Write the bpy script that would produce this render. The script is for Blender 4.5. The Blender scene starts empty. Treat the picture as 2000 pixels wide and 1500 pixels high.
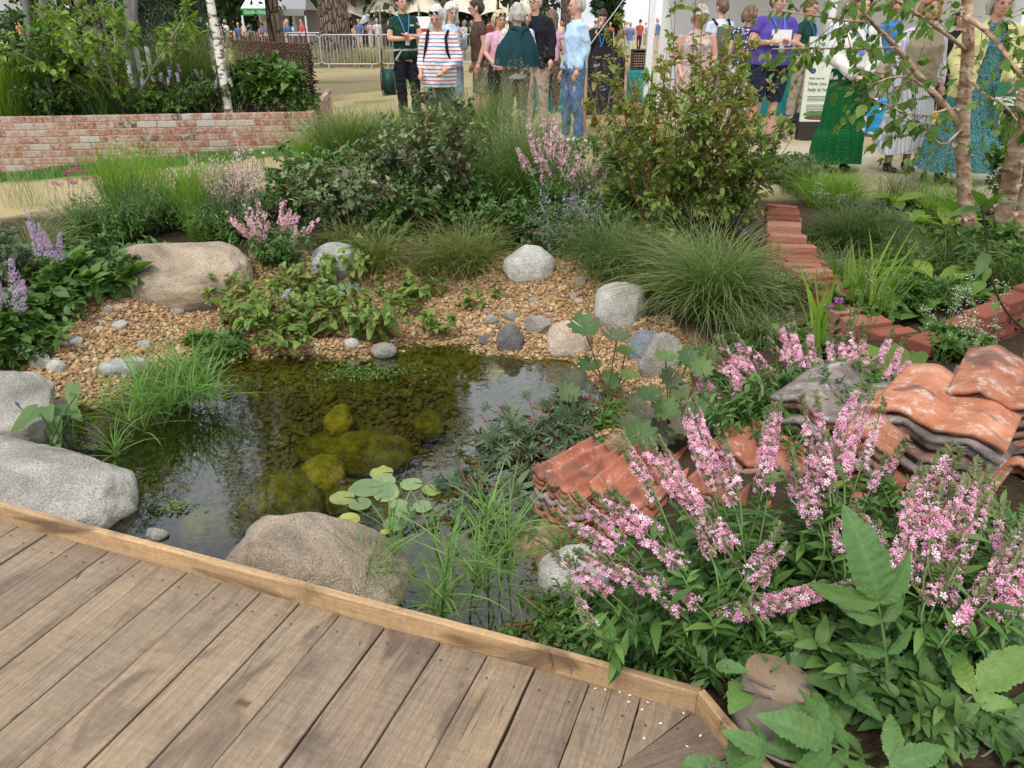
import bpy, math, random
import numpy as np
from mathutils import Vector, Matrix
R = math.radians
SC = bpy.context.scene
COL = SC.collection
# ---------------------------------------------------------------- camera, world, sun, exposure
CAM_H = 1.4
FPX = 1440.0                       # focal length in photo pixels (photo 2000 wide)
PITCH = math.atan(700 / 1440)
cd = bpy.data.cameras.new("camera"); cam = bpy.data.objects.new("camera", cd); COL.objects.link(cam)
cam.location = (0, 0, CAM_H); cam.rotation_euler = (math.pi / 2 - PITCH, 0, 0)
cd.sensor_width = 36; cd.lens = 36 * FPX / 2000; cd.clip_start = 0.05; cd.clip_end = 2000
SC.camera = cam
SUN_EL, SUN_AZ = R(58), R(200)     # azimuth measured from +Y clockwise: behind the camera, a little left
w = bpy.data.worlds.new("World"); SC.world = w; w.use_nodes = True
nt = w.node_tree; nt.nodes.clear()
out = nt.nodes.new("ShaderNodeOutputWorld"); bg = nt.nodes.new("ShaderNodeBackground")
sky = nt.nodes.new("ShaderNodeTexSky"); sky.sky_type = 'NISHITA'; sky.sun_disc = False
sky.sun_elevation = SUN_EL; sky.sun_rotation = SUN_AZ; sky.air_density = 1.3; sky.dust_density = 3.0
hs = nt.nodes.new("ShaderNodeHueSaturation"); hs.inputs['Saturation'].default_value = 0.45
tc = nt.nodes.new("ShaderNodeTexCoord"); nz = nt.nodes.new("ShaderNodeTexNoise")
mp = nt.nodes.new("ShaderNodeMapping"); mp.inputs['Scale'].default_value = (1, 1, 2.5)
nz.inputs['Scale'].default_value = 2.2; nz.inputs['Detail'].default_value = 8
cr = nt.nodes.new("ShaderNodeValToRGB"); cr.color_ramp.elements[0].position = .30; cr.color_ramp.elements[1].position = .62
cr.color_ramp.elements[0].color = (.25, .25, .25, 1)
cl = nt.nodes.new("ShaderNodeMix"); cl.data_type = 'RGBA'; cl.inputs[7].default_value = (10.5, 10.8, 11.4, 1)
nt.links.new(tc.outputs['Generated'], mp.inputs[0]); nt.links.new(mp.outputs[0], nz.inputs[0]); nt.links.new(nz.outputs[0], cr.inputs[0])
nt.links.new(cr.outputs[0], cl.inputs[0]); nt.links.new(sky.outputs[0], hs.inputs['Color']); nt.links.new(hs.outputs[0], cl.inputs[6])
nt.links.new(cl.outputs[2], bg.inputs[0]); nt.links.new(bg.outputs[0], out.inputs[0]); bg.inputs[1].default_value = 0.115
sd = bpy.data.lights.new("sun", 'SUN'); sun = bpy.data.objects.new("sun", sd); COL.objects.link(sun)
sd.energy = 1.7; sd.angle = R(10); sd.color = (1, .965, .91)
sv = Vector((math.sin(SUN_AZ) * math.cos(SUN_EL), math.cos(SUN_AZ) * math.cos(SUN_EL), math.sin(SUN_EL)))
sun.rotation_euler = sv.to_track_quat('Z', 'Y').to_euler(); sun.location = sv * 60
SC.view_settings.view_transform = 'Standard'; SC.view_settings.look = 'None'; SC.view_settings.exposure = 0.40
SC.cycles.max_bounces = 8; SC.cycles.transparent_max_bounces = 16; SC.cycles.sample_clamp_indirect = 6
# ---------------------------------------------------------------- pixel (photo 2000x1500) -> world
CP, SP = math.cos(PITCH), math.sin(PITCH)
def ray(u, v):
    a = (u - 1000) / FPX; b = (v - 750) / FPX
    return a, CP - b * SP, -SP - b * CP
def P(u, v, z=0.0):
    a, dy, dz = ray(u, v); t = (z - CAM_H) / dz
    return np.array((a * t, dy * t, z))
def Y(u, v, y):
    a, dy, dz = ray(u, v); t = y / dy
    return np.array((a * t, y, CAM_H + dz * t))
# ---------------------------------------------------------------- numpy helpers
def rng(seed): return np.random.default_rng(seed)
def norm(v): return v / np.maximum(np.linalg.norm(v, axis=-1, keepdims=True), 1e-9)
def _hash(i, j, k, s):
    n = (i * 374761393 + j * 668265263 + k * 2147483647 + s * 1274126177) & 0xffffffff
    n = ((n ^ (n >> 13)) * 1274126177) & 0xffffffff
    return ((n ^ (n >> 16)) & 0xffff) / 65535.0
def vnoise(p, s=0):
    p = np.asarray(p, float); i = np.floor(p).astype(np.int64); f = p - i; f = f * f * (3 - 2 * f)
    r = 0
    for a in (0, 1):
        for b in (0, 1):
            for c in (0, 1):
                wt = (f[..., 0] if a else 1 - f[..., 0]) * (f[..., 1] if b else 1 - f[..., 1]) * (f[..., 2] if c else 1 - f[..., 2])
                r = r + wt * _hash(i[..., 0] + a, i[..., 1] + b, i[..., 2] + c, s)
    return r * 2 - 1
def fbm(p, s=0, o=4):
    r = 0; a = 1.0; p = np.asarray(p, float)
    for k in range(o):
        r = r + a * vnoise(p * (2 ** k) + 17.3 * k, s + k); a *= .5
    return r
def frame(d, up=(0, 0, 1), roll=None):
    """rows x (side), y (=d), z (normal) -> (N,3,3) with M[n] columns = axes"""
    d = norm(np.asarray(d, float)); u = np.broadcast_to(np.asarray(up, float), d.shape)
    x = np.cross(d, u); bad = np.linalg.norm(x, axis=-1) < 1e-4
    if bad.any(): x[bad] = (1, 0, 0)
    x = norm(x); z = np.cross(x, d)
    if roll is not None:
        c = np.cos(roll)[:, None]; s = np.sin(roll)[:, None]; x, z = x * c + z * s, z * c - x * s
    return np.stack([x, d, z], axis=-1)
class MB:
    """collects geometry and links it as ONE mesh object"""
    def __init__(s): s.V = []; s.F = []; s.T = []; s.M = []; s.n = 0; s.L = []
    def add(s, V, F, t=0.5, mat=0, l=0.0):
        V = np.asarray(V, float).reshape(-1, 3); F = np.asarray(F, dtype=np.int64)
        s.V.append(V); s.F.append(F + s.n); s.M.append(np.full(len(F), mat))
        s.T.append(np.broadcast_to(np.asarray(t, float), (len(V),)).copy()); s.L.append(np.broadcast_to(np.asarray(l, float), (len(V),)).copy()); s.n += len(V)
    def inst(s, V, F, M, T, t=None, mat=0, l=0.0):
        N = len(T); V = np.asarray(V, float); nv = len(V); F = np.asarray(F)
        W = np.einsum('nij,vj->nvi', M, V) + np.asarray(T)[:, None, :]
        FF = (F[None] + (np.arange(N) * nv)[:, None, None]).reshape(-1, F.shape[1])
        tt = np.repeat(np.asarray(t if t is not None else np.full(N, .5), float), nv)
        ll = np.tile(np.broadcast_to(np.asarray(l, float), (nv,)), N)
        s.add(W.reshape(-1, 3), FF, tt, mat, ll)
    def box(s, c, d, rz=0, t=.5, mat=0, bev=0.0, R3=None):
        c = np.asarray(c, float); h = np.asarray(d, float) / 2
        if bev <= 0:
            V = np.array([(x, y, z) for x in (-1, 1) for y in (-1, 1) for z in (-1, 1)]) * h
            F = [(0, 1, 3, 2), (4, 6, 7, 5), (0, 4, 5, 1), (2, 3, 7, 6), (0, 2, 6, 4), (1, 5, 7, 3)]
            s._put(V, F, c, rz, t, mat, R3); return
        b = min(bev, h.min() * .9); V = []
        for x in (-1, 1):
            for y in (-1, 1):
                for z in (-1, 1):
                    V += [(x * h[0], y * (h[1] - b), z * (h[2] - b)), (x * (h[0] - b), y * h[1], z * (h[2] - b)), (x * (h[0] - b), y * (h[1] - b), z * h[2])]
        F = []; idx = lambda x, y, z, k: ((x * 2 + y) * 2 + z) * 3 + k
        F += [[idx(0,0,0,0), idx(0,0,1,0), idx(0,1,1,0), idx(0,1,0,0)], [idx(1,0,0,0), idx(1,1,0,0), idx(1,1,1,0), idx(1,0,1,0)],
              [idx(0,0,0,1), idx(1,0,0,1), idx(1,0,1,1), idx(0,0,1,1)], [idx(0,1,0,1), idx(0,1,1,1), idx(1,1,1,1), idx(1,1,0,1)],
              [idx(0,0,0,2), idx(0,1,0,2), idx(1,1,0,2), idx(1,0,0,2)], [idx(0,0,1,2), idx(1,0,1,2), idx(1,1,1,2), idx(0,1,1,2)]]
        for x in (0, 1):
            for y in (0, 1): F.append([idx(x,y,0,0), idx(x,y,0,1), idx(x,y,1,1), idx(x,y,1,0)][::1 if x != y else -1])
            for z in (0, 1): F.append([idx(x,0,z,0), idx(x,0,z,2), idx(x,1,z,2), idx(x,1,z,0)][::1 if x == z else -1])
        for y in (0, 1):
            for z in (0, 1): F.append([idx(0,y,z,1), idx(0,y,z,2), idx(1,y,z,2), idx(1,y,z,1)][::1 if y != z else -1])
        n0 = s.n; s._put(np.array(V), F, c, rz, t, mat, R3)
        T = []
        for x in (0, 1):
            for y in (0, 1):
                for z in (0, 1): T.append([idx(x,y,z,0), idx(x,y,z,1), idx(x,y,z,2)][::1 if (x + y + z) % 2 else -1])
        s.F.append(np.array(T) + n0); s.M.append(np.full(8, mat))
    def _put(s, V, F, c, rz, t, mat, R3):
        if R3 is None:
            cs, sn = math.cos(rz), math.sin(rz); R3 = np.array([(cs, -sn, 0), (sn, cs, 0), (0, 0, 1)])
        s.add(V @ np.asarray(R3).T + c, F, t, mat)
    def tubes(s, pts, r, sides=4, t=.5, mat=0, cap=False):
        """pts (N,K,3), r (K,) or (N,K)"""
        pts = np.asarray(pts, float)
        if pts.ndim == 2: pts = pts[None]
        N, K, _ = pts.shape; r = np.broadcast_to(np.asarray(r, float), (N, K))
        d = np.gradient(pts, axis=1); d = norm(d)
        ref = np.zeros_like(d[:, 0]); ax = np.abs(d.mean(1)).argmin(-1); ref[np.arange(N), ax] = 1
        x = norm(np.cross(d, ref[:, None, :])); y = np.cross(d, x)
        a = np.arange(sides) * 2 * math.pi / sides
        ring = pts[:, :, None] + r[:, :, None, None] * (x[:, :, None] * np.cos(a)[None, None, :, None] + y[:, :, None] * np.sin(a)[None, None, :, None])
        k, j = np.meshgrid(np.arange(K - 1), np.arange(sides), indexing='ij'); j2 = (j + 1) % sides
        F = np.stack([k * sides + j, k * sides + j2, (k + 1) * sides + j2, (k + 1) * sides + j], -1).reshape(-1, 4)
        FF = (F[None] + (np.arange(N) * K * sides)[:, None, None]).reshape(-1, 4)
        tt = np.repeat(np.broadcast_to(np.asarray(t, float), (N,)), K * sides)
        n0 = s.n
        s.add(ring.reshape(-1, 3), FF, tt, mat, np.tile(np.repeat(np.linspace(0, 1, K), sides), N))
        if cap:
            E = np.concatenate([[n * K * sides + np.arange(sides)[::-1], n * K * sides + (K - 1) * sides + np.arange(sides)] for n in range(N)])
            s.F.append(E + n0); s.M.append(np.full(len(E), mat))
    def build(s, name, mats, parent=None, smooth=True, loc=None):
        me = bpy.data.meshes.new(name); V = np.concatenate(s.V)
        if parent is not None: o0 = np.array(parent.matrix_world.translation if False else _wloc(parent)); V = V - o0
        elif loc is not None: V = V - np.asarray(loc, float)
        tot = np.concatenate([np.full(len(f), f.shape[1]) for f in s.F]); idx = np.concatenate([f.ravel() for f in s.F]).astype(np.int32)
        me.vertices.add(len(V)); me.vertices.foreach_set("co", V.astype(np.float32).ravel())
        me.loops.add(len(idx)); me.loops.foreach_set("vertex_index", idx)
        me.polygons.add(len(tot)); st = np.concatenate([[0], np.cumsum(tot)[:-1]]).astype(np.int32)
        me.polygons.foreach_set("loop_start", st); me.polygons.foreach_set("loop_total", tot.astype(np.int32))
        me.polygons.foreach_set("material_index", np.concatenate(s.M).astype(np.int32))
        me.polygons.foreach_set("use_smooth", np.full(len(tot), smooth))
        for nm, arr in (("t1", s.T), ("t2", s.L)):
            a = me.attributes.new(nm, 'FLOAT', 'POINT'); a.data.foreach_set("value", np.concatenate(arr).astype(np.float32))
        me.update(); me.validate()
        for m in (mats if isinstance(mats, (list, tuple)) else [mats]): me.materials.append(m)
        o = bpy.data.objects.new(name, me); COL.objects.link(o)
        if parent is not None: o.parent = parent
        elif loc is not None: o.location = loc
        return o
def _wloc(o):
    v = Vector(o.location)
    while o.parent: o = o.parent; v += Vector(o.location)
    return v
def tag(o, label=None, cat=None, group=None, kind=None):
    if label: o['label'] = label
    if cat: o['category'] = cat
    if group: o['group'] = group
    if kind or cat: o['kind'] = kind or 'thing'
    return o
def thing(name, loc, label, cat, group=None):
    o = bpy.data.objects.new(name, None); COL.objects.link(o); o.location = tuple(float(c) for c in loc); o.empty_display_size = .1
    return tag(o, label, cat, group)
def dup(root, loc, rz=None, scale=None, label=None, group=None):
    r = root.copy(); COL.objects.link(r); r.location = tuple(float(c) for c in loc)
    if rz is not None: r.rotation_euler = (0, 0, rz)
    if scale is not None: r.scale = (scale,) * 3 if np.isscalar(scale) else scale
    if label: r['label'] = label
    if group: r['group'] = group
    for ch in list(root.children):
        c = ch.copy(); COL.objects.link(c); c.parent = r
        for g in ch.children:
            d = g.copy(); COL.objects.link(d); d.parent = c
    return r
# ---------------------------------------------------------------- materials
class Mat:
    def __init__(s, name, rough=.7, spec=.3):
        s.m = bpy.data.materials.new(name); s.m.use_nodes = True; s.nt = s.m.node_tree; s.N = s.nt.nodes; s.N.clear()
        s.o = s.n('ShaderNodeOutputMaterial'); s.b = s.n('ShaderNodeBsdfPrincipled'); s.b.inputs['Roughness'].default_value = rough
        s.b.inputs['Specular IOR Level'].default_value = spec; s.l(s.b.outputs[0], s.o.inputs[0])
    def n(s, t, **k):
        x = s.N.new(t)
        for a, b in k.items():
            if hasattr(x, a): setattr(x, a, b)
            else: x.inputs[a].default_value = b
        return x
    def l(s, a, b): s.nt.links.new(a, b)
    def attr(s, nm): return s.n('ShaderNodeAttribute', attribute_name=nm).outputs['Fac']
    def obj(s, scale=(1, 1, 1)):
        t = s.n('ShaderNodeTexCoord'); m = s.n('ShaderNodeMapping'); m.inputs['Scale'].default_value = scale; s.l(t.outputs['Object'], m.inputs[0]); return m.outputs[0]
    def noise(s, scale=5, detail=4, vec=None, rough=.5, dist=0):
        x = s.n('ShaderNodeTexNoise'); x.inputs['Scale'].default_value = scale; x.inputs['Detail'].default_value = detail; x.inputs['Roughness'].default_value = rough
        x.inputs['Distortion'].default_value = dist
        s.l(vec if vec is not None else s.obj(), x.inputs['Vector']); return x.outputs[0]
    def vor(s, scale=5, vec=None, feature='F1', out='Distance'):
        x = s.n('ShaderNodeTexVoronoi'); x.feature = feature; x.inputs['Scale'].default_value = scale; s.l(vec if vec is not None else s.obj(), x.inputs['Vector']); return x.outputs[out]
    def ramp(s, fac, stops, interp='LINEAR'):
        x = s.n('ShaderNodeValToRGB'); e = x.color_ramp; e.interpolation = interp
        while len(e.elements) < len(stops): e.elements.new(.5)
        for el, (p, c) in zip(e.elements, stops): el.position = p; el.color = (*c, 1) if len(c) == 3 else c
        s.l(fac, x.inputs[0]); return x.outputs[0]
    def mix(s, f, a, b, mode='MIX'):
        x = s.n('ShaderNodeMix'); x.data_type = 'RGBA'; x.blend_type = mode
        for v, i in ((f, 0), (a, 6), (b, 7)):
            if isinstance(v, (int, float)): x.inputs[i].default_value = v
            elif isinstance(v, tuple): x.inputs[i].default_value = (*v, 1)
            else: s.l(v, x.inputs[i])
        return x.outputs[2]
    def math(s, op, a, b=0.0):
        x = s.n('ShaderNodeMath'); x.operation = op
        for v, i in ((a, 0), (b, 1)):
            if isinstance(v, (int, float)): x.inputs[i].default_value = v
            else: s.l(v, x.inputs[i])
        return x.outputs[0]
    def color(s, c):
        if isinstance(c, tuple): s.b.inputs['Base Color'].default_value = (*c, 1)
        else: s.l(c, s.b.inputs['Base Color'])
        return s
    def bump(s, h, strength=.3, dist=.01):
        x = s.n('ShaderNodeBump'); x.inputs['Strength'].default_value = strength; x.inputs['Distance'].default_value = dist
        s.l(h, x.inputs['Height']); s.l(x.outputs[0], s.b.inputs['Normal']); return s
def leafmat(name, cols, rough=.5, tr=.3, noise=.25, edge=None, ns=60):
    """cols: list of colours over the per-leaf random t1; t2 runs along the leaf"""
    M = Mat(name, rough, .35); st = [(i / (len(cols) - 1), c) for i, c in enumerate(cols)]
    c = M.ramp(M.attr('t1'), st)
    n = M.noise(ns, 2); c = M.mix(noise, c, M.mix(n, (.25, .3, .12), (1.6, 1.6, 1.4)), 'MULTIPLY')
    if edge: c = M.mix(M.ramp(M.attr('t2'), [(.55, (0, 0, 0)), (1, (1, 1, 1))]), c, edge)
    M.color(c)
    T = M.n('ShaderNodeBsdfTranslucent'); M.l(M.mix(1.0, c, (1.5, 1.7, .8), 'MULTIPLY'), T.inputs[0])
    S = M.n('ShaderNodeMixShader'); S.inputs[0].default_value = tr; M.l(M.b.outputs[0], S.inputs[1]); M.l(T.outputs[0], S.inputs[2]); M.l(S.outputs[0], M.o.inputs[0])
    return M.m
def plain(name, c, rough=.6, spec=.3, var=.15, ns=30, bump=0, metal=0):
    M = Mat(name, rough, spec); n = M.noise(ns, 3)
    M.color(M.mix(n, tuple(x * (1 - var) for x in c), tuple(min(1, x * (1 + var)) for x in c)))
    M.b.inputs['Metallic'].default_value = metal
    if bump: M.bump(n, bump, .005)
    return M.m
# ---------------------------------------------------------------- terrain
WZ = -0.30
POND = np.array([(-3.3, 3.0), (-2.75, 3.15), (-2.09, 3.30), (-2.0, 3.62), (-1.71, 3.93), (-0.89, 3.92), (-0.5, 4.14), (-0.22, 4.09), (0.0, 3.92),
                 (0.38, 3.83), (0.5, 3.45), (0.5, 3.0), (0.18, 2.55), (0.10, 2.20), (0.2, 1.85), (0.26, 1.5), (0.2, 0.9), (-3.3, 0.9)])
def poly_sd(x, y, poly):
    x = np.asarray(x, float); y = np.asarray(y, float); d = np.full(x.shape, 1e9); ins = np.zeros(x.shape, bool); n = len(poly)
    for i in range(n):
        ax, ay = poly[i]; bx, by = poly[(i + 1) % n]; ex, ey = bx - ax, by - ay
        t = np.clip(((x - ax) * ex + (y - ay) * ey) / (ex * ex + ey * ey), 0, 1)
        d = np.minimum(d, np.hypot(x - ax - t * ex, y - ay - t * ey))
        c = ((ay > y) != (by > y)) & (x < (bx - ax) * (y - ay) / (by - ay + 1e-12) + ax); ins ^= c
    return np.where(ins, -d, d)
def sstep(a, b, x): t = np.clip((x - a) / (b - a), 0, 1); return t * t * (3 - 2 * t)
def g(x, y):
    x = np.asarray(x, float); y = np.asarray(y, float)
    field = -.065 * np.clip(-2.5 - x, -1, 6) * sstep(5, 8, y) * (1 - sstep(16, 26, y))
    d = poly_sd(x, y, POND)
    bank = -.26 + .20 * sstep(0, .95, d) + .16 * sstep(.02, .4, d) * sstep(.1, .7, x) * (1 - sstep(3.0, 3.6, y))
    z = bank + (field - bank) * sstep(1.0, 2.6, d)
    inn = -.26 - .05 * sstep(0, .06, -d) - .42 * sstep(.05, .95, -d)
    z = np.where(d < 0, inn, z)
    near = np.stack([x * 3, y * 3, 0 * x], -1)
    z = z + .02 * vnoise(near, 3) + .012 * vnoise(near * 3.3, 9) + .05 * vnoise(near * .12, 5) * sstep(14, 40, y)
    return z
def G(u, v, it=30):
    z = 0.0
    for _ in range(it):
        p = P(u, v, z); z = z * .5 + .5 * float(g(p[0], p[1]))
    p[2] = float(g(p[0], p[1])); return p
def axis(lo, a, b, hi, step, grow=1.12):
    m = list(np.arange(a, b + 1e-6, step)); s = step; x = b
    while x < hi: s *= grow; x += s; m.append(min(x, hi))
    s = step; x = a
    while x > lo: s *= grow; x -= s; m.insert(0, max(x, lo))
    return np.array(m)
XS = axis(-600, -3.6, 3.2, 600, .04); YS = axis(-60, .8, 6.2, 900, .04)
gx, gy = np.meshgrid(XS, YS); gz = g(gx, gy)
BEACH = np.array([tuple(P(u, v, -.2)[:2]) for u, v in [(-80, 800), (-60, 730), (60, 640), (120, 590), (230, 590), (350, 590), (560, 525), (820, 555), (960, 535), (1050, 520), (1150, 540), (1260, 640), (1370, 690), (1400, 790), (1250, 860), (1200, 830), (1100, 1000)]] + [(.1, 1.6), (-3.3, .9)])
PATH = np.array([tuple(P(u, v, 0)[:2]) for u, v in [(1440, 400), (1500, 290), (1600, 285), (1750, 330), (2060, 330), (2150, 400), (1900, 400), (1650, 345), (1560, 360)]])
TURF = np.array([tuple(P(u, v, z)[:2]) for u, v, z in [(-200, 320, -.15), (0, 322, -.15), (350, 292, -.02), (525, 279, .03), (640, 265, .08), (600, 290, .05), (350, 318, -.02), (0, 347, -.15), (-200, 365, -.15)]])
SOIL = np.array([(-4.6, 3.2), (-4.2, 6.0), (-2.9, 6.9), (-1.0, 7.3), (.6, 7.8), (2.0, 8.0), (2.3, 6.6), (4.2, 6.3), (5.5, 6.5), (5.5, .3), (-4.5, .3)])
mb = MB(); ny, nx = gx.shape
jj, ii = np.meshgrid(np.arange(ny - 1), np.arange(nx - 1), indexing='ij')
F = np.stack([jj * nx + ii, jj * nx + ii + 1, (jj + 1) * nx + ii + 1, (jj + 1) * nx + ii], -1).reshape(-1, 4)
mb.add(np.stack([gx, gy, gz], -1), F)
wob = .08 * vnoise(np.stack([gx * 4, gy * 4, 0 * gx], -1), 4) + .05 * vnoise(np.stack([gx * 11, gy * 11, 0 * gx], -1), 6)
def soft(poly, w=.1): return 1 - sstep(-w, w, poly_sd(gx, gy, poly) + wob)
att = {'beach': soft(BEACH), 'path': soft(PATH, .15), 'turf': 1 - sstep(-.02, .02, poly_sd(gx, gy, TURF) + wob * .15), 'soil': soft(SOIL, .25), 'wet': 1 - sstep(WZ - .03, WZ + .02, gz)}
M = Mat('field_ground', .95, .1)
pos = M.obj()
straw = M.mix(M.noise(1.2, 5, pos), M.mix(M.noise(45, 3, M.obj((1, .35, 1))), (.25, .195, .10), (.47, .39, .235)), (.38, .31, .175))
gp = M.ramp(M.noise(.5, 4, pos), [(.52, (0, 0, 0)), (.66, (.8, .8, .8))]); straw = M.mix(gp, straw, M.mix(M.noise(30, 3), (.10, .14, .035), (.24, .25, .09)))
soil = M.mix(M.noise(25, 5), (.022, .016, .010), (.075, .052, .032))
peb = M.mix(M.vor(70, out='Color'), (.16, .10, .055), (.42, .29, .17))
pth = M.mix(M.noise(220, 3), (.30, .245, .17), (.56, .48, .37))
turf = M.mix(M.noise(80, 3), (.035, .11, .015), (.10, .24, .035))
c = M.mix(M.attr('soil'), straw, soil); c = M.mix(M.attr('path'), c, pth); c = M.mix(M.attr('turf'), c, turf); c = M.mix(M.attr('beach'), c, peb)
alg = M.mix(M.noise(6, 4), (.045, .042, .008), (.15, .13, .022)); c = M.mix(M.attr('wet'), c, alg)
M.color(c); M.bump(M.noise(60, 4), .6, .02)
gnd = mb.build('ground', M.m, smooth=True)
for k, v in att.items(): gnd.data.attributes.new(k, 'FLOAT', 'POINT').data.foreach_set('value', v.astype(np.float32).ravel())
tag(gnd, kind='structure')
# water
mb = MB(); mb.box((-1.35, 2.6, WZ - .002), (3.9, 3.5, .004)); mb = MB()
wx = np.linspace(-3.3, .75, 2); wy = np.linspace(.85, 4.4, 2)
mb.add([(wx[0], wy[0], WZ), (wx[1], wy[0], WZ), (wx[1], wy[1], WZ), (wx[0], wy[1], WZ)], [(0, 1, 2, 3)])
M = Mat('pond_water'); M.N.remove(M.b)
fr = M.n('ShaderNodeFresnel'); fr.inputs[0].default_value = 1.33
tr = M.n('ShaderNodeBsdfTransparent'); tr.inputs[0].default_value = (.70, .70, .46, 1)
gl = M.n('ShaderNodeBsdfGlossy'); gl.inputs['Roughness'].default_value = 0.0; gl.inputs[0].default_value = (.92, .96, 1, 1)
bp = M.n('ShaderNodeBump'); bp.inputs['Strength'].default_value = .10; bp.inputs['Distance'].default_value = .01
M.l(M.noise(9, 3, M.obj((1, 1.6, 1))), bp.inputs['Height']); M.l(bp.outputs[0], gl.inputs['Normal']); M.l(bp.outputs[0], fr.inputs['Normal'])
ms = M.n('ShaderNodeMixShader'); M.l(M.math('MULTIPLY', fr.outputs[0], 2.5), ms.inputs[0]); M.l(tr.outputs[0], ms.inputs[1]); M.l(gl.outputs[0], ms.inputs[2]); M.l(ms.outputs[0], M.o.inputs[0])
tag(mb.build('water', M.m, smooth=False), kind='structure')
# ---------------------------------------------------------------- pebbles (stuff)
def cubesphere():
    V = []; F = []
    import itertools
    n = 3; idx = {}
    def vid(p):
        if p not in idx: idx[p] = len(V); V.append(norm(np.array(p, float) - 1))
        return idx[p]
    for ax in range(3):
        for s in (0, 2):
            for i in range(2):
                for j in range(2):
                    q = []
                    for a, b in ((i, j), (i + 1, j), (i + 1, j + 1), (i, j + 1)):
                        p = [0, 0, 0]; p[ax] = s; p[(ax + 1) % 3] = a; p[(ax + 2) % 3] = b; q.append(vid(tuple(p)))
                    F.append(q if s == 2 else q[::-1])
    return np.array(V), np.array(F)
CSV, CSF = cubesphere()
def randrot(r, n, tilt=.5):
    a = r.uniform(0, 6.283, n); d = np.stack([np.cos(a), np.sin(a), r.normal(0, tilt, n)], -1)
    return frame(d, roll=r.normal(0, tilt, n))
def pebbles(name, poly, dens, size, mat, seed, zf=g, keep=None, lift=.25):
    r = rng(seed); x0, y0 = poly.min(0); x1, y1 = poly.max(0); n = int((x1 - x0) * (y1 - y0) * dens)
    x = r.uniform(x0, x1, n); y = r.uniform(y0, y1, n); k = poly_sd(x, y, poly) + .1 * vnoise(np.stack([x * 6, y * 6, 0 * x], -1), 2) < 0
    x, y = x[k], y[k]; z = zf(x, y)
    if keep is not None: k = keep(x, y, z); x, y, z = x[k], y[k], z[k]
    n = len(x); s = size * np.exp(r.normal(0, .28, n)); M = randrot(r, n)
    S = np.stack([s * r.uniform(.5, .75, n), s * r.uniform(.75, 1.1, n), s * r.uniform(.35, .55, n)], -1)
    m = MB(); m.inst(CSV, CSF, M * S[:, None, :], np.stack([x, y, z + s * lift + r.uniform(0, .35, n) * s], -1), r.uniform(0, 1, n))
    return m.build(name, mat)
PEBC = [(.20, .12, .055), (.36, .225, .10), (.43, .29, .145), (.28, .165, .075), (.48, .36, .21), (.34, .185, .08), (.38, .265, .145), (.25, .175, .11)]
M = Mat('pebble_stone', .75, .3); c = M.ramp(M.attr('t1'), [(i / 8, c) for i, c in enumerate(PEBC)], 'CONSTANT'); c = M.mix(.3, c, M.mix(M.noise(120, 3), (.4, .4, .4), (1.5, 1.5, 1.5)), 'MULTIPLY')
geo = M.n('ShaderNodeNewGeometry'); sx = M.n('ShaderNodeSeparateXYZ'); M.l(geo.outputs['Position'], sx.inputs[0])
wet = M.math('LESS_THAN', sx.outputs[2], WZ + .004)
c = M.mix(wet, c, M.mix(M.noise(7, 3), (.05, .045, .010), (.20, .165, .04))); M.color(c)
PEB = M.m
tag(pebbles('gravel', BEACH, 6500, .0125, PEB, 1, keep=lambda x, y, z: (z > WZ - .12) & (y > 2.8)), 'honey coloured rounded pea gravel forming the beach around the pond', 'gravel', kind='stuff')
tag(pebbles('pond_bed_gravel', POND, 2300, .021, PEB, 2, keep=lambda x, y, z: (y > 1.3) & (z < WZ - .05)), 'algae coated pebbles lying on the pond bed under clear water', 'gravel', kind='stuff')
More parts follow.
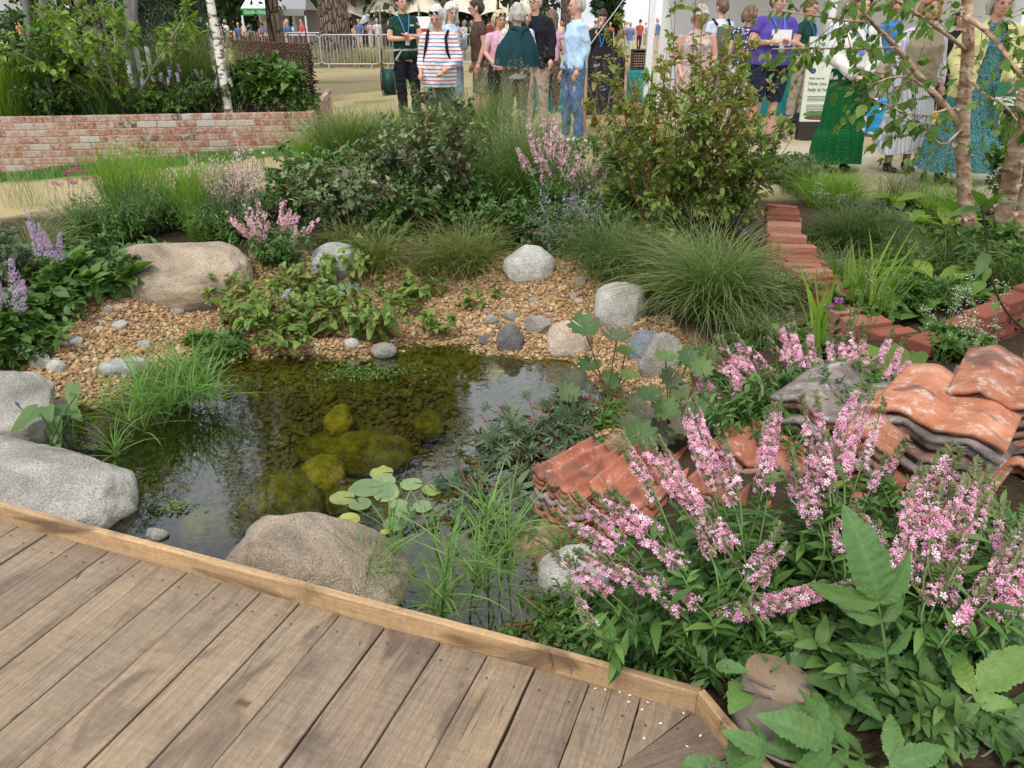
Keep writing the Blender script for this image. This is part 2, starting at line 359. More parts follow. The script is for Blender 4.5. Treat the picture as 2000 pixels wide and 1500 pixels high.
# ---------------------------------------------------------------- rocks
def icos(sub):
    import bmesh
    bm = bmesh.new(); bmesh.ops.create_icosphere(bm, subdivisions=sub, radius=1); bm.verts.ensure_lookup_table()
    V = np.array([v.co[:] for v in bm.verts]); F = np.array([[v.index for v in f.verts] for f in bm.faces]); bm.free(); return V, F
ICO5 = icos(6); ICO4 = icos(4); ICO2 = icos(2); ICO3 = icos(3)
def rockmat(name, a, b, c, sp=140, moss=0.0, stain=None, layers=0):
    M = Mat(name, .88, .2); big = M.noise(3.5, 6, dist=.6); col = M.ramp(big, [(.32, a), (.52, b), (.70, c)])
    s = M.noise(sp, 3, rough=.7); col = M.mix(.75, col, M.ramp(s, [(.30, (.45, .43, .40)), (.5, (1, 1, 1)), (.68, (1.55, 1.55, 1.5))]), 'MULTIPLY')
    bl = M.ramp(M.vor(85), [(.05, (.35, .35, .36)), (.22, (1, 1, 1))]); col = M.mix(.55, col, bl, 'MULTIPLY')
    if stain: col = M.mix(M.ramp(M.noise(2.2, 5, dist=1), [(.5, (0, 0, 0)), (.66, (.8, .8, .8))]), col, stain)
    if layers: col = M.mix(.5, col, M.ramp(M.noise(6, 6, M.obj((1, 1, 9)), dist=.8), [(.35, (.55, .53, .5)), (.6, (1.25, 1.25, 1.25))]), 'MULTIPLY')
    if moss:
        geo = M.n('ShaderNodeNewGeometry'); sx = M.n('ShaderNodeSeparateXYZ'); M.l(geo.outputs['Position'], sx.inputs[0])
        h = M.math('ADD', sx.outputs[2], M.math('MULTIPLY', M.noise(12, 4), .05))
        col = M.mix(M.ramp(M.math('MULTIPLY', M.math('ADD', h, .35), 5.0), [(.30, (1, 1, 1)), (.55, (0, 0, 0))]), col, M.mix(M.noise(40, 3), (.05, .055, .012), (.16, .15, .03)))
    cr = M.noise(2.6, 7, M.obj((1, 1, 2.2)), dist=.5, rough=.62); col = M.mix(M.math('MULTIPLY', M.ramp(M.math('ABSOLUTE', M.math('SUBTRACT', cr, .56)), [(.0, (.5, .5, .5)), (.008, (0, 0, 0))]), M.ramp(M.noise(5, 3), [(.5, (0, 0, 0)), (.62, (1, 1, 1))])), col, (.10, .085, .07)); col = M.mix(M.ramp(M.noise(11, 6, rough=.7), [(.60, (0, 0, 0)), (.72, (.55, .55, .55))]), col, c)
    M.color(col); h = M.math('ADD', M.noise(30, 7, rough=.7), M.math('MULTIPLY', M.noise(150, 3), .4)); M.bump(h, 1.0, .02); return M.m
RW = rockmat('granite_warm', (.19, .15, .11), (.37, .30, .225), (.52, .43, .325), moss=1, stain=(.45, .34, .22))
RG = rockmat('granite_grey', (.19, .17, .15), (.35, .33, .29), (.52, .49, .44), moss=1)
RP = rockmat('stone_pale', (.36, .34, .30), (.54, .52, .48), (.68, .66, .60), moss=1)
RS = rockmat('slate_pale_layered', (.25, .255, .245), (.42, .43, .41), (.60, .60, .57), moss=1, layers=1)
RD = rockmat('stone_dark', (.08, .075, .08), (.16, .15, .15), (.26, .24, .23), moss=1)
RB = rockmat('stone_bluegrey', (.13, .15, .17), (.23, .26, .29), (.40, .42, .44), moss=1)
RK = rockmat('stone_pink', (.38, .27, .21), (.55, .44, .35), (.66, .58, .48), moss=1)
M = Mat('algae_rock', .9, .1); M.color(M.mix(M.ramp(M.noise(16, 7, rough=.7), [(.35, (0, 0, 0)), (.65, (1, 1, 1))]), (.06, .065, .010), (.34, .32, .04))); M.bump(M.noise(34, 6, rough=.7), 1., .03); RA = M.m
M = Mat('algae_rock_bright', .9, .1); M.color(M.mix(M.ramp(M.noise(20, 7, rough=.7), [(.35, (0, 0, 0)), (.65, (1, 1, 1))]), (.16, .15, .012), (.46, .40, .03))); M.bump(M.noise(50, 5), .8, .02); RY = M.m
def rock(c, d, rz, seed, mat, label, cat='boulder', ang=.5, sub=None, name='boulder', group=None, tilt=0, lump=.10, sq=2.4):
    V, F = sub or ICO4; r = rng(seed); p = np.sign(V) * np.abs(V) ** (2 / sq); p = p / np.maximum((np.abs(V) ** sq).sum(1, keepdims=True) ** (1 / sq), 1e-6) * np.linalg.norm(V, axis=1, keepdims=True)
    V = norm(V) * (1 / ((np.abs(V) ** sq).sum(1, keepdims=True) ** (1 / sq)))
    for _ in range(int(4 + 7 * ang)):
        n = norm(r.normal(0, 1, 3)); h = r.uniform(.62, .92) + .12 * (1 - ang); dd = V @ n; k = dd > h; V = V - (np.where(k, (dd - h) * (.55 + .4 * ang), 0))[:, None] * n
    V = V * (1 + lump * fbm(V * 1.3, seed, 3) + .030 * fbm(V * 5, seed + 5, 4) - .035 * np.maximum(0, .12 - np.abs(fbm(V * 1.6, seed + 9, 3))) / .12 * ang)[:, None]
    V = V * (np.array(d) / 2); ct, stt = math.cos(tilt), math.sin(tilt); V = V @ np.array([(ct, 0, -stt), (0, 1, 0), (stt, 0, ct)]).T
    cs, sn = math.cos(rz), math.sin(rz); V = V @ np.array([(cs, -sn, 0), (sn, cs, 0), (0, 0, 1)]).T
    m = MB(); m.add(V + np.array(c), F); o = m.build(name, mat, loc=c); return tag(o, label, cat, group)
def rock_px(u0, u1, vt, vb, z, seed, mat, label, dep=.7, bury=.25, **k):
    uc = (u0 + u1) / 2
    if z > -.285: z = float(G(uc, vb)[2])
    pb = P(uc, vb, z); yf = pb[1]; dist = math.hypot(pb[1] * CP + (CAM_H - z) * SP, 0)
    wd = (u1 - u0) / FPX * dist; ry = wd * dep / 2; yc = yf + ry * .85; zt = Y(uc, vt, yc + ry * .15)[2]; hgt = max(zt - z, .02) * 1.06
    full = hgt * (1 + bury); wd2 = wd * (yc / yf) ** .5
    return rock((Y(uc, vb, yc)[0], yc, zt - full / 2), (wd2 * 1.04, ry * 2, full), k.pop('rz', 0), seed, mat, label, **k)
rock_px(216, 494, 470, 603, -.20, 11, RW, 'largest warm grey boulder lying on the gravel beach at left', dep=.62, sub=ICO5, ang=.0, lump=.06, sq=2.6, bury=.3)
rock((-2.0, 2.44, -.34), (1.06, .66, .56), -.30, 12, RG, 'big pale speckled boulder between the deck edge and the pond at left', sub=ICO5, ang=.1, lump=.05, sq=2.3)
rock((-.66, 1.96, -.34), (.64, .50, .54), -.32, 13, RW, 'rounded granite boulder in the water against the middle of the deck edge', sub=ICO5, ang=.15, lump=.06, sq=2.4)
rock((-2.36, 2.92, -.20), (.62, .52, .42), .2, 14, RG, 'grey boulder at the left picture edge behind the arrow leaved water plant', ang=.5, sub=ICO5)
for a in [
    (612, 706, 474, 545, -.16, 21, RS, 'layered pale grey stone under the dark shrub beside the largest boulder', {}),
    (530, 640, 548, 590, -.20, 22, RS, 'flat whitish stone half hidden by the heart leaved plants', {'dep': .8}),
    (615, 712, 548, 580, -.20, 23, RB, 'flat blue grey slab right of the flat whitish stone', {'dep': .8}),
    (988, 1080, 478, 553, -.17, 24, RP, 'pale upright stone in front of the small pink flowered plant at back', {'ang': .7}),
    (1160, 1262, 550, 640, -.20, 25, RP, 'white rounded stone beneath the arching grass at right of the beach', {'ang': .6}),
    (1068, 1160, 626, 696, -.27, 26, RK, 'pinkish cream boulder at the water edge of the beach', {'ang': .4}),
    (963, 1030, 632, 694, -.28, 27, RD, 'dark pointed stone standing at the water edge', {'ang': 1., 'lump': .16, 'sq': 1.7}),
    (934, 966, 653, 672, -.28, 28, RD, 'small flat dark stone left of the dark pointed stone', {'name': 'stone', 'cat': 'stone'}),
    (1020, 1080, 609, 656, -.24, 29, RG, 'angular grey stone between the dark pointed stone and the white rounded stone', {'ang': 1., 'name': 'stone', 'cat': 'stone'}),
    (983, 1014, 603, 629, -.22, 30, RG, 'small grey stone behind the dark pointed stone', {'ang': .9, 'name': 'stone', 'cat': 'stone'}),
    (945, 975, 611, 638, -.23, 31, RG, 'small mottled grey stone left of its near twin on the beach', {'ang': .9, 'name': 'stone', 'cat': 'stone'}),
    (1224, 1290, 645, 710, -.24, 32, RB, 'blue grey angular boulder behind the umbrella leaved plant', {'ang': .9}),
    (1246, 1332, 652, 736, -.23, 33, RG, 'speckled grey boulder standing in front of the blue grey one', {'ang': .9}),
    (122, 166, 657, 679, -.22, 34, RS, 'blue grey angular stone on the gravel in front of the lilac plumes', {'ang': 1., 'name': 'stone', 'cat': 'stone'}),
    (62, 102, 687, 720, -.24, 35, RP, 'pale angular stone in a pair on the left gravel', {'ang': .9, 'name': 'stone', 'cat': 'stone'}),
    (95, 129, 703, 730, -.25, 36, RP, 'pale round stone right of its angular partner on the left gravel', {'ang': .1, 'name': 'stone', 'cat': 'stone'}),
    (203, 290, 697, 738, -.27, 37, RS, 'pale green grey stone behind the sedge clump in the water', {'ang': .8}),
    (268, 302, 664, 680, -.23, 38, RS, 'flat pale stone on gravel above the sedge clump', {'name': 'stone', 'cat': 'stone'}),
    (218, 253, 625, 646, -.21, 39, RP, 'cream lumpy stone on the gravel below the largest boulder', {'ang': .8, 'name': 'stone', 'cat': 'stone'}),
    (177, 201, 638, 648, -.21, 40, RP, 'small white oval stone on the left gravel', {'ang': .1, 'name': 'stone', 'cat': 'stone'}),
    (205, 225, 596, 615, -.20, 41, RG, 'small grey cobble touching the left foot of the largest boulder', {'ang': .2, 'name': 'stone', 'cat': 'stone'}),
    (222, 243, 595, 608, -.20, 42, RK, 'small pinkish cobble beside the grey cobble at the largest boulder', {'ang': .2, 'name': 'stone', 'cat': 'stone'}),
    (186, 203, 624, 634, -.20, 43, RK, 'small buff stone above the white oval stone', {'ang': .3, 'name': 'stone', 'cat': 'stone'}),
    (333, 362, 601, 617, -.20, 44, RG, 'flat grey stone under the right foot of the largest boulder', {'ang': .4, 'name': 'stone', 'cat': 'stone'}),
    (674, 702, 660, 681, -.28, 45, RP, 'small white stone at the water edge below the heart leaved plants', {'ang': .5, 'name': 'stone', 'cat': 'stone'}),
    (727, 775, 670, 697, -.29, 46, RG, 'grey rounded stone half in the water below the heart leaved plants', {'ang': .4, 'name': 'stone', 'cat': 'stone'}),
    (1112, 1131, 572, 585, -.19, 47, RG, 'small grey pebble stone on the beach left of the white rounded stone', {'ang': .2, 'name': 'stone', 'cat': 'stone'}),
    (1121, 1140, 582, 595, -.2, 48, RK, 'small lilac pink stone in front of the small grey pebble stone', {'ang': .2, 'name': 'stone', 'cat': 'stone'}),
    (1033, 1053, 581, 594, -.2, 49, RG, 'lone brown grey pebble stone in the middle of the beach', {'ang': .1, 'name': 'stone', 'cat': 'stone'}),
    (1121, 1146, 539, 562, -.18, 50, RW, 'brown cobble under the grass tuft right of the pale upright stone', {'ang': .2, 'name': 'stone', 'cat': 'stone'}),
    (1122, 1145, 619, 635, -.24, 51, RP, 'small cream stone behind the pinkish cream boulder', {'ang': .5, 'name': 'stone', 'cat': 'stone'}),
    (284, 330, 1033, 1060, -.31, 52, RS, 'small whitish stone breaking the water near the deck edge', {'ang': .6, 'name': 'stone', 'cat': 'stone'}),
    (1050, 1185, 1075, 1185, -.27, 53, RP, 'white stone beside the water under the lowest pink flower spikes', {'ang': .5, 'dep': .9}),
    (1135, 1185, 795, 830, -.25, 54, RK, 'pink lumpy stone among the umbrella leaves', {'ang': .8, 'name': 'stone', 'cat': 'stone'}),
    (118, 150, 775, 800, -.29, 55, RG, 'small grey stone behind the arrow leaved water plant', {'ang': .5, 'name': 'stone', 'cat': 'stone'}),
    (10, 60, 760, 790, -.27, 56, RP, 'low pale stone on the gravel at the left picture edge', {'ang': .5, 'name': 'stone', 'cat': 'stone'}),
]:
    k = dict(a[8]); rock_px(*a[:8], **k)
def sub_rock(u0, u1, vt, vb, depth, seed, mat, label, **k):
    # refraction is not modelled: the stone stands on the bed, its top just under the surface
    uc = (u0 + u1) / 2; zt = WZ - depth; a = P(uc, (vt + vb) / 2, zt); dist = a[1] * CP + (CAM_H - zt) * SP
    wd = (u1 - u0) / FPX * dist; dy = P(uc, vt, zt)[1] - P(uc, vb, zt)[1]; zb = float(g(a[0], a[1])); h = min(max(zt - zb, .08) + .10, wd * .75)
    rock((a[0], a[1], zt - h / 2), (wd, dy * .9, h), 0, seed, mat, label, name='submerged_boulder', sq=2.1, lump=.12, **{**k, 'ang': k.get('ang', .2) * .4})
for a in [
    (478, 640, 895, 972, .05, 61, RA, 'largest olive algae covered boulder under the water', {'ang': .1}),
    (578, 668, 868, 935, .04, 62, RY, 'bright yellow green algae covered rock behind the largest sunken boulder', {'ang': .5}),
    (450, 560, 945, 990, .12, 63, RA, 'low olive sunken rock left of the largest sunken boulder', {'ang': .4}),
    (580, 800, 815, 880, .18, 64, RA, 'wide dim sunken boulder behind the bright yellow green rock', {'ang': .2}),
    (620, 700, 935, 975, .12, 65, RA, 'sunken rock beside the lily pads left of them', {'ang': .4}),
    (630, 690, 775, 830, .10, 68, RY, 'yellowish sunken rock under tree reflections in mid pond', {'ang': .5}),
    (510, 570, 745, 780, .10, 69, RA, 'sunken rock near the sedge clump', {'ang': .4}),
    (938, 998, 694, 736, .02, 70, RY, 'olive wet rock in shallow water right below the dark pointed stone', {'ang': .5}),
    (995, 1072, 690, 728, .03, 71, RA, 'flat algae rock in shallow water below the pinkish cream boulder', {'ang': .4}),
    (860, 960, 735, 775, .12, 72, RA, 'dim sunken boulder at the back of the pond', {'ang': .3}),
    (640, 760, 985, 1030, .18, 73, RA, 'sunken rock between the lily pads and the granite boulder', {'ang': .3}),
    (800, 870, 790, 830, .15, 74, RA, 'sunken rock at the right of the pond middle', {'ang': .3}),
    (330, 470, 965, 1040, .2, 75, RA, 'large dim sunken boulder beneath the sky reflection near the deck', {'ang': .2}),
    (560, 640, 700, 740, .08, 76, RA, 'sunken rock at the back left of the pond', {'ang': .3}),
    (700, 790, 740, 775, .12, 77, RA, 'sunken rock below the floating green weed', {'ang': .3}),
]: sub_rock(*a[:8], **a[8])
# ---------------------------------------------------------------- deck
DZ = -.10
M = Mat('weathered_oak', .8, .2)
ca, sa = math.cos(R(68.5)), math.sin(R(68.5))
def woodmat(name, rz, c1, c2, c3, dark, stain=.5, rough=.8, vert=False):
    M = Mat(name, rough, .2); tcn = M.n('ShaderNodeTexCoord'); m1 = M.n('ShaderNodeMapping'); m1.inputs['Rotation'].default_value = (0, 0, -rz); M.l(tcn.outputs['Object'], m1.inputs[0])
    add = M.n('ShaderNodeVectorMath'); add.operation = 'ADD'; cmb = M.n('ShaderNodeCombineXYZ'); off = M.math('MULTIPLY', M.attr('t1'), 37.0); M.l(off, cmb.inputs[0]); M.l(off, cmb.inputs[2]); M.l(m1.outputs[0], add.inputs[0]); M.l(cmb.outputs[0], add.inputs[1])
    def sc(v):
        m = M.n('ShaderNodeMapping'); m.inputs['Scale'].default_value = v; M.l(add.outputs[0], m.inputs[0]); return m.outputs[0]
    grain = M.noise(5, 8, sc((1.0, 22, 22)), rough=.68, dist=.5); fine = M.noise(130, 4, sc((.5, 4, 4)), rough=.75); blot = M.noise(3.2, 6, sc((1, 2.2, 2.2)), dist=1.0); crk = M.vor(2.4, sc((.45, 13, 13)), 'DISTANCE_TO_EDGE'); saw = M.noise(6, 4, sc((14, 2, 2)), dist=.4)
    c = M.ramp(grain, [(.22, c1), (.5, c2), (.8, c3)]); c = M.mix(.55, c, M.ramp(fine, [(.36, (.6, .58, .56)), (.62, (1.25, 1.25, 1.25))]), 'MULTIPLY'); c = M.mix(.5, c, M.ramp(saw, [(.35, (.82, .82, .83)), (.65, (1.14, 1.13, 1.12))]), 'MULTIPLY'); c = M.mix(.55, c, M.ramp(M.noise(1.7, 4, sc((1, 1.5, 1.5))), [(.35, (.72, .74, .78)), (.65, (1.15, 1.1, 1.02))]), 'MULTIPLY')
    c = M.mix(M.math('MULTIPLY', M.ramp(crk, [(.004, (1, 1, 1)), (.016, (0, 0, 0))]), M.ramp(M.noise(4, 3, sc((1, 3, 3))), [(.5, (0, 0, 0)), (.62, (.8, .8, .8))])), c, (.05, .035, .025))
    c = M.mix(M.ramp(blot, [(.52, (0, 0, 0)), (.66, (stain,) * 3)]), c, dark)
    c = M.mix(1., c, M.ramp(M.attr('t1'), [(0, (.80, .77, .78)), (.5, (1, 1, 1)), (1, (1.18, 1.14, 1.06))]), 'MULTIPLY')
    kn = M.ramp(M.vor(2.3, sc((1, 2.5, 2.5))), [(.03, (.3, .22, .16)), (.075, (1, 1, 1))]); c = M.mix(.6, c, kn, 'MULTIPLY')
    if 'edge' in name: c = M.mix(M.ramp(M.noise(7, 5, sc((1.6, .7, .5)), rough=.7), [(.62, (0, 0, 0)), (.68, (.9, .9, .9))]), c, (.07, .05, .035))
    M.color(c); M.bump(M.math('ADD', grain, M.math('MULTIPLY', fine, .5)), .45, .004); return M.m
WOOD = woodmat('weathered_oak_planks', R(68.5), (.165, .125, .088), (.258, .197, .138), (.35, .28, .205), (.095, .073, .06), .75)
WOOD2 = woodmat('weathered_oak_planks_turned', R(21), (.135, .103, .076), (.225, .172, .122), (.305, .242, .178), (.085, .066, .054), .7)
EDGE = woodmat('sawn_oak_edge', R(-19.6), (.32, .205, .105), (.43, .29, .16), (.52, .375, .23), (.11, .07, .042), .85)
EDGE2 = woodmat('sawn_oak_edge_turned', R(-62), (.28, .175, .09), (.39, .26, .145), (.48, .34, .205), (.10, .065, .04), .8)
deck = thing('wooden_deck', (-.6, 1.2, DZ), 'weathered oak plank deck with a raised sawn edge board beside the pond', 'deck')
A0 = P(0, 1017, DZ)[:2]; A1 = P(1356, 1391, DZ)[:2]; ed = norm(A1 - A0); pn = np.array((ed[1], -ed[0])) * 1.0   # towards the viewer
if pn[1] > 0: pn = -pn
gaps = np.array([P(u, v, DZ)[:2] for u, v in [(275, 1095), (432, 1137), (507, 1162), (580, 1185), (660, 1205), (752, 1227), (857, 1260), (950, 1282), (1045, 1310), (1150, 1340), (1250, 1368)]])
gs = list((gaps - A0) @ ed); s0 = gs[0]
while s0 > -2.2: s0 -= .13; gs.insert(0, s0)
gs.insert(gs.index([q for q in gs if q > (gaps[0] - A0) @ ed][0]), float((P(365, 1118, DZ)[:2] - A0) @ ed)) 
gs.append(float((A1 - A0) @ ed)); gs = sorted(gs); pd = np.array((math.cos(R(68.5)), math.sin(R(68.5)))); r = rng(5)
J0 = A1; J1 = P(1210, 1500, DZ)[:2]; jd = norm(J1 - J0)
mb = MB()
for i in range(len(gs) - 1):
    a, b = gs[i] + .0016, gs[i + 1] - .0016 - (.0035 if i % 3 == 0 else 0)
    if b - a < .02: continue
    pa = A0 + ed * a + pn * .001; pb = A0 + ed * b + pn * .001
    K = 26; V = []; L = 2.2; lift = r.uniform(-.0015, .002); tl = r.uniform(-.002, .002); fr_ = .002
    def lim(p):
        # stop planks at the mitre joint with the turned boards
        M2 = np.array([[-pd[0], -jd[0]], [-pd[1], -jd[1]]]); q = np.linalg.solve(M2, J0 - p); return q[0]
    la = lim(pa); lb = lim(pb); la = L if la <= 0 or a < 1.2 else min(L, la - .004); lb = L if lb <= 0 or b < 1.2 else min(L, lb - .004)
    for k in range(K):
        f_ = k / (K - 1); qa = pa - pd * la * f_; qb = pb - pd * lb * f_; wv = .0018 * vnoise(np.array([[f_ * 9, i * 3.1, 0.]]), 8)[0]
        qa = qa + ed * wv; z0 = DZ + lift
        for q, z in ((qa, z0 - .03), (qa, z0 - fr_), (qa + ed * fr_, z0), (qb - ed * fr_, z0 + tl), (qb, z0 + tl - fr_), (qb, z0 - .03)): V.append((q[0], q[1], z))
    F = [(k * 6 + j, k * 6 + j + 1, (k + 1) * 6 + j + 1, (k + 1) * 6 + j) for k in range(K - 1) for j in range(5)] 
    mb.add(V, F, r.uniform(0, 1)); e_ = (K - 1) * 6; mb.F.append(np.array([(0, 5, 4, 3), (0, 3, 2, 1)]) + mb.n - len(V)); mb.M.append(np.zeros(2, int))
mb.build('planks', WOOD, deck, smooth=False)
m2 = MB(); r2 = rng(77); a16 = np.arange(10) * 2 * np.pi / 10
for i in range(len(gs) - 1):
    for dd_ in (.07, .68, 1.2):
        for f_ in (.22, .78):
            q = A0 + ed * (gs[i] + (gs[i + 1] - gs[i]) * f_) - pd * (dd_ + r2.normal(0, .008)) + pn * 0; m2.add(np.stack([q[0] + .0032 * np.cos(a16), q[1] + .0032 * np.sin(a16), np.full(10, DZ + .0045)], -1), np.zeros((0, 3), int)); m2.F.append(np.array([np.arange(10) + m2.n - 10])); m2.M.append(np.zeros(1, int))
m2.build('screw_heads', plain('screw_rust', (.07, .05, .04), .6), deck, smooth=False)
# turned planks after the mitre
mb = MB(); B1 = P(1440, 1490, DZ)[:2]; kd = norm(B1 - A1); td = np.array((math.cos(R(21)), math.sin(R(21)))); tn = np.array((td[1], -td[0]))
for i in range(6):
    a, b = i * .135 + .004, (i + 1) * .135 - .003
    if i == 0: a = .006
    def at_(o_, d_, k_):
        q = A1 + d_ * 0; M2 = np.array([[d_[0], -td[0]], [d_[1], -td[1]]]); s_ = np.linalg.solve(M2, (J0 + tn * o_) - J0); return J0 + d_ * s_[0]
    q = [at_(a, jd, 0), at_(a, kd, 0), at_(b, kd, 0), at_(b, jd, 0)]; t = r.uniform(0, 1)
    V = [(*p, DZ + .001) for p in q] + [(*p, DZ - .03) for p in q]
    mb.add(V, [(0, 3, 2, 1), (0, 1, 5, 4), (1, 2, 6, 5), (2, 3, 7, 6), (3, 0, 4, 7)], t)
mb.build('turned_planks', WOOD2, deck, smooth=False)
def board(p0, p1, n_out, th, z0, z1, mat, name, cutb=0):
    m = MB(); K = 60; V = []; d = norm(p1 - p0)
    for k in range(K):
        f_ = k / (K - 1); q = p0 + (p1 - p0) * f_; wv = .0022 * fbm(np.array([[f_ * 14, 1, 0.]]), 3, 3)[0]; wz = .0025 * fbm(np.array([[f_ * 11, 5, 0.]]), 4, 3)[0]
        e_ = d * cutb * (1 if k == K - 1 else 0)
        for o_, z in ((0, z0), (0, z1 - .004), (.004, z1), (th - .004, z1), (th, z1 - .004), (th, z0)):
            qq = q + n_out * (o_ + (wv if o_ < .01 else 0)) + e_ * (o_ / th); V.append((qq[0], qq[1], z + (wz if z > z0 else 0)))
    F = [(k * 6 + j, k * 6 + j + 1, (k + 1) * 6 + j + 1, (k + 1) * 6 + j) for k in range(K - 1) for j in range(6 - 1)]
    m.add(V, F, .6); m.F.append(np.array([(0, 5, 4, 3), (0, 3, 2, 1), ((K - 1) * 6, (K - 1) * 6 + 1, (K - 1) * 6 + 2, (K - 1) * 6 + 3), ((K - 1) * 6, (K - 1) * 6 + 3, (K - 1) * 6 + 4, (K - 1) * 6 + 5)])); m.M.append(np.zeros(4, int))
    return m.build(name, mat, deck, smooth=False)
kn_ = np.array((kd[1], -kd[0])); kn_ = kn_ if kn_[0] > 0 else -kn_
bis = .045
board(A0 - ed * 2.2, A1, -pn, .024, DZ - .16, DZ + .068, EDGE, 'edge_board', cutb=.011)
board(A1, A1 + kd * .9, kn_, .024, DZ - .16, DZ + .066, EDGE2, 'edge_board')
# pale fallen petals on the planks near the corner
mb = MB(); pts = [P(u, v, DZ + .004) for u, v in [(1163, 1345), (1182, 1347), (1210, 1352), (1228, 1371), (1254, 1386), (1265, 1372), (1290, 1413), (1258, 1442), (1335, 1393), (1368, 1437), (1342, 1458), (1230, 1358), (1414, 1398)]]
n = len(pts); mb.inst(CSV, CSF, randrot(rng(3), n, .1) * np.array((.0026, .0045, .0008))[None, None, :], np.array(pts) + (0, 0, .001), rng(4).uniform(0, 1, n))
tag(mb.build('fallen_petals', plain('petal_white', (.75, .70, .68), .6)), 'tiny white fallen petals scattered on the deck corner', 'petals', kind='stuff')
# ---------------------------------------------------------------- leaf templates (length along +Y, width X, normal Z)
def leafT(n=4, shape='ovate', w=.5, fold=.18, curl=.25, teeth=0, tip=0.0, stalk=0.0, lobes=0):
    t = np.linspace(0, 1, n + 1)
    if shape == 'ovate': f = np.sin(np.pi * t ** .75) ** .85
    elif shape == 'lance': f = np.sin(np.pi * t ** .8) ** 1.1
    elif shape == 'heart': f = np.where(t < .12, .55 + 3.2 * t, (1 - (t - .12) / .88) ** .62 * .93); f[-1] = 0
    elif shape == 'obov': f = np.sin(np.pi * t ** 1.35) ** .9
    elif shape == 'strap': f = np.minimum(1, t * 6 + .2) * (1 - t ** 4)
    f = np.maximum(f, 0) * w / 2
    if lobes: f = f * (1 + lobes * np.cos(t * np.pi * 2 * 4.2))
    tf = np.ones(n + 1)
    if teeth: tf = 1 + teeth * np.where(np.arange(n + 1) % 2, 1, -1) * (t > .05)
    z = -curl * t ** 2; y = t * (1 - .12 * curl)
    if shape == 'heart': yl = y - np.where(t < .12, .10 * (1 - t / .12), 0)
    else: yl = y
    V = np.concatenate([np.stack([-f * tf, yl, z + fold * f], -1), np.stack([0 * f, y, z], -1), np.stack([f * tf, yl, z + fold * f], -1)])
    m = n + 1; F = []
    for k in range(n):
        F += [(k, m + k, m + k + 1, k + 1), (m + k, 2 * m + k, 2 * m + k + 1, m + k + 1)]
    V = V + np.array((0, stalk, 0)); V[:, 1] /= (1 + stalk)
    return V, np.array(F), np.tile(t, 3)
def palmT(k=7, shape='lance', w=.3, spread=R(150), n=3):
    """leaflets radiating from one point"""
    V, F, l = leafT(n, shape, w, .15, .2); VV = []; FF = []; LL = []
    for i in range(k):
        a = -spread / 2 + spread * i / (k - 1); s = 1 - .35 * abs(a) / (spread / 2); c, s_ = math.cos(a), math.sin(a)
        VV.append((V * s) @ np.array([(c, s_, 0), (-s_, c, 0), (0, 0, 1)])); FF.append(F + i * len(V)); LL.append(l)
    return np.concatenate(VV), np.concatenate(FF), np.concatenate(LL)
def discT(n=24, rings=4, lob=.1, k=7, cup=.12, notch=0.0, teeth=0.04, wave=.0, r_=None):
    """round lobed leaf, centre at origin"""
    a = np.linspace(notch, 2 * np.pi - notch, n + 1) + np.pi / 2; V = []; l = []
    for j in range(rings + 1):
        q = max(j / rings, .02); rr = q * (1 + q ** 2 * (lob * np.cos(k * (a - np.pi / 2)) + teeth * (np.arange(n + 1) % 2 * 2 - 1) * (j == rings)))
        z = cup * q ** 2 + wave * q * np.cos(k * (a - np.pi / 2)); V.append(np.stack([rr * np.cos(a) * .5, rr * np.sin(a) * .5, z], -1)); l += [q] * (n + 1)
    F = [(j * (n + 1) + i, j * (n + 1) + i + 1, (j + 1) * (n + 1) + i + 1, (j + 1) * (n + 1) + i) for j in range(rings) for i in range(n)]
    return np.concatenate(V), np.array(F), np.array(l)
def flowerT(k=5, w=.55, cup=.35, n=1):
    V = []; F = []; l = []
    for i in range(k):
        a = i * 2 * np.pi / k; c, s = np.cos(a), np.sin(a); b = len(V)
        for x, y, z, q in ((0, .08, 0, 0), (-w * .5, .62, cup * .6, .7), (0, 1, cup, 1), (w * .5, .62, cup * .6, .7)):
            V.append((x * c - y * s, x * s + y * c, z)); l.append(q)
        F.append((b, b + 3, b + 2, b + 1))
    V = np.array(V); V = V[:, [0, 2, 1]]; V[:, 2] *= 1.0   # faces along +Y
    return V * .5, np.array(F), np.array(l)
OV2 = leafT(2, w=.55); OV3 = leafT(3, w=.52); OV4 = leafT(4, w=.5); LN3 = leafT(3, 'lance', .24); LN2 = leafT(2, 'lance', .26); LN5 = leafT(5, 'lance', .28, curl=.35)
HT5 = leafT(5, 'heart', .85, fold=.12, curl=.25); FL5 = flowerT()
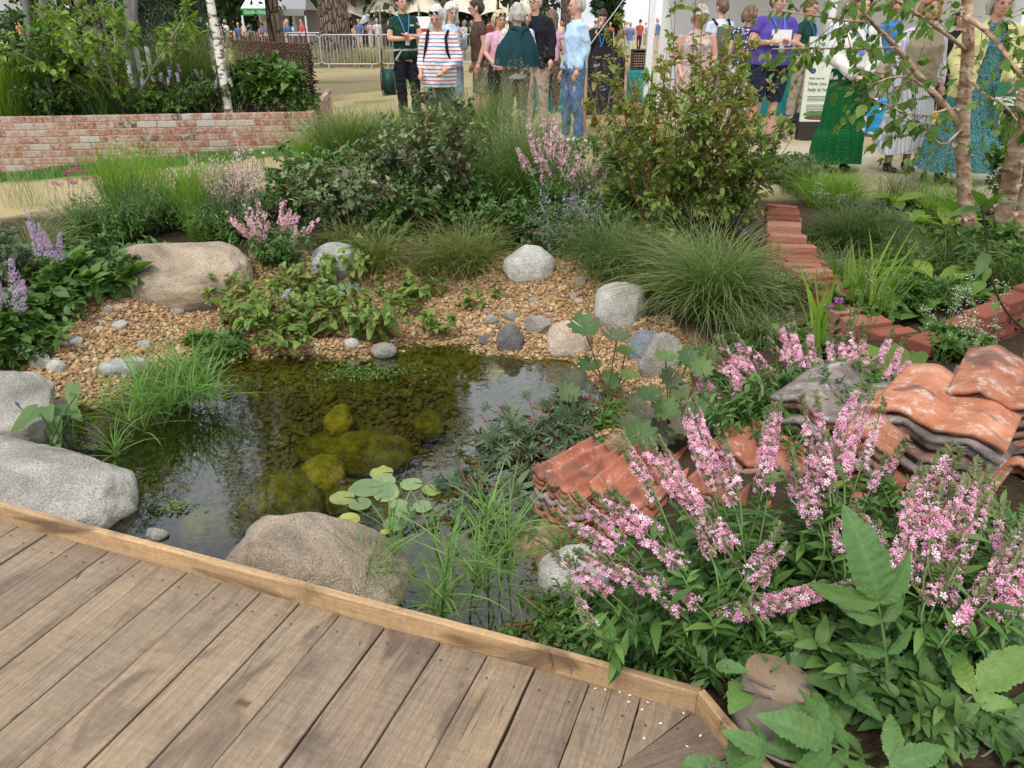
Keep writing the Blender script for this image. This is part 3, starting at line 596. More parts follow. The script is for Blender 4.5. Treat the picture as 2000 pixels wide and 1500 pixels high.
# ---------------------------------------------------------------- growth
def blades(mb, base, az, L, lean, droop, w, seg=6, t=None, mat=0, r=None):
    """arching ribbons. base (N,3); az direction; lean initial tilt from vertical; droop extra bend"""
    N = len(base); s = np.linspace(0, 1, seg + 1); ang = lean[:, None] + droop[:, None] * s[None] ** 1.5
    dr = np.sin(ang); dz = np.cos(ang); ds = L[:, None] / seg
    rad = np.concatenate([np.zeros((N, 1)), np.cumsum((dr[:, :-1] + dr[:, 1:]) / 2 * ds, 1)], 1); zz = np.concatenate([np.zeros((N, 1)), np.cumsum((dz[:, :-1] + dz[:, 1:]) / 2 * ds, 1)], 1)
    r = r or rng(1); tw = r.normal(0, .25, N)[:, None] * s[None] ** 2 * L[:, None]
    ca_, sa_ = np.cos(az)[:, None], np.sin(az)[:, None]
    c = np.stack([base[:, 0:1] + rad * ca_ - tw * sa_, base[:, 1:2] + rad * sa_ + tw * ca_, base[:, 2:3] + zz], -1)
    ra = r.uniform(-.9, .9, N)[:, None]; sx_ = np.cos(az + np.pi / 2)[:, None]; sy_ = np.sin(az + np.pi / 2)[:, None]
    side = np.stack(np.broadcast_arrays(sx_ * np.cos(ra) , sy_ * np.cos(ra), np.sin(ra) * .6), -1)
    ww = (w[:, None] * np.minimum(1, .55 + s * 2)[None] * (1 - s[None] ** 3 * .92) / 2)[..., None]
    Lf = c - side * ww; Rt = c + side * ww; V = np.stack([Lf, Rt], 2).reshape(N, -1, 3)
    k = np.arange(seg); F = np.stack([2 * k, 2 * k + 1, 2 * k + 3, 2 * k + 2], -1)
    FF = (F[None] + (np.arange(N) * 2 * (seg + 1))[:, None, None]).reshape(-1, 4)
    tt = np.repeat(t if t is not None else r.uniform(0, 1, N), 2 * (seg + 1))
    mb.add(V.reshape(-1, 3), FF, tt, mat, np.tile(np.repeat(s, 2), N)); return c[:, -1]
def tuft_mb(mb, c, h, n, seed, lean=(0, .5), droop=(.6, 1.8), w=.004, rad=.06, seg=6, mat=0, az=None, L=(.75, 1.15)):
    r = rng(seed); a = r.uniform(0, 2 * np.pi, n) if az is None else r.normal(az[0], az[1], n); q = rad * np.sqrt(r.uniform(0, 1, n)); a2 = r.uniform(0, 6.283, n)
    b = np.stack([c[0] + q * np.cos(a2), c[1] + q * np.sin(a2), np.full(n, c[2] - .01)], -1)
    return blades(mb, b, a, h * r.uniform(*L, n), r.uniform(*lean, n), r.uniform(*droop, n), w * r.uniform(.6, 1.3, n), seg, r=r, mat=mat)
def stems(r, base, n, h, spread, K=7, jit=.03, power=1.35, hv=(.65, 1), az=None, wob=.04):
    a = r.uniform(0, 6.283, n) if az is None else az; q = spread * np.sqrt(r.uniform(.02, 1, n)); H = h * r.uniform(*hv, n) * np.sqrt(np.maximum(.15, 1 - .45 * (q / max(spread, 1e-6)) ** 2))
    s = np.linspace(0, 1, K); b = np.asarray(base)[None] + np.stack([r.normal(0, jit, n), r.normal(0, jit, n), 0 * a], -1)
    hx = q[:, None] * s[None] ** power; P_ = b[:, None] + np.stack([hx * np.cos(a)[:, None], hx * np.sin(a)[:, None], H[:, None] * s[None]], -1)
    return P_ + np.cumsum(r.normal(0, wob * h / K, (n, K, 3)), 1) * s[None, :, None]
def along(P_, f):
    """P_ (N,K,3), f (N,m) in 0..1 -> points, tangents (N,m,3)"""
    N, K, _ = P_.shape; x = np.clip(f, 0, .9999) * (K - 1); i = x.astype(int); q = (x - i)[..., None]; n = np.arange(N)[:, None]
    a, b = P_[n, i], P_[n, i + 1]; return a * (1 - q) + b * q, norm(b - a)
def twigs(r, P_, m, L, lo=.25, up=.5, K=4, hi=1.0):
    f = r.uniform(lo, hi, (len(P_), m)); p, d = along(P_, f); p = p.reshape(-1, 3); d = d.reshape(-1, 3); n = len(p)
    o = r.normal(0, 1, (n, 3)); o = norm(o - (o * d).sum(-1, keepdims=True) * d); dr = norm(d * .7 + o * .9 + np.array((0, 0, up)) * .5)
    ll = L * r.uniform(.5, 1.2, n) * (1.15 - .5 * f.reshape(-1)); s = np.linspace(0, 1, K)
    return p[:, None] + dr[:, None] * (s[None, :, None] * ll[:, None, None]) + np.array((0, 0, -1.)) * (s ** 2 * .12)[None, :, None] * ll[:, None, None]
def put_leaves(mb, tpl, r, P_, m, size, lo=.1, ang=.9, droop=.15, pairs=True, mat=0, t=None, sv=.3, flat=.6, hi=1.0):
    f = np.sort(r.uniform(lo, hi, (len(P_), m)), 1); p, d = along(P_, f); p = p.reshape(-1, 3); d = d.reshape(-1, 3); n = len(p)
    o = r.normal(0, 1, (n, 3)); o = norm(o - (o * d).sum(-1, keepdims=True) * d); L = []
    for sg in ((1, -1) if pairs else (1,)):
        dr = norm(d * math.cos(ang) + sg * o * math.sin(ang) + np.array((0, 0, -droop)) + r.normal(0, .15, (n, 3)))
        M = frame(dr, up=(0, 0, 1), roll=r.normal(0, 1 - flat, n)); s = size * np.exp(r.normal(0, sv, n)) * (1.12 - .4 * f.reshape(-1))
        mb.inst(tpl[0], tpl[1], M * s[:, None, None], p, t if t is not None else r.uniform(0, 1, n), mat, tpl[2])
def shrub_mesh(root, base, h, spread, nst, ntw, tl, leaf, size, seed, lm, sm, npl=6, nsl=4, r0=.006, lo=.2, up=.5, power=1.3, top=None, pairs=True, droop=.15, hv=(.6, 1), flat=.6, jit=.05):
    r = rng(seed); S = stems(r, base, nst, h, spread, power=power, hv=hv, jit=jit); T = twigs(r, S, ntw, tl, lo=lo, up=up)
    m = MB(); m.tubes(S, np.linspace(r0, r0 * .3, S.shape[1]), 5); m.tubes(T, np.linspace(r0 * .35, r0 * .15, T.shape[1]), 3); m.build('stems', sm, root)
    m = MB(); put_leaves(m, leaf, r, T, npl, size, pairs=pairs, droop=droop, flat=flat); put_leaves(m, leaf, r, S, nsl, size, lo=.3, pairs=pairs, droop=droop, flat=flat)
    if top is None: return m.build('foliage', lm, root), S, T
    k = np.array([p[2] for q in m.V for p in q]); return m, S, T
# ---------------------------------------------------------------- foliage materials
L_GRASS = leafmat('grass_green', [(.045, .085, .018), (.075, .14, .03), (.12, .20, .05)], tr=.35, noise=.1, edge=(.20, .24, .08))
L_BRIGHT = leafmat('grass_bright', [(.10, .19, .02), (.16, .27, .035), (.24, .35, .06)], tr=.4, noise=.1)
L_SEDGE = leafmat('sedge_arching', [(.06, .11, .022), (.10, .165, .038), (.16, .235, .07)], tr=.35, noise=.1, edge=(.30, .30, .15))
L_OLIVE = leafmat('grass_olive', [(.065, .10, .018), (.12, .16, .035), (.20, .22, .06)], tr=.3, noise=.1, edge=(.25, .22, .08))
L_STRAW = leafmat('grass_straw', [(.28, .22, .12), (.42, .34, .20), (.5, .42, .28)], tr=.2, noise=.1)
L_SHADE = leafmat('leaf_dark_green', [(.035, .08, .02), (.065, .13, .03), (.11, .19, .045)], tr=.2)
L_MID = leafmat('leaf_mid_green', [(.05, .105, .022), (.08, .16, .032), (.13, .23, .05)], tr=.3)
L_LIME = leafmat('leaf_lime', [(.12, .20, .03), (.17, .28, .045), (.26, .36, .07)], tr=.35)
L_GREY = leafmat('leaf_grey_green', [(.07, .10, .06), (.11, .155, .09), (.17, .22, .13)], tr=.25)
L_CORNUS = leafmat('leaf_dark_dogwood', [(.065, .11, .042), (.10, .155, .06), (.145, .205, .085), (.115, .105, .075), (.19, .26, .105), (.26, .32, .18)], tr=.2)
L_EUON = leafmat('leaf_spindle', [(.07, .12, .022), (.11, .175, .03), (.15, .22, .04), (.20, .26, .055), (.25, .24, .065)], tr=.3)
L_EUTOP = leafmat('leaf_spindle_tip', [(.13, .19, .035), (.19, .24, .045), (.25, .25, .06), (.26, .16, .06)], tr=.35)
L_HOUT = leafmat('leaf_heart', [(.09, .16, .035), (.13, .22, .05), (.17, .27, .06), (.22, .30, .07), (.27, .25, .08)], tr=.35, ns=90)
L_CYP = leafmat('leaf_umbrella_sedge', [(.09, .18, .035), (.13, .25, .05), (.20, .33, .09)], tr=.35, noise=.05)
L_POT = leafmat('leaf_marsh', [(.05, .085, .045), (.08, .13, .065), (.13, .18, .10)], tr=.2)
L_DARM = leafmat('leaf_umbrella_plant', [(.055, .11, .04), (.08, .15, .05), (.13, .21, .065), (.10, .12, .07), (.13, .105, .075)], tr=.3, ns=40)
L_LOOSE = leafmat('leaf_loosestrife', [(.03, .085, .02), (.055, .13, .028), (.09, .19, .04), (.14, .24, .05)], tr=.28)
L_BIRCH = leafmat('leaf_birch', [(.06, .13, .02), (.10, .19, .03), (.15, .25, .045)], tr=.4)
L_TREE = leafmat('leaf_tree_far', [(.016, .032, .012), (.028, .052, .018), (.045, .075, .025)], tr=.15)
L_PINE = leafmat('pine_needles', [(.018, .038, .016), (.03, .058, .024), (.05, .085, .034)], tr=.1)
P_PINK = leafmat('petal_pink', [(.42, .22, .22), (.64, .22, .43), (.76, .32, .58), (.80, .42, .66), (.84, .60, .77), (.86, .78, .85)], tr=.3, noise=.0, edge=(.82, .50, .66))
P_PINK2 = leafmat('petal_pale_pink', [(.62, .36, .48), (.74, .50, .60), (.80, .66, .70)], tr=.3, noise=0)
P_LILAC = leafmat('petal_lilac', [(.36, .20, .46), (.50, .34, .62), (.64, .50, .74)], tr=.3, noise=0)
P_MAG = leafmat('petal_magenta', [(.28, .02, .12), (.45, .04, .24), (.60, .12, .38)], tr=.3, noise=0)
P_WHITE = leafmat('petal_white_cream', [(.55, .56, .48), (.70, .70, .64), (.80, .80, .76)], tr=.3, noise=0)
P_BUD = leafmat('bud_grey_green', [(.10, .12, .05), (.16, .18, .08), (.22, .20, .12)], tr=.2)
S_RED = plain('stem_red', (.20, .055, .04)); S_GREEN = plain('stem_green', (.09, .15, .04)); S_BROWN = plain('stem_brown', (.10, .065, .04)); S_TAN = plain('stem_tan', (.28, .20, .12))
# ---------------------------------------------------------------- builders of whole plants
def gat(p): return np.array((p[0], p[1], float(g(p[0], p[1]))))
def grass(px, label, h, n, seed, mat=None, name='grass_tuft', group=None, tops=None, at=None, **k):
    b = gat(at) if at is not None else G(*px); t = thing(name, b, label, 'grass', group); m = MB(); e = tuft_mb(m, b, h, n, seed, **k); m.build('blades', mat or L_GRASS, t)
    if tops:
        nt_, hh, mt = tops; r = rng(seed + 9); m = MB(); e = tuft_mb(m, b, hh, nt_, seed + 1, w=.0022, lean=(0, .35), droop=(.2, .9), rad=k.get('rad', .06), mat=0)
        N = len(e); q = np.repeat(e, 14, 0) + r.normal(0, 1, (N * 14, 3)) * np.array((.012, .012, .035)) - (0, 0, .03)
        m.inst(LN2[0], LN2[1], frame(norm(r.normal(0, 1, (N * 14, 3)) + (0, 0, .8))) * .018, q, r.uniform(0, 1, N * 14)); m.build('seed_heads', mt, t)
    return t
def bloom_spikes(r, S, lo, hi, per, rad, fs, root, mat, name='flower_spike', taper=.6, budm=None, bud=.12, tpl=None, sep=True, buds_n=26):
    """flowers massed around the upper part of every stem; one mesh per stem"""
    tpl = tpl or FL5; cur = MB()
    for i in range(len(S)):
        m = MB() if sep else cur; n = int(per * r.uniform(.75, 1.2)); f = r.uniform(0, 1, n); p, d = along(S[i:i + 1], (lo + (hi - lo) * f)[None]); p, d = p[0], d[0]
        o = r.normal(0, 1, (n, 3)); o = norm(o - (o * d).sum(-1, keepdims=True) * d); rr = rad * (1 - taper * f)[:, None] * r.uniform(.6, 1.1, (n, 1))
        M = frame(norm(o + d * .25 + r.normal(0, .2, (n, 3))), roll=r.uniform(0, 6, n)) * (fs * r.uniform(.7, 1.2, n) * (1 - .35 * taper * f))[:, None, None]
        m.inst(tpl[0], tpl[1], M, p + o * rr, r.uniform(0, 1, n), 0, tpl[2])
        if budm is not None:
            nb = buds_n; f = np.concatenate([r.uniform(hi - .02, 1, nb), r.uniform(lo, hi, nb)]); p, d = along(S[i:i + 1], f[None]); p, d = p[0], d[0]; o = r.normal(0, 1, p.shape); o = norm(o - (o * d).sum(-1, keepdims=True) * d)
            q = np.concatenate([rad * .45 * (1.1 - (f[:nb] - hi) / max(1 - hi, 1e-3)), np.full(nb, rad * .5)])[:, None]
            m.inst(OV2[0], OV2[1], frame(norm(o + d * 1.1)) * (bud * rad * 6 * r.uniform(.6, 1.1, 2 * nb))[:, None, None], p + o * q * .5, r.uniform(0, 1, 2 * nb), 1, OV2[2])
        if sep: m.build(name, [mat, budm or mat], root)
    if not sep: cur.build(name, [mat, budm or mat], root)
def perennial(base, label, cat, h, spread, nst, seed, leaf=LN3, lsize=.05, nl=14, lm=None, sm=None, per=60, rad=.016, fs=.012, fm=None, budm=None, lo=.62, hi=.93, name='flowering_plant', sep=True, nfl=None, power=1.2, group=None, hv=(.7, 1), low=60, az=None, fill=None, jit=.04, wob=.04, fname='flower_spike', taper=.5, bn=26):
    r = rng(seed); t = thing(name, base, label, cat, group); S = stems(r, base, nst, h, spread, power=power, hv=hv, jit=jit, az=az, K=9, wob=wob)
    m = MB(); m.tubes(S, np.linspace(.0035, .0012, 9), 4); m.build('stems', sm or S_GREEN, t); m = MB()
    put_leaves(m, leaf, r, S, nl, lsize, lo=.05, ang=1.0, hi=lo + .04, flat=.7)
    if fill: 
        S2 = stems(r, base, fill[0], h * fill[1], spread * fill[2], power=1.1, jit=jit * 2); put_leaves(m, leaf, r, S2, fill[3], lsize, lo=.15, ang=1.0)
    m.build('foliage', lm or L_MID, t)
    if fm is not None: bloom_spikes(r, S[:nfl] if nfl else S, lo, hi, per, rad, fs, t, fm, budm=budm, sep=sep, name=fname, taper=taper, buds_n=bn)
    return t
# ================================================================ planting round the pond
# -- arching sedges and grasses behind the beach
def sedge(px, label, h, n, seed, **k):
    kw = dict(mat=L_SEDGE, lean=(.05, .9), droop=(.9, 2.0), w=.0042, rad=.09); kw.update(k); return grass(px, label, h, n, seed, **kw)
sedge((1385, 615), 'big arching sedge mound right of the white rounded stone', .66, 1500, 101, rad=.14, w=.0045)
sedge((1500, 600), 'arching sedge between the big mound and the brick wall', .36, 380, 102, rad=.09)
sedge((1190, 540), 'arching green sedge behind the white rounded stone', .54, 900, 103, rad=.14, mat=L_GRASS)
sedge((1290, 560), 'dark sedge tucked under the reddish spindle bush', .52, 700, 104, rad=.14, mat=L_GRASS)
sedge((915, 535), 'olive sedge tuft left of the pale upright stone', .50, 700, 105, rad=.12, mat=L_OLIVE)
sedge((845, 540), 'olive sedge tuft touching the dark leaved shrub', .42, 420, 106, rad=.10, mat=L_OLIVE)
sedge((740, 530), 'small olive sedge below the dark shrub near the layered stone', .42, 450, 107, rad=.1, mat=L_OLIVE)
sedge((690, 500), 'wispy sedge behind the layered pale stone', .40, 260, 108, rad=.1, mat=L_OLIVE)
sedge((70, 520), 'bronze green sedge behind the lilac plumes at left edge', .42, 520, 109, rad=.1, mat=L_OLIVE)
grass((1010, 400), 'tall soft grass mound behind the olive sedges', .92, 1200, 110, mat=L_GRASS, rad=.26, w=.005, lean=(.0, .8), droop=(.6, 1.7))
grass((930, 330), 'tall green grass left of the pink spikes at back', 1.0, 900, 111, mat=L_GRASS, rad=.2, w=.005, lean=(0, .5), droop=(.4, 1.4))
grass((690, 330), 'broad green grass mass behind the dark shrub left end', .72, 1500, 112, mat=L_GRASS, rad=.34, w=.006, lean=(0, .6), droop=(.5, 1.5))
grass((780, 310), 'green grass clump behind the dark shrub middle', .66, 1000, 113, mat=L_GRASS, rad=.3, w=.006, lean=(0, .6), droop=(.5, 1.5))
grass((620, 340), 'pale green grass between dark shrub and lawn', .6, 500, 114, mat=L_BRIGHT, rad=.2, w=.005, lean=(0, .6), droop=(.5, 1.5))
grass((250, 440), 'upright yellow green grass clump behind the largest boulder left side', .66, 340, 115, mat=L_BRIGHT, rad=.12, w=.006, lean=(0, .3), droop=(.1, .7))
grass((395, 465), 'upright yellow green grass clump behind the largest boulder middle', .68, 300, 116, mat=L_BRIGHT, rad=.10, w=.006, lean=(0, .28), droop=(.1, .8))
grass((300, 400), 'thin yellow green grass among the blue flowers', .55, 220, 117, mat=L_BRIGHT, rad=.16, w=.005, lean=(0, .3), droop=(.1, .7))
for i, (u, v, h, n, lb) in enumerate([(1080, 300, 1.0, 60, 'airy seeding grass in front of the man in light blue shirt'), (985, 290, .95, 55, 'airy seeding grass in front of the woman with teal jacket'), (1185, 330, 1.05, 60, 'airy seeding grass in front of the chalkboard'),
        (900, 300, .9, 40, 'airy seeding grass in front of the striped shirt woman'), (520, 340, .7, 50, 'thin seeding grass in front of the brick bed end'), (250, 360, .6, 40, 'thin seeding grass in front of the brick bed middle'), (60, 400, .6, 60, 'thin seeding grass at the left edge before the lawn strip')]):
    grass((u, v), lb, h * .6, n, 120 + i, mat=L_GRASS, rad=.22, w=.003, lean=(0, .3), droop=(.2, .9), tops=(n, h, L_STRAW))
# -- dark dogwood
def shrub(px, label, name, cat, h, spread, nst, ntw, tl, leaf, size, seed, lm, sm, at=None, **k):
    b = gat(at) if at is not None else G(*px); t = thing(name, b, label, cat); shrub_mesh(t, b, h, spread, nst, ntw, tl, leaf, size, seed, lm, sm, **k); return t
shrub((860, 440), 'dark leaved dogwood shrub with red stems, its tall right half', 'dogwood_shrub', 'shrub', 1.06, .36, 30, 14, .17, OV4, .050, 201, L_CORNUS, S_RED, r0=.007)
shrub((680, 460), 'dark leaved dogwood shrub, the low spreading left half', 'dogwood_shrub', 'shrub', .64, .56, 26, 13, .15, OV4, .050, 202, L_CORNUS, S_RED)
shrub((770, 380), 'dark leaved dogwood behind the other two dogwoods', 'dogwood_shrub', 'shrub', .68, .5, 20, 12, .15, OV4, .048, 203, L_CORNUS, S_RED)
shrub((600, 440), 'small dark bushy perennial right of the pink flowers near the largest boulder', 'bushy_perennial', 'plant', .5, .26, 26, 10, .08, OV3, .036, 204, L_SHADE, S_GREEN)
for i, (u, v, h, s_, sz, lb) in enumerate([(760, 470, .42, .45, .05, 'low dark dogwood suckers in front of the dogwood shrub'), (880, 440, .5, .4, .05, 'low dark foliage between dogwood and tall grass'), (640, 400, .5, .5, .045, 'dark mixed foliage behind the bushy perennial'), (1000, 480, .36, .3, .05, 'dark foliage behind the olive sedge tufts'), (1180, 470, .4, .3, .045, 'green foliage left of the spindle bush foot'), (1060, 330, .35, .6, .04, 'green undergrowth in front of the beige trousers man'), (880, 350, .45, .6, .04, 'green undergrowth in front of the striped shirt woman'), (440, 420, .34, .5, .035, 'green undergrowth behind the pale pink spires'), (1230, 330, .4, .5, .04, 'green undergrowth before the chalkboard')]):
    shrub((u, v), lb, 'undergrowth_plant', 'plant', h, s_, 44, 10, .12, OV3, sz, 230 + i, L_SHADE if i in (0, 1, 3) else L_MID, S_RED if i == 0 else S_GREEN, hv=(.3, 1), power=.9)
# -- spindle bush with reddish tips
b = G(1318, 480); sp = thing('spindle_bush', b, 'large spindle bush with yellow and red tinted tips right of centre', 'shrub')
r = rng(210); S = stems(r, b, 84, 1.30, .54, hv=(.25, 1), power=.8, jit=.14); T = twigs(r, S, 17, .17, lo=.05, up=.5); m = MB(); m.tubes(S, np.linspace(.007, .002, 7), 5); m.tubes(T, np.linspace(.0022, .001, 4), 3); m.build('stems', S_BROWN, sp)
m = MB(); put_leaves(m, OV4, r, T, 6, .046, droop=.25); put_leaves(m, OV4, r, S, 6, .046, lo=.1, hi=.75); m.build('foliage', L_EUON, sp)
S2 = stems(r, b, 36, 1.84, .54, hv=(.62, 1), power=1.0, jit=.14); T2 = twigs(r, S2, 5, .14, lo=.6, up=1.0); m = MB(); m.tubes(S2, np.linspace(.006, .0014, 7), 4); m.tubes(T2, np.linspace(.002, .001, 4), 3); m.build('shoots', S_RED, sp)
m = MB(); put_leaves(m, OV4, r, S2, 9, .050, lo=.55, droop=.4, flat=.4); put_leaves(m, OV4, r, T2, 5, .046, droop=.4, flat=.4); m.build('tip_leaves', L_EUTOP, sp)
# -- pink and lilac perennials
def gp(u, v): return G(u, v)
perennial(gp(535, 520), 'pink spiked penstemon at the right end of the largest boulder', 'flower plant', .48, .28, 30, 301, fm=P_PINK, per=34, rad=.018, fs=.022, lo=.66, hi=1, lm=L_SHADE, lsize=.05, fill=(50, .75, 1.1, 12))
perennial(gp(470, 455), 'pale pink flowered perennial with tall airy spires behind the pink penstemon', 'flower plant', .74, .28, 40, 302, fm=P_PINK2, per=60, rad=.019, fs=.019, lo=.5, hi=1, lm=L_GREY, lsize=.045, fill=(60, .6, 1.2, 12))
perennial(gp(390, 400), 'single arching pale pink spike left of the pale pink spires', 'flower plant', .48, .10, 6, 303, fm=P_PINK2, per=40, rad=.014, fs=.014, lo=.7, hi=1, lm=L_GREY, fill=(30, .7, 1.4, 10))
perennial(gp(1075, 440), 'pink snapdragon like spikes behind the tall grass mound', 'flower plant', .84, .28, 30, 304, fm=P_PINK, per=36, rad=.020, fs=.024, lo=.72, hi=1, lm=L_MID, lsize=.05, fill=(50, .65, 1.1, 12))
perennial(gp(1040, 360), 'dusty pink haze of tiny flowers behind the pink snapdragon spikes', 'flower plant', .72, .34, 34, 305, fm=P_PINK2, per=70, rad=.03, fs=.010, lo=.55, hi=1, lm=L_GREY, sep=False, fname='flower_haze')
perennial(gp(1100, 500), 'grey leaved perennial with small white and lilac flowers behind the pale upright stone', 'flower plant', .52, .30, 40, 306, fm=P_LILAC, per=12, rad=.018, fs=.014, lo=.75, hi=1, lm=L_GREY, lsize=.038, sep=False, fname='flowers', fill=(60, .8, 1.1, 12))
perennial(gp(1130, 430), 'pink and white speckled perennial against the spindle bush left side', 'flower plant', .62, .26, 26, 307, fm=P_PINK2, per=26, rad=.02, fs=.015, lo=.65, hi=1, lm=L_MID, lsize=.04, sep=False, fname='flowers', fill=(50, .75, 1.1, 12))
perennial(gp(1062, 495), 'tiny pink flower head above the pale upright stone', 'flower plant', .22, .06, 8, 308, fm=P_PINK, per=14, rad=.014, fs=.012, lo=.8, hi=1, lm=L_MID, lsize=.03, sep=False, fname='flowers')
for i, (u, v, h, s, lb) in enumerate([(250, 470, .52, .34, 'blue dotted catmint mass left of the largest boulder'), (330, 450, .55, .34, 'blue dotted catmint mass behind the largest boulder'), (180, 480, .42, .28, 'blue dotted catmint mass behind the lilac spikes'), (440, 470, .45, .26, 'green leafy mass between yellow grass and pink penstemon')]):
    perennial(gp(u, v), lb, 'flower plant', h, s, 46, 310 + i, fm=leafmat('petal_blue_%d' % i, [(.10, .08, .22), (.20, .16, .36)], noise=0) if i == 0 else bpy.data.materials['petal_blue_0'], per=5, rad=.02, fs=.012, lo=.6, hi=1, lm=L_MID, lsize=.034, sep=False, fname='flowers', fill=(90, .85, 1.1, 14), sm=S_GREEN, name='catmint')
def clusterhead(px, h, spread, n, label, seed, fm, fr=.02, fs=.014, per=24, lm=L_MID, budm=None, name='flowering_plant'):
    b = G(*px); r = rng(seed); t = thing(name, b, label, 'flower plant'); S = stems(r, b, n, h, spread, power=1.1, hv=(.75, 1)); m = MB(); m.tubes(S, .0013, 3); put_leaves(m, LN2, r, S, 6, .035, hi=.7); m.build('stems', S_GREEN, t)
    for i in range(n):
        e = S[i, -1]; d = norm(r.normal(0, 1, (per, 3)) + (0, 0, .5)); m = MB(); m.inst(FL5[0], FL5[1], frame(d, roll=r.uniform(0, 6, per)) * fs, e + d * fr * np.array((1, 1, .5)), r.uniform(0, 1, per), 0, FL5[2]); m.build('flower_head', fm, t)
    return t
clusterhead((150, 470), .58, .18, 12, 'deep magenta flower heads on thin stems left of the blue catmint', 330, P_MAG)
clusterhead((1525, 430), .12, .04, 2, 'small purple flower on the far end of the brick wall', 331, leafmat('petal_purple', [(.30, .08, .36), (.48, .18, .56)], noise=0), name='purple_flower')
clusterhead((1462, 500), .22, .04, 2, 'small purple flower in the grass left of the brick wall', 332, bpy.data.materials['petal_purple'], name='purple_flower')
clusterhead((1588, 700), .32, .04, 2, 'purple scabious heads rising above the middle pink flowers', 333, bpy.data.materials['petal_purple'], name='purple_flower')
clusterhead((1040, 300), .6, .4, 16, 'flat white yarrow heads in front of the beige trousers man', 334, P_WHITE, fr=.028, fs=.010, name='yarrow')
clusterhead((250, 370), .5, .3, 9, 'flat white yarrow heads in front of the brick bed', 335, P_WHITE, fr=.03, fs=.012, name='yarrow')
clusterhead((930, 310), .62, .35, 12, 'small lilac scabious dots behind the dogwood top', 336, P_LILAC, fr=.014, fs=.014, name='scabious')
clusterhead((500, 350), .34, .14, 3, 'white daisy like flowers before the lawn strip', 337, P_WHITE, fr=.016, fs=.02, per=14, name='daisy')
grass((450, 400), 'wispy dark stemmed seed heads in front of the brick bed', .3, 60, 338, mat=L_OLIVE, rad=.2, w=.003, lean=(0, .3), droop=(.2, .7), tops=(46, .85, S_BROWN))
# -- lilac plumes and toothed leaves at the left edge
def plume(px, h, spread, n, label, seed, fm, rad=.028, lo=.62, lean=0, nm='lilac_spire'):
    return perennial(G(*px), label, 'flower plant', h, spread, n, seed, fm=fm, per=260, rad=rad, fs=.013, lo=lo, hi=1, leaf=leafT(5, w=.6, teeth=.12), lsize=.065, nl=5, lm=L_MID, fill=(24, .42, 1.3, 6), name=nm, taper=.8, jit=.05)
plume((130, 590), .62, .12, 6, 'lilac flower spires with broad leaves left of the largest boulder', 340, P_LILAC)
plume((40, 690), .54, .18, 7, 'fluffy lilac astilbe plumes at the left picture edge', 341, P_LILAC, rad=.045, nm='astilbe')
shrub((50, 640), 'dense toothed green foliage under the lilac plumes at the left edge', 'leafy_perennial', 'plant', .22, .26, 38, 8, .09, leafT(5, w=.55, teeth=.12), .048, 342, L_MID, S_GREEN)
shrub((165, 575), 'broad dark leaves at the foot of the lilac spires', 'leafy_perennial', 'plant', .20, .22, 24, 6, .08, leafT(5, w=.6, teeth=.12), .085, 343, L_MID, S_GREEN)
shrub((10, 560), 'feathery green foliage behind the astilbe at the left edge', 'leafy_perennial', 'plant', .38, .3, 34, 8, .09, OV2, .032, 344, L_GREY, S_GREEN)
shrub((30, 700), 'low creeping foliage with dark pink buds below the astilbe', 'leafy_perennial', 'plant', .14, .22, 30, 8, .08, OV3, .035, 345, L_SHADE, S_RED)
shrub((240, 545), 'dark leaves pressed behind the left flank of the largest boulder', 'leafy_perennial', 'plant', .30, .3, 30, 7, .08, OV3, .045, 346, L_SHADE, S_GREEN)
# -- heart leaved water side plants
for i, (u, v, h, s, n, lb) in enumerate([(500, 640, .34, .26, 30, 'heart leaved red stemmed plant right of the largest boulder'), (560, 680, .26, .24, 26, 'heart leaved plant at the waterline left of its neighbours'), (660, 655, .30, .26, 30, 'heart leaved plant in the middle of the pond edge'),
        (740, 660, .30, .24, 26, 'heart leaved plant leaning over the water right of middle'), (800, 600, .26, .20, 18, 'heart leaved plant behind at the beach'), (690, 545, .30, .14, 14, 'yellowish heart leaved plant in front of the layered stone'), (610, 590, .30, .24, 26, 'heart leaved plant between flat stone and waterline'), (850, 650, .20, .10, 7, 'thin heart leaved shoots at the beach corner'), (925, 600, .16, .05, 4, 'small lone heart leaved shoot on the beach'), (430, 600, .26, .18, 16, 'heart leaved plant overlapping the foot of the largest boulder')]):
    b = G(u, v); b[2] = max(b[2], WZ - .02); t = thing('heart_leaf_plant', b, lb, 'water plant', 'heart leaved plants along the pond edge'); r = rng(360 + i); S = stems(r, b, n, h, s, hv=(.6, 1), jit=.06)
    m = MB(); m.tubes(S, np.linspace(.0028, .0015, 7), 4); m.build('stems', S_RED, t); m = MB(); put_leaves(m, HT5, r, S, 7, .066, lo=.25, droop=.55, pairs=False, ang=1.1, flat=.7, sv=.22); put_leaves(m, HT5, r, S, 3, .04, lo=.85, droop=.4, pairs=True, ang=.9); m.build('foliage', L_HOUT, t)
shrub((430, 690), 'dark trailing marsh foliage left of the heart leaved plants', 'marsh_plant', 'water plant', .10, .22, 26, 7, .07, palmT(5, w=.24), .045, 371, L_MID, S_RED)
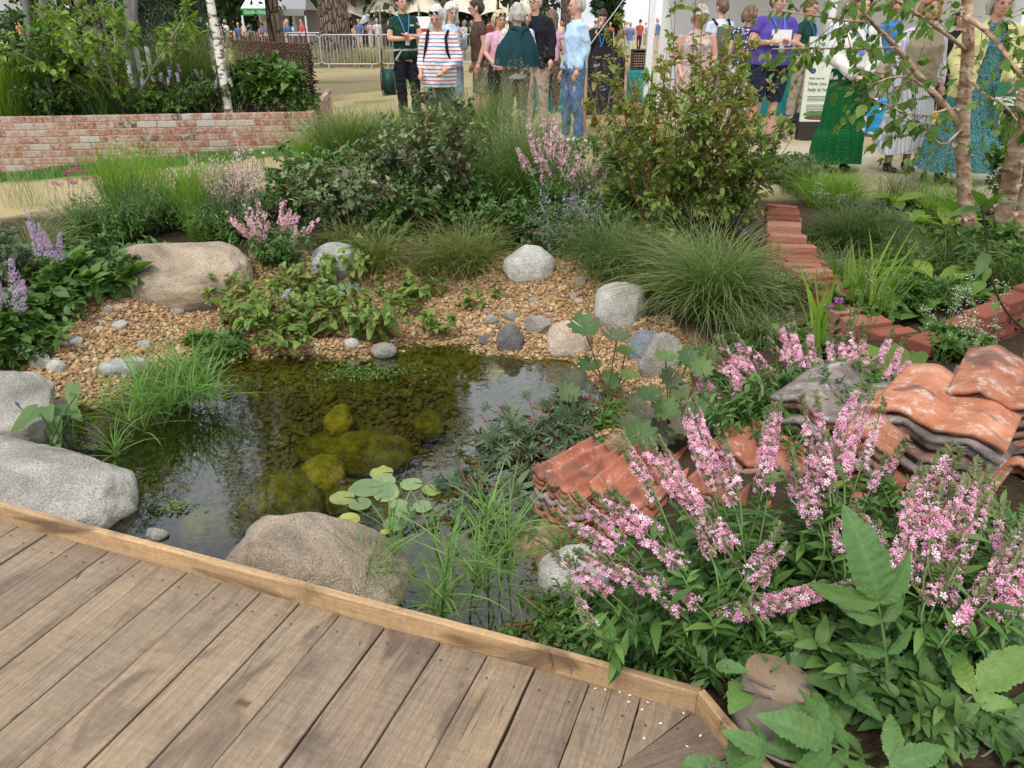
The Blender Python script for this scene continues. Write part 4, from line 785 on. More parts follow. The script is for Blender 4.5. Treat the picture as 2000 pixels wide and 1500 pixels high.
# -- sedge clump standing in the water at left, and the umbrella sedges near the deck
def umbrella(px, label, nst, h, spread, seed, L=.26, z=WZ - .1, per=18, w=.0065, at=None):
    b = P(*px, WZ); b = np.array((b[0], b[1], z)); r = rng(seed); t = thing('umbrella_sedge', b, label, 'water plant'); S = stems(r, b, nst, h - z + WZ, spread, hv=(.6, 1), jit=spread * .5, K=7); m = MB(); m.tubes(S, np.linspace(.003, .002, 7), 4); m.build('stems', S_GREEN, t)
    m = MB()
    for lo, q in ((.62, .6), (.8, .8), (1., 1.)):
        k = int(per * q); f = np.full((nst, k), lo * 1.) - r.uniform(0, .10, (nst, k)); p, d = along(S, f); p = p.reshape(-1, 3); N = len(p)
        blades(m, p, r.uniform(0, 6.283, N), L * r.uniform(.55, 1.15, N), r.uniform(.25, 1.2, N), r.uniform(.3, 1.2, N), w * r.uniform(.6, 1.2, N), 5, r=r)
    m.build('blades', L_CYP, t); return t
umbrella((300, 815), 'umbrella sedge clump standing in the water at left, its left half', 9, .25, .14, 380, L=.28, per=11)
umbrella((380, 800), 'umbrella sedge clump in the water at left, its right half', 10, .25, .16, 381, L=.28, per=11)
umbrella((330, 770), 'umbrella sedge behind the water clump near the pale green grey stone', 8, .22, .14, 382, L=.26, per=9)
umbrella((225, 890), 'small umbrella sedge shoot between boulder and sedge clump', 1, .10, .01, 383, L=.20, per=14)
umbrella((900, 1190), 'umbrella sedge growing in front of the granite boulder by the deck', 4, .42, .10, 384, L=.24, per=13, w=.006)
umbrella((985, 1200), 'umbrella sedge right of the first one by the deck', 3, .40, .08, 385, L=.24, per=13, w=.006)
umbrella((760, 1160), 'low umbrella sedge leaning over the granite boulder', 2, .22, .10, 386, L=.22, per=14, w=.006)
umbrella((1105, 1120), 'umbrella sedge shoots beside the white stone by the water', 2, .20, .05, 387, L=.20, per=10, w=.006)
umbrella((845, 1225), 'short umbrella sedge against the deck edge', 2, .16, .05, 388, L=.16, per=14, w=.007)
# pickerel weed with arrow leaves
b = P(110, 880, WZ); b = np.array((b[0], b[1], WZ - .12)); pk = thing('pickerel_weed', b, 'arrow leaved water plant with a small blue spike beside the left boulders', 'water plant'); r = rng(390)
tg = [((145, 750), .11), ((75, 800), .12), ((105, 820), .12), ((130, 795), .10), ((145, 800), .11), ((110, 855), .09), ((135, 890), .10), ((60, 830), .07), ((90, 795), .09), ((150, 770), .06)]
for i, ((u, v), L) in enumerate(tg):
    yy = b[1] + r.uniform(-.10, .10); e = Y(u, v, yy); s = np.linspace(0, 1, 8)[:, None]; c0 = b + np.array((r.uniform(-.06, .06), r.uniform(-.05, .05), 0)); c = c0 * (1 - s) + e * s + np.array(((e - c0)[0] * -.5, 0, 0)) * (s * (1 - s)); m = MB(); m.tubes(c, np.linspace(.005, .003, 8), 6); m.build('stem', S_GREEN, pk)
    m = MB(); lf = leafT(8, 'heart', .62, fold=.25, curl=.2); d = norm(np.array((r.uniform(-.6, .8), -.45, r.uniform(-.5, .6)))); m.inst(lf[0], lf[1], frame(d[None], roll=r.normal(0, .5, 1)) * L * 1.25, e[None], [r.uniform(0, .6)], 0, lf[2]); m.build('leaf', L_DARM, pk)
e0 = b + (0, 0, .1); e1 = Y(30, 785, b[1]); m = MB(); m.tubes(e0 * (1 - s) + e1 * s, .003, 5); m.build('stem', S_GREEN, pk)
bloom_spikes(r, np.array([e0 * (1 - s) + e1 * s]), .93, 1.0, 40, .007, .007, pk, leafmat('petal_violet', [(.10, .09, .28), (.22, .20, .5)], noise=0))
# -- water lily
lb0 = P(760, 960, WZ); lily = thing('water_lily', lb0 + (0, 0, .004), 'floating water lily pads in front of the largest sunken boulder', 'water plant')
LILY = leafmat('lily_pad', [(.13, .19, .09), (.19, .26, .13), (.25, .32, .17)], tr=.1, noise=.4, ns=40, rough=.35); LILYY = leafmat('lily_pad_yellow', [(.22, .26, .10), (.46, .40, .07)], tr=.1, noise=.8, ns=18)
for i, (u, v, wd, yel) in enumerate([(745, 923, 46, 1), (748, 940, 50, 0), (750, 957, 56, 0), (716, 952, 62, 0), (700, 955, 40, 0), (755, 965, 50, 0), (668, 972, 48, 1), (703, 984, 44, 0), (778, 985, 36, 0), (790, 1000, 38, 0), (825, 989, 40, 0), (772, 1023, 48, 0), (803, 945, 44, 0), (846, 956, 44, 1), (680, 1015, 46, 1), (752, 1038, 20, 1)]):
    c = P(u, v, WZ + .004 + .0015 * (i % 4)); dist = c[1] * CP + (CAM_H - c[2]) * SP; r = rng(400 + i); V, F, l = discT(28, 4, .0, 1, .0, notch=.10, teeth=0); V = V.copy(); V[:, 2] += .02 * vnoise(V * 4 + i, 3) * l ** 2 * (3 if yel else 1); V = V * wd / FPX * dist
    m = MB(); m.inst(V, F, frame(np.array([(math.cos(i * 2.1), math.sin(i * 2.1), 0)])), c[None], [r.uniform(0, 1)], 0, l); m.build('lily_pad', LILYY if yel else LILY, lily)
# floating weed
r = rng(420)
for u, v, n, sx_, sy_, lb in ((700, 728, 420, .30, .10, 'floating bright green water weed at the back of the pond'), (345, 990, 60, .10, .04, 'small patch of floating weed in the sky reflection near the deck'), (960, 1100, 110, .22, .12, 'water mint leaves floating between the umbrella sedges'), (1130, 1170, 150, .10, .2, 'small leaved weed along the right pond edge by the white stone')):
    c = P(u, v, WZ + .006); m = MB(); p = c + np.stack([r.normal(0, sx_ * .5, n), r.normal(0, sy_ * .6, n), r.uniform(0, .015, n)], -1); m.inst(OV2[0], OV2[1], frame(norm(r.normal(0, 1, (n, 3)) * (1, 1, .25))) * (.02 * r.uniform(.6, 1.4, n))[:, None, None], p, r.uniform(0, 1, n), 0, OV2[2]); o = m.build('water_weed', L_MID, loc=c); tag(o, lb, 'water weed', kind='stuff')
# -- marsh cinquefoil spreading over the water at right
PM = palmT(6, w=.24, spread=R(220), n=3)
for i, (u, v, s, n, h, lb) in enumerate([(1010, 870, .30, 40, .10, 'grey green marsh cinquefoil with red runners over the water'), (950, 960, .22, 26, .07, 'marsh cinquefoil tips reaching toward the lily pads'), (1100, 850, .26, 40, .16, 'marsh cinquefoil behind the low red tile stack'), (1000, 1010, .18, 20, .06, 'marsh cinquefoil below the corner of the low red tile stack'), (1180, 830, .20, 30, .18, 'bright green finger leaved foliage behind the red tile stack')]):
    c = P(u, v, WZ); c[2] = max(WZ, float(g(c[0], c[1]))) if i < 4 else float(g(c[0], c[1])); t = thing('marsh_cinquefoil', c, lb, 'water plant', 'marsh cinquefoil by the tiles'); r = rng(430 + i); S = stems(r, c, n, h, s, hv=(.3, 1), jit=s * .4, power=.9)
    m = MB(); m.tubes(S, .0028, 4); m.build('runners', S_RED, t); m = MB(); put_leaves(m, PM, r, S, 5, .062, lo=.2, pairs=False, ang=.8, droop=0, flat=.8); m.build('foliage', L_POT if i < 4 else L_MID, t)
# -- umbrella plant (round lobed leaves)
DT = discT(54, 5, .15, 9, .16, notch=.08, teeth=.05, wave=.03)
for i, (lb, base, lv) in enumerate([('umbrella plant with round lobed leaves at the water corner', (1200, 800), [(1120, 745, 76), (1140, 640, 84), (1205, 660, 70), (1222, 688, 50), (1228, 735, 50), (1150, 715, 60), (1190, 745, 60), (1110, 770, 60)]), ('umbrella plant with darker round leaves behind the red tile stack', (1300, 850), [(1270, 775, 72), (1300, 800, 74), (1335, 835, 78), (1290, 850, 80), (1250, 850, 84), (1310, 740, 60), (1330, 770, 66), (1360, 800, 60), (1345, 700, 60), (1370, 720, 60), (1300, 700, 54), (1260, 810, 70), (1230, 830, 64), (1350, 860, 70), (1320, 880, 60), (1275, 880, 66), (1240, 790, 54), (1365, 830, 60)])]):
    b = G(*base); t = thing('umbrella_plant', b, lb, 'plant'); r = rng(440 + i)
    for j, (u, v, wd) in enumerate(lv):
        yy = b[1] + r.uniform(-.22, .12) + (750 - v) * .0006; e = Y(u, v, yy); gz_ = float(g(e[0], yy)); e[2] = max(e[2], gz_ + .06, WZ + .05); dist = e[1] * CP + (CAM_H - e[2]) * SP
        c0 = b + np.array((r.uniform(-.05, .05), r.uniform(-.05, .05), 0)); s = np.linspace(0, 1, 7)[:, None]; c = c0 * (1 - s) + e * s + np.array((0, 0, .05)) * s * (1 - s); m = MB(); m.tubes(c, .0035, 5); m.build('stalk', S_RED if j % 2 else S_GREEN, t)
        d = norm(np.array([(r.uniform(-1, 1), r.uniform(-1, 1), 0)])); M_ = frame(d, roll=np.zeros(1)); ti = R(r.uniform(5, 40)); a_ = np.array((r.uniform(-.4, .4), -1, 0)); Q = np.array(Matrix.Rotation(ti, 3, Vector((1, 0, 0)))); m = MB(); m.inst(DT[0], DT[1], (Q @ M_[0])[None] * (wd / FPX * dist * .74), e[None], [r.uniform(0, 1)], 0, DT[2]); m.build('leaf', L_DARM, t)
# ================================================================ stacks of old roof tiles
def tilemat(name, a, b, c, lime=.5, dark=.3):
    M = Mat(name, .85, .2); pos = M.obj(); col = M.ramp(M.noise(9, 5, dist=.5), [(.3, a), (.5, b), (.7, c)]); col = M.mix(.45, col, M.ramp(M.noise(160, 3, rough=.7), [(.3, (.55, .55, .55)), (.55, (1, 1, 1)), (.7, (1.35, 1.35, 1.3))]), 'MULTIPLY')
    col = M.mix(1.0, col, M.ramp(M.attr('t1'), [(0, (.72, .70, .72)), (1, (1.15, 1.1, 1.05))]), 'MULTIPLY')
    off = M.n('ShaderNodeVectorMath'); off.operation = 'ADD'; cx = M.n('ShaderNodeCombineXYZ'); M.l(M.math('MULTIPLY', M.attr('t1'), 19), cx.inputs[0]); M.l(pos, off.inputs[0]); M.l(cx.outputs[0], off.inputs[1])
    if lime: col = M.mix(M.ramp(M.noise(15, 7, off.outputs[0], dist=.1, rough=.78), [(.58 - .08 * lime, (0, 0, 0)), (.66, (.8, .8, .8))]), col, M.mix(M.noise(60, 3), (.46, .44, .40), (.68, .66, .62)))
    if dark: col = M.mix(M.ramp(M.noise(7, 5, off.outputs[0], dist=1), [(.54, (0, 0, 0)), (.66, (dark, dark, dark))]), col, (.075, .062, .055))
    M.color(col); M.bump(M.math('ADD', M.noise(70, 5), M.noise(12, 3)), .5, .006); return M.m
T_RED = tilemat('terracotta_red', (.30, .095, .058), (.42, .16, .10), (.52, .24, .165), .05, .6)
T_ORG = tilemat('terracotta_orange', (.31, .115, .06), (.42, .175, .10), (.49, .27, .18), .8, .65)
T_GRY = tilemat('tile_grey_weathered', (.13, .105, .10), (.24, .20, .185), (.34, .29, .27), .6, .6)
T_BRN = tilemat('tile_brown_weathered', (.22, .11, .075), (.33, .19, .14), (.42, .28, .22), .4, .8)
ORD = ['topmost', 'second', 'third', 'fourth', 'fifth', 'sixth', 'seventh', 'eighth', 'ninth', 'tenth', 'eleventh', 'twelfth', 'thirteenth', 'fourteenth']
def tile_mesh(w, l, waves, amp, seed, th=.018, roll=True):
    """corrugated clay tile: waves run along Y, front edge at y=0"""
    r = rng(seed); nx_, ny_ = 44, 9; x = np.linspace(0, 1, nx_ + 1); y = np.linspace(0, 1, ny_ + 1); X, Yg = np.meshgrid(x, y)
    ph = r.uniform(-.2, .2)
    if waves <= 2.2: z = amp * (np.abs(np.cos((X * waves + .5 + ph * .15) * np.pi)) ** 1.0 * 1.9 - .7) + amp * .18 * np.cos(X * waves * 4 * np.pi)
    else: z = amp * (1 - 2 * np.abs(np.sin((X * waves + ph) * np.pi)) ** 1.3)
    z = z + .003 * vnoise(np.stack([X * 6, Yg * 4, 0 * X + seed], -1), 2) - .010 * Yg * 0
    yy = Yg * l + (.006 * fbm(np.stack([X * 9, 0 * X + seed, 0 * X], -1), 5, 3)) * (1 - Yg) + .05 * np.maximum(0, vnoise(np.stack([X * 3.2, 0 * X + seed * 1.7, 0 * X], -1), 8) - .55) * (1 - Yg)
    top = np.stack([(X - .5) * w, yy, z], -1); gx_ = np.gradient(z, axis=1) / (w / nx_); nrm = norm(np.stack([-gx_, 0 * gx_, np.ones_like(gx_)], -1)); bot = top - nrm * th
    T = top.reshape(-1, 3); B = bot.reshape(-1, 3); n = nx_ + 1; N = len(T); F = []
    for j in range(ny_):
        for i in range(nx_):
            a = j * n + i; F.append((a, a + 1, a + n + 1, a + n)); F.append((N + a, N + a + n, N + a + n + 1, N + a + 1))
    for i in range(nx_): F.append((i, N + i, N + i + 1, i + 1)); a = ny_ * n + i; F.append((a, a + 1, N + a + 1, N + a))
    for j in range(ny_): a = j * n; F.append((a, a + n, N + a + n, N + a)); a = j * n + nx_; F.append((a, N + a, N + a + n, a + n))
    return np.concatenate([T, B]), np.array(F)
def stack(name, front, ztop, az, w, l, waves, amp, nlay, seed, mats, dz=.034, tilt=0.0, jit=1.0):
    """front: xy of the middle of the front edge; az: direction of the ridges (from front to back)"""
    r = rng(seed)
    for k in range(nlay):
        a = az + r.normal(0, R(3.5)) * jit * (k > 0); V, F = tile_mesh(w * r.uniform(.94, 1.05), l, waves, amp, seed * 20 + k); z = ztop - k * dz
        c, s = math.cos(a - math.pi / 2), math.sin(a - math.pi / 2); ct, st = math.cos(tilt), math.sin(tilt); V = V @ np.array([(ct, 0, -st), (0, 1, 0), (st, 0, ct)]).T
        V = V @ np.array([(c, -s, 0), (s, c, 0), (0, 0, 1)]).T; o = np.array((front[0] + r.normal(0, .014) * jit * (k > 0), front[1] + r.normal(0, .014) * jit * (k > 0), z + r.uniform(-.002, .002)))
        mt = mats[min(k, len(mats) - 1)] if k < len(mats) else mats[int(r.integers(len(mats)))]; m = MB(); m.add(V + o, F, r.uniform(0, 1)); ob = m.build('roof_tile', mt, loc=o)
        cn = {'terracotta_red': 'red', 'terracotta_orange': 'orange', 'tile_grey_weathered': 'grey', 'tile_brown_weathered': 'brown'}[mt.name]
        lab = f"{cn} clay tile, {ORD[k]} {'' if k == 0 else 'down '}in the {name}"
        tag(ob, lab, 'roof tile', 'old roof tiles stacked as a low wall')
az0 = R(47)
stack('low red stack at the water', (.165, 2.20), -.065, R(44), .25, .33, 4.2, .013, 8, 1, [T_RED, T_RED, T_RED, T_GRY], dz=.027)
stack('red stack second from the water', (.365, 2.075), -.030, R(53), .24, .35, 3.2, .016, 9, 2, [T_RED, T_RED, T_ORG, T_RED], dz=.027)
stack('red stack third from the water', (.575, 2.09), -.010, R(46), .27, .36, 3.2, .018, 9, 3, [T_RED, T_RED, T_RED, T_BRN], dz=.028)
stack('reddish stack behind the pink spikes', (.80, 2.12), .085, R(50), .33, .40, 2, .022, 9, 4, [T_RED, T_BRN, T_RED, T_GRY], dz=.036)
stack('stack topped by the wide grey tile', (1.03, 2.12), .25, R(46), .40, .40, 2, .022, 12, 5, [T_GRY, T_ORG, T_GRY, T_BRN], dz=.038, tilt=R(-3))
stack('stack with a single orange roll on top', (1.06, 1.90), .275, R(53), .17, .42, 1, .024, 13, 6, [T_ORG, T_ORG, T_BRN, T_GRY, T_RED], dz=.034)
stack('tall stack in the middle of the orange tiles', (1.27, 1.93), .325, R(50), .36, .42, 2, .015, 14, 7, [T_ORG, T_GRY, T_GRY, T_BRN, T_GRY, T_ORG, T_ORG, T_BRN], dz=.034, tilt=R(-3))
stack('tall stack at the right picture edge', (1.55, 2.03), .345, R(53), .34, .44, 2, .019, 14, 8, [T_ORG, T_GRY, T_GRY, T_BRN, T_ORG, T_GRY], dz=.034)
stack('rear stack beyond the right picture edge', (1.85, 2.10), .34, R(55), .36, .46, 2, .024, 6, 9, [T_ORG, T_GRY, T_BRN], dz=.034)
# ================================================================ low dry laid brick wall
M = Mat('red_brick', .88, .15); c = M.ramp(M.attr('t1'), [(0, (.15, .05, .035)), (.4, (.22, .075, .048)), (.75, (.28, .10, .065)), (1, (.33, .17, .12))]); c = M.mix(.4, c, M.ramp(M.noise(60, 5, rough=.7), [(.3, (.6, .58, .56)), (.6, (1.25, 1.2, 1.2))]), 'MULTIPLY')
c = M.mix(M.ramp(M.noise(9, 5, dist=.8), [(.60, (0, 0, 0)), (.74, (.45, .45, .45))]), c, (.50, .42, .38)); M.color(c); M.bump(M.noise(90, 4), .4, .004); BRK = M.m
r = rng(50); NUM = ['first', 'second', 'third', 'fourth', 'fifth', 'sixth', 'seventh', 'eighth', 'ninth', 'tenth', 'eleventh', 'twelfth', 'thirteenth', 'fourteenth', 'fifteenth', 'sixteenth', 'seventeenth', 'eighteenth', 'nineteenth', 'twentieth', 'twenty first', 'twenty second', 'twenty third', 'twenty fourth', 'twenty fifth', 'twenty sixth', 'twenty seventh', 'twenty eighth', 'twenty ninth', 'thirtieth'] + ['thirty ' + q for q in 'first second third fourth fifth sixth seventh eighth ninth'.split()] + ['fortieth'] + ['forty ' + q for q in 'first second third fourth fifth sixth seventh eighth ninth'.split()]
def brick(c, rz, label, pitch=0, size=(.215, .103, .065)):
    Q = np.array(Matrix.Rotation(rz, 3, 'Z') @ Matrix.Rotation(pitch, 3, 'X') @ Matrix.Rotation(r.normal(0, .012), 3, 'Y')); m = MB(); m.box(c, size, R3=Q, t=r.uniform(0, 1), bev=.004); tag(m.build('brick', BRK, smooth=False, loc=c), label, 'brick', 'loose red bricks of the low garden wall')
pth = [P(1528, 405, .22), P(1540, 470, .20), P(1580, 530, .17), P(1655, 590, .13), P(1760, 655, .09)]; pth = np.array(pth); seg_ = np.r_[0, np.cumsum(np.linalg.norm(np.diff(pth[:, :2], axis=0), axis=1))]; Lp = seg_[-1]; k = 0; s_ = 0
while s_ < Lp:
    q = np.array([np.interp(s_, seg_, pth[:, i]) for i in range(3)]); q2 = np.array([np.interp(min(s_ + .05, Lp), seg_, pth[:, i]) for i in range(3)]); q1 = np.array([np.interp(max(s_ - .05, 0), seg_, pth[:, i]) for i in range(3)]); d = q2 - q1; rz = math.atan2(d[1], d[0]) + math.pi / 2
    st = r.uniform(-.02, .02)
    for cc in range(3):
        lab = f"crosswise brick, {NUM[k]} from the far end, {['top', 'second', 'third', 'bottom'][cc]} course of the low wall"
        brick(q + np.array((r.normal(0, .014), r.normal(0, .004), -.05 - .107 * cc + st * (cc == 0))), rz + r.normal(0, .05), lab, size=(.215, .066, .103))
    k += 1; s_ += .072
c0 = np.array((1.80, 3.02)); d0 = np.array((math.cos(R(34)), math.sin(R(34)))); n0 = np.array((-d0[1], d0[0]))
for cc in range(5):
    for k in range(6):
        off = (.11 if cc % 2 else 0); q = c0 + d0 * (.12 + k * .222 + off - .11) + n0 * r.normal(0, .006) - n0 * .012 * cc; z = -.13 + cc * .069 + .15 * (k * .222 + off) * .55
        brick(np.array((q[0], q[1], z)), R(34) + r.normal(0, .02), f"lengthwise brick, {NUM[k]} from the left, {['lowest', 'second', 'third', 'fourth', 'uppermost'][cc]} course of the wall", size=(.215, .103, .065))
# ================================================================ planting on the right, far to near
def rosette(px, label, n, L, seed, mat=None, leaf=None, up=.6, at=None, name='leafy_rosette', cat='plant', group=None):
    b = G(*px); t = thing(name, b, label, cat, group); r = rng(seed); lf = leaf or leafT(7, 'obov', .42, fold=.15, curl=.45, teeth=.03); a = r.uniform(0, 6.283, n); el = r.uniform(.25, 1.2, n) * up + .15
    d = np.stack([np.cos(a) * np.cos(el), np.sin(a) * np.cos(el), np.sin(el)], -1); m = MB(); m.inst(lf[0], lf[1], frame(d, roll=r.normal(0, .25, n)) * (L * r.uniform(.6, 1.1, n))[:, None, None], b + d * .02 + np.stack([r.normal(0, .02, n), r.normal(0, .02, n), 0 * a], -1), r.uniform(0, 1, n), 0, lf[2]); m.build('leaves', mat or L_LIME, t); return t
grass((1625, 405), 'bright green grass mound in front of the green skirt', .40, 700, 501, mat=L_BRIGHT, rad=.2, w=.006, lean=(0, .7), droop=(.6, 1.6))
grass((1560, 380), 'fine green grass between spindle bush and bright mound', .42, 350, 502, rad=.16, w=.004, lean=(0, .6), droop=(.5, 1.4))
grass((1665, 480), 'deep green soft grass mound behind the brick wall', .42, 800, 503, rad=.18, w=.0042, lean=(.05, .8), droop=(.7, 1.8))
grass((1800, 520), 'feathery grass mound in front of the birch', .34, 600, 504, rad=.26, w=.004, lean=(.05, .8), droop=(.7, 1.8))
grass((1760, 390), 'tall thin grass in front of the white striped skirt', .32, 240, 505, rad=.2, w=.004, lean=(0, .5), droop=(.4, 1.3), tops=(16, .42, L_STRAW))
grass((1850, 430), 'short grass tuft between broad leaves and birch', .42, 350, 506, rad=.2, w=.005, lean=(0, .6), droop=(.5, 1.4), mat=L_BRIGHT)
grass((1590, 480), 'green sedge right beside the far end of the brick wall', .26, 260, 507, rad=.10, w=.004, lean=(0, .7), droop=(.7, 1.7))
sedge((1530, 600), 'dark sedge in front of the brick wall middle', .30, 300, 508, rad=.08)
sedge((1490, 670), 'low trailing sedge in front of the big arching mound', .26, 400, 509, rad=.12)
sedge((1390, 740), 'yellow green sedge left of the middle pink flowers', .24, 300, 510, rad=.08)
sedge((1975, 560), 'soft sedge at the right edge in front of the birch trunks', .36, 500, 511, rad=.12, mat=L_GRASS)
for i, (u, v, n, L, m_, lb) in enumerate([(1745, 400, 18, .25, L_BRIGHT, 'upright broad bright leaves in front of the white skirt'), (1800, 400, 18, .24, L_LIME, 'broad leaved clump right of the upright bright leaves'), (1850, 450, 18, .26, L_LIME, 'yellow green broad leaves near the birch trunk base'), (1720, 600, 18, .20, L_MID, 'broad leaf rosette behind the strap leaves'), (1790, 620, 16, .20, L_MID, 'green rosette behind the brick wall corner'),
        (1830, 560, 18, .24, L_LIME, 'light green rosette behind the right brick wall'), (1900, 590, 18, .20, L_MID, 'rosette at the wall left of the dark curved stem'), (1765, 770, 22, .26, L_LIME, 'big lime green primula rosette behind the tile stacks'), (1700, 780, 12, .2, L_LIME, 'smaller lime rosette among the middle pink spikes'), (1830, 800, 10, .16, L_LIME, 'lime leaves touching the grey topped tile stack'),
        (1440, 680, 16, .17, L_MID, 'round leaved rosette below the arching sedge mound'), (1520, 670, 18, .18, L_MID, 'green rosette left of the strap leaves'), (1595, 690, 18, .20, L_MID, 'rosette below the strap leaves'), (1370, 700, 12, .12, L_MID, 'small rosette at the gravel edge behind the grey boulders'), (1960, 600, 14, .18, L_LIME, 'pale rosette at the right picture edge'), (1680, 560, 14, .16, L_GREY, 'blue green rosette behind the strap leaves'), (1700, 440, 30, .22, L_LIME, 'yellow green broad leaves behind the deep green grass mound'), (1770, 440, 30, .24, L_LIME, 'lush yellow green leaves in front of the paisley dress'), (1830, 500, 26, .20, L_LIME, 'yellow green rosette left of the birch foot'), (1655, 540, 24, .17, L_MID, 'leafy clump right beside the brick wall middle'), (1750, 510, 26, .18, L_MID, 'leafy clump between feathery grass and strap leaves'), (1640, 400, 26, .20, L_BRIGHT, 'bright leaves at the foot of the bright grass mound'), (1940, 440, 24, .22, L_MID, 'green leaves between the birch trunks'), (1700, 530, 24, .16, L_BRIGHT, 'bright leaf clump behind the taller strap leaves')]):
    rosette((u, v), lb, n, L, 520 + i, mat=m_)
shrub((1790, 590), 'fern like low foliage behind the brick wall corner', 'low_foliage', 'plant', .14, .24, 34, 8, .08, LN3, .035, 540, L_MID, S_GREEN)
shrub((1700, 460), 'blue green feathery foliage between the grass mounds', 'low_foliage', 'plant', .28, .22, 36, 8, .08, LN2, .035, 541, L_GREY, S_GREEN)
shrub((1940, 520), 'mixed green foliage at the foot of the birch trunks', 'low_foliage', 'plant', .26, .4, 46, 8, .1, OV3, .05, 542, L_MID, S_GREEN)
shrub((1530, 350), 'low grey green foliage beside the gravel path', 'low_foliage', 'plant', .22, .4, 40, 8, .1, OV3, .055, 543, L_GREY, S_GREEN)
shrub((1990, 420), 'leafy shrub behind the birch at the right picture edge', 'low_foliage', 'plant', .6, .4, 30, 9, .14, OV3, .06, 544, L_SHADE, S_BROWN)
stack('sunken stack between red tiles and reddish stack', (.70, 1.99), .02, R(52), .30, .36, 3.2, .017, 7, 10, [T_RED, T_BRN, T_RED], dz=.030)
shrub((1860, 690), 'greenery between brick wall and tall tile stack', 'low_foliage', 'plant', .07, .16, 18, 7, .08, OV3, .045, 545, L_MID, S_GREEN)
shrub((1630, 640), 'leafy stems with tiny buds below the strap leaves', 'low_foliage', 'plant', .24, .26, 36, 7, .09, OV3, .05, 546, L_MID, S_GREEN)
sedge((1625, 560), 'thin green sedge arching over the middle of the brick wall', .34, 260, 512, rad=.08)
sedge((1650, 620), 'loose sedge hiding the near part of the crosswise bricks', .30, 240, 513, rad=.09, mat=L_GRASS)
sedge((1560, 540), 'dark green tuft against the left side of the brick wall', .36, 300, 514, rad=.08, mat=L_GRASS)
# strap leaves
for i, (u, v, n, h, lb) in enumerate([(1690, 660, 26, .52, 'upright yellow green strap leaves in front of the brick wall'), (1650, 640, 16, .46, 'strap leaves left of the taller strap leaves'), (1600, 700, 9, .40, 'thin strap leaves at the purple scabious')]):
    b = G(u, v); t = thing('strap_leaf_plant', b, lb, 'plant'); m = MB(); tuft_mb(m, b, h, n, 550 + i, lean=(0, .35), droop=(0, .5), w=.022, rad=.06, seg=8); m.build('leaves', L_BRIGHT, t)
# umbels on thin stems
for i, (u, v, h, n, y, lb) in enumerate([(1590, 640, .50, 8, 0, 'thin branching seed umbels in front of the brick wall'), (1500, 640, .40, 8, 0, 'tiny greenish umbels over the sedge'), (1660, 700, .50, 7, 0, 'umbels beside the strap leaves'), (1830, 720, .42, 8, 0, 'cream flower sprays above the right brick wall'), (1920, 690, .36, 6, 0, 'cream flower sprays before the tall tile stack'), (1610, 440, .34, 7, 0, 'whitish umbels over the deep green grass'), (1760, 560, .36, 6, 0, 'umbels over the green rosettes')]):
    b = G(u, v); r = rng(560 + i); t = thing('umbel_flower', b, lb, 'flower plant'); S = stems(r, b, n, h, .16, hv=(.6, 1), power=1.1); m = MB(); m.tubes(S, .0018, 4); tw = twigs(r, S, 6, .05, lo=.6, up=1); m.tubes(tw, .0009, 3); m.build('stems', S_GREEN, t)
    e = np.concatenate([S[:, -1], tw[:, -1]]); e = np.repeat(e, 8, 0) + r.normal(0, .011, (len(e) * 8, 3)) * (1, 1, .4); m = MB(); m.inst(FL5[0], FL5[1], frame(norm(r.normal(0, .4, (len(e), 3)) + (0, 0, 1))) * .0065, e, r.uniform(0, 1, len(e)), 0, FL5[2]); m.build('umbels', P_WHITE if i in (3, 4, 5) else leafmat('umbel_green_%d' % i, [(.30, .34, .16), (.45, .48, .28)], noise=0), t)
# dark curved stem with pointed leaves at the right edge
b = G(2060, 700); t = thing('young_shrub_stem', b, 'dark curved leafy stem leaning in from the right picture edge', 'shrub'); pts = np.array([b, Y(2010, 650, 2.5), Y(1975, 625, 2.45), Y(1940, 570, 2.42), Y(1928, 500, 2.4), Y(1925, 440, 2.4), Y(1915, 395, 2.38)]); ss = np.linspace(0, 6, 30); C_ = np.stack([np.interp(ss, range(7), pts[:, i]) for i in range(3)], -1); C_ = np.stack([np.convolve(np.pad(C_[:, i], 3, mode='edge'), np.ones(7) / 7, 'valid') for i in range(3)], -1)
m = MB(); m.tubes(C_, np.linspace(.006, .0025, 30), 6); m.build('stem', plain('stem_dark', (.05, .025, .02)), t); lf = leafT(9, 'ovate', .42, fold=.2, curl=.35, teeth=.08)
for (i, d, L, c) in [(29, (-.5, -.3, .8), .11, .3), (29, (.6, -.4, .4), .12, .6), (28, (-.95, 0, .05), .11, .4), (27, (.2, -.2, .9), .10, .5), (20, (.95, -.1, .1), .09, .9), (20, (-.5, -.6, -.4), .10, .1), (18, (-.2, -.3, -.8), .06, .9), (13, (-.8, -.5, -.3), .05, .8), (8, (.4, -.5, .5), .05, .7)]:
    m = MB(); m.inst(lf[0], lf[1], frame(norm(np.array([d])), roll=rng(i + 5).normal(0, .5, 1)) * L, C_[i][None], [c], 0, lf[2]); m.build('leaf', L_MID, t)
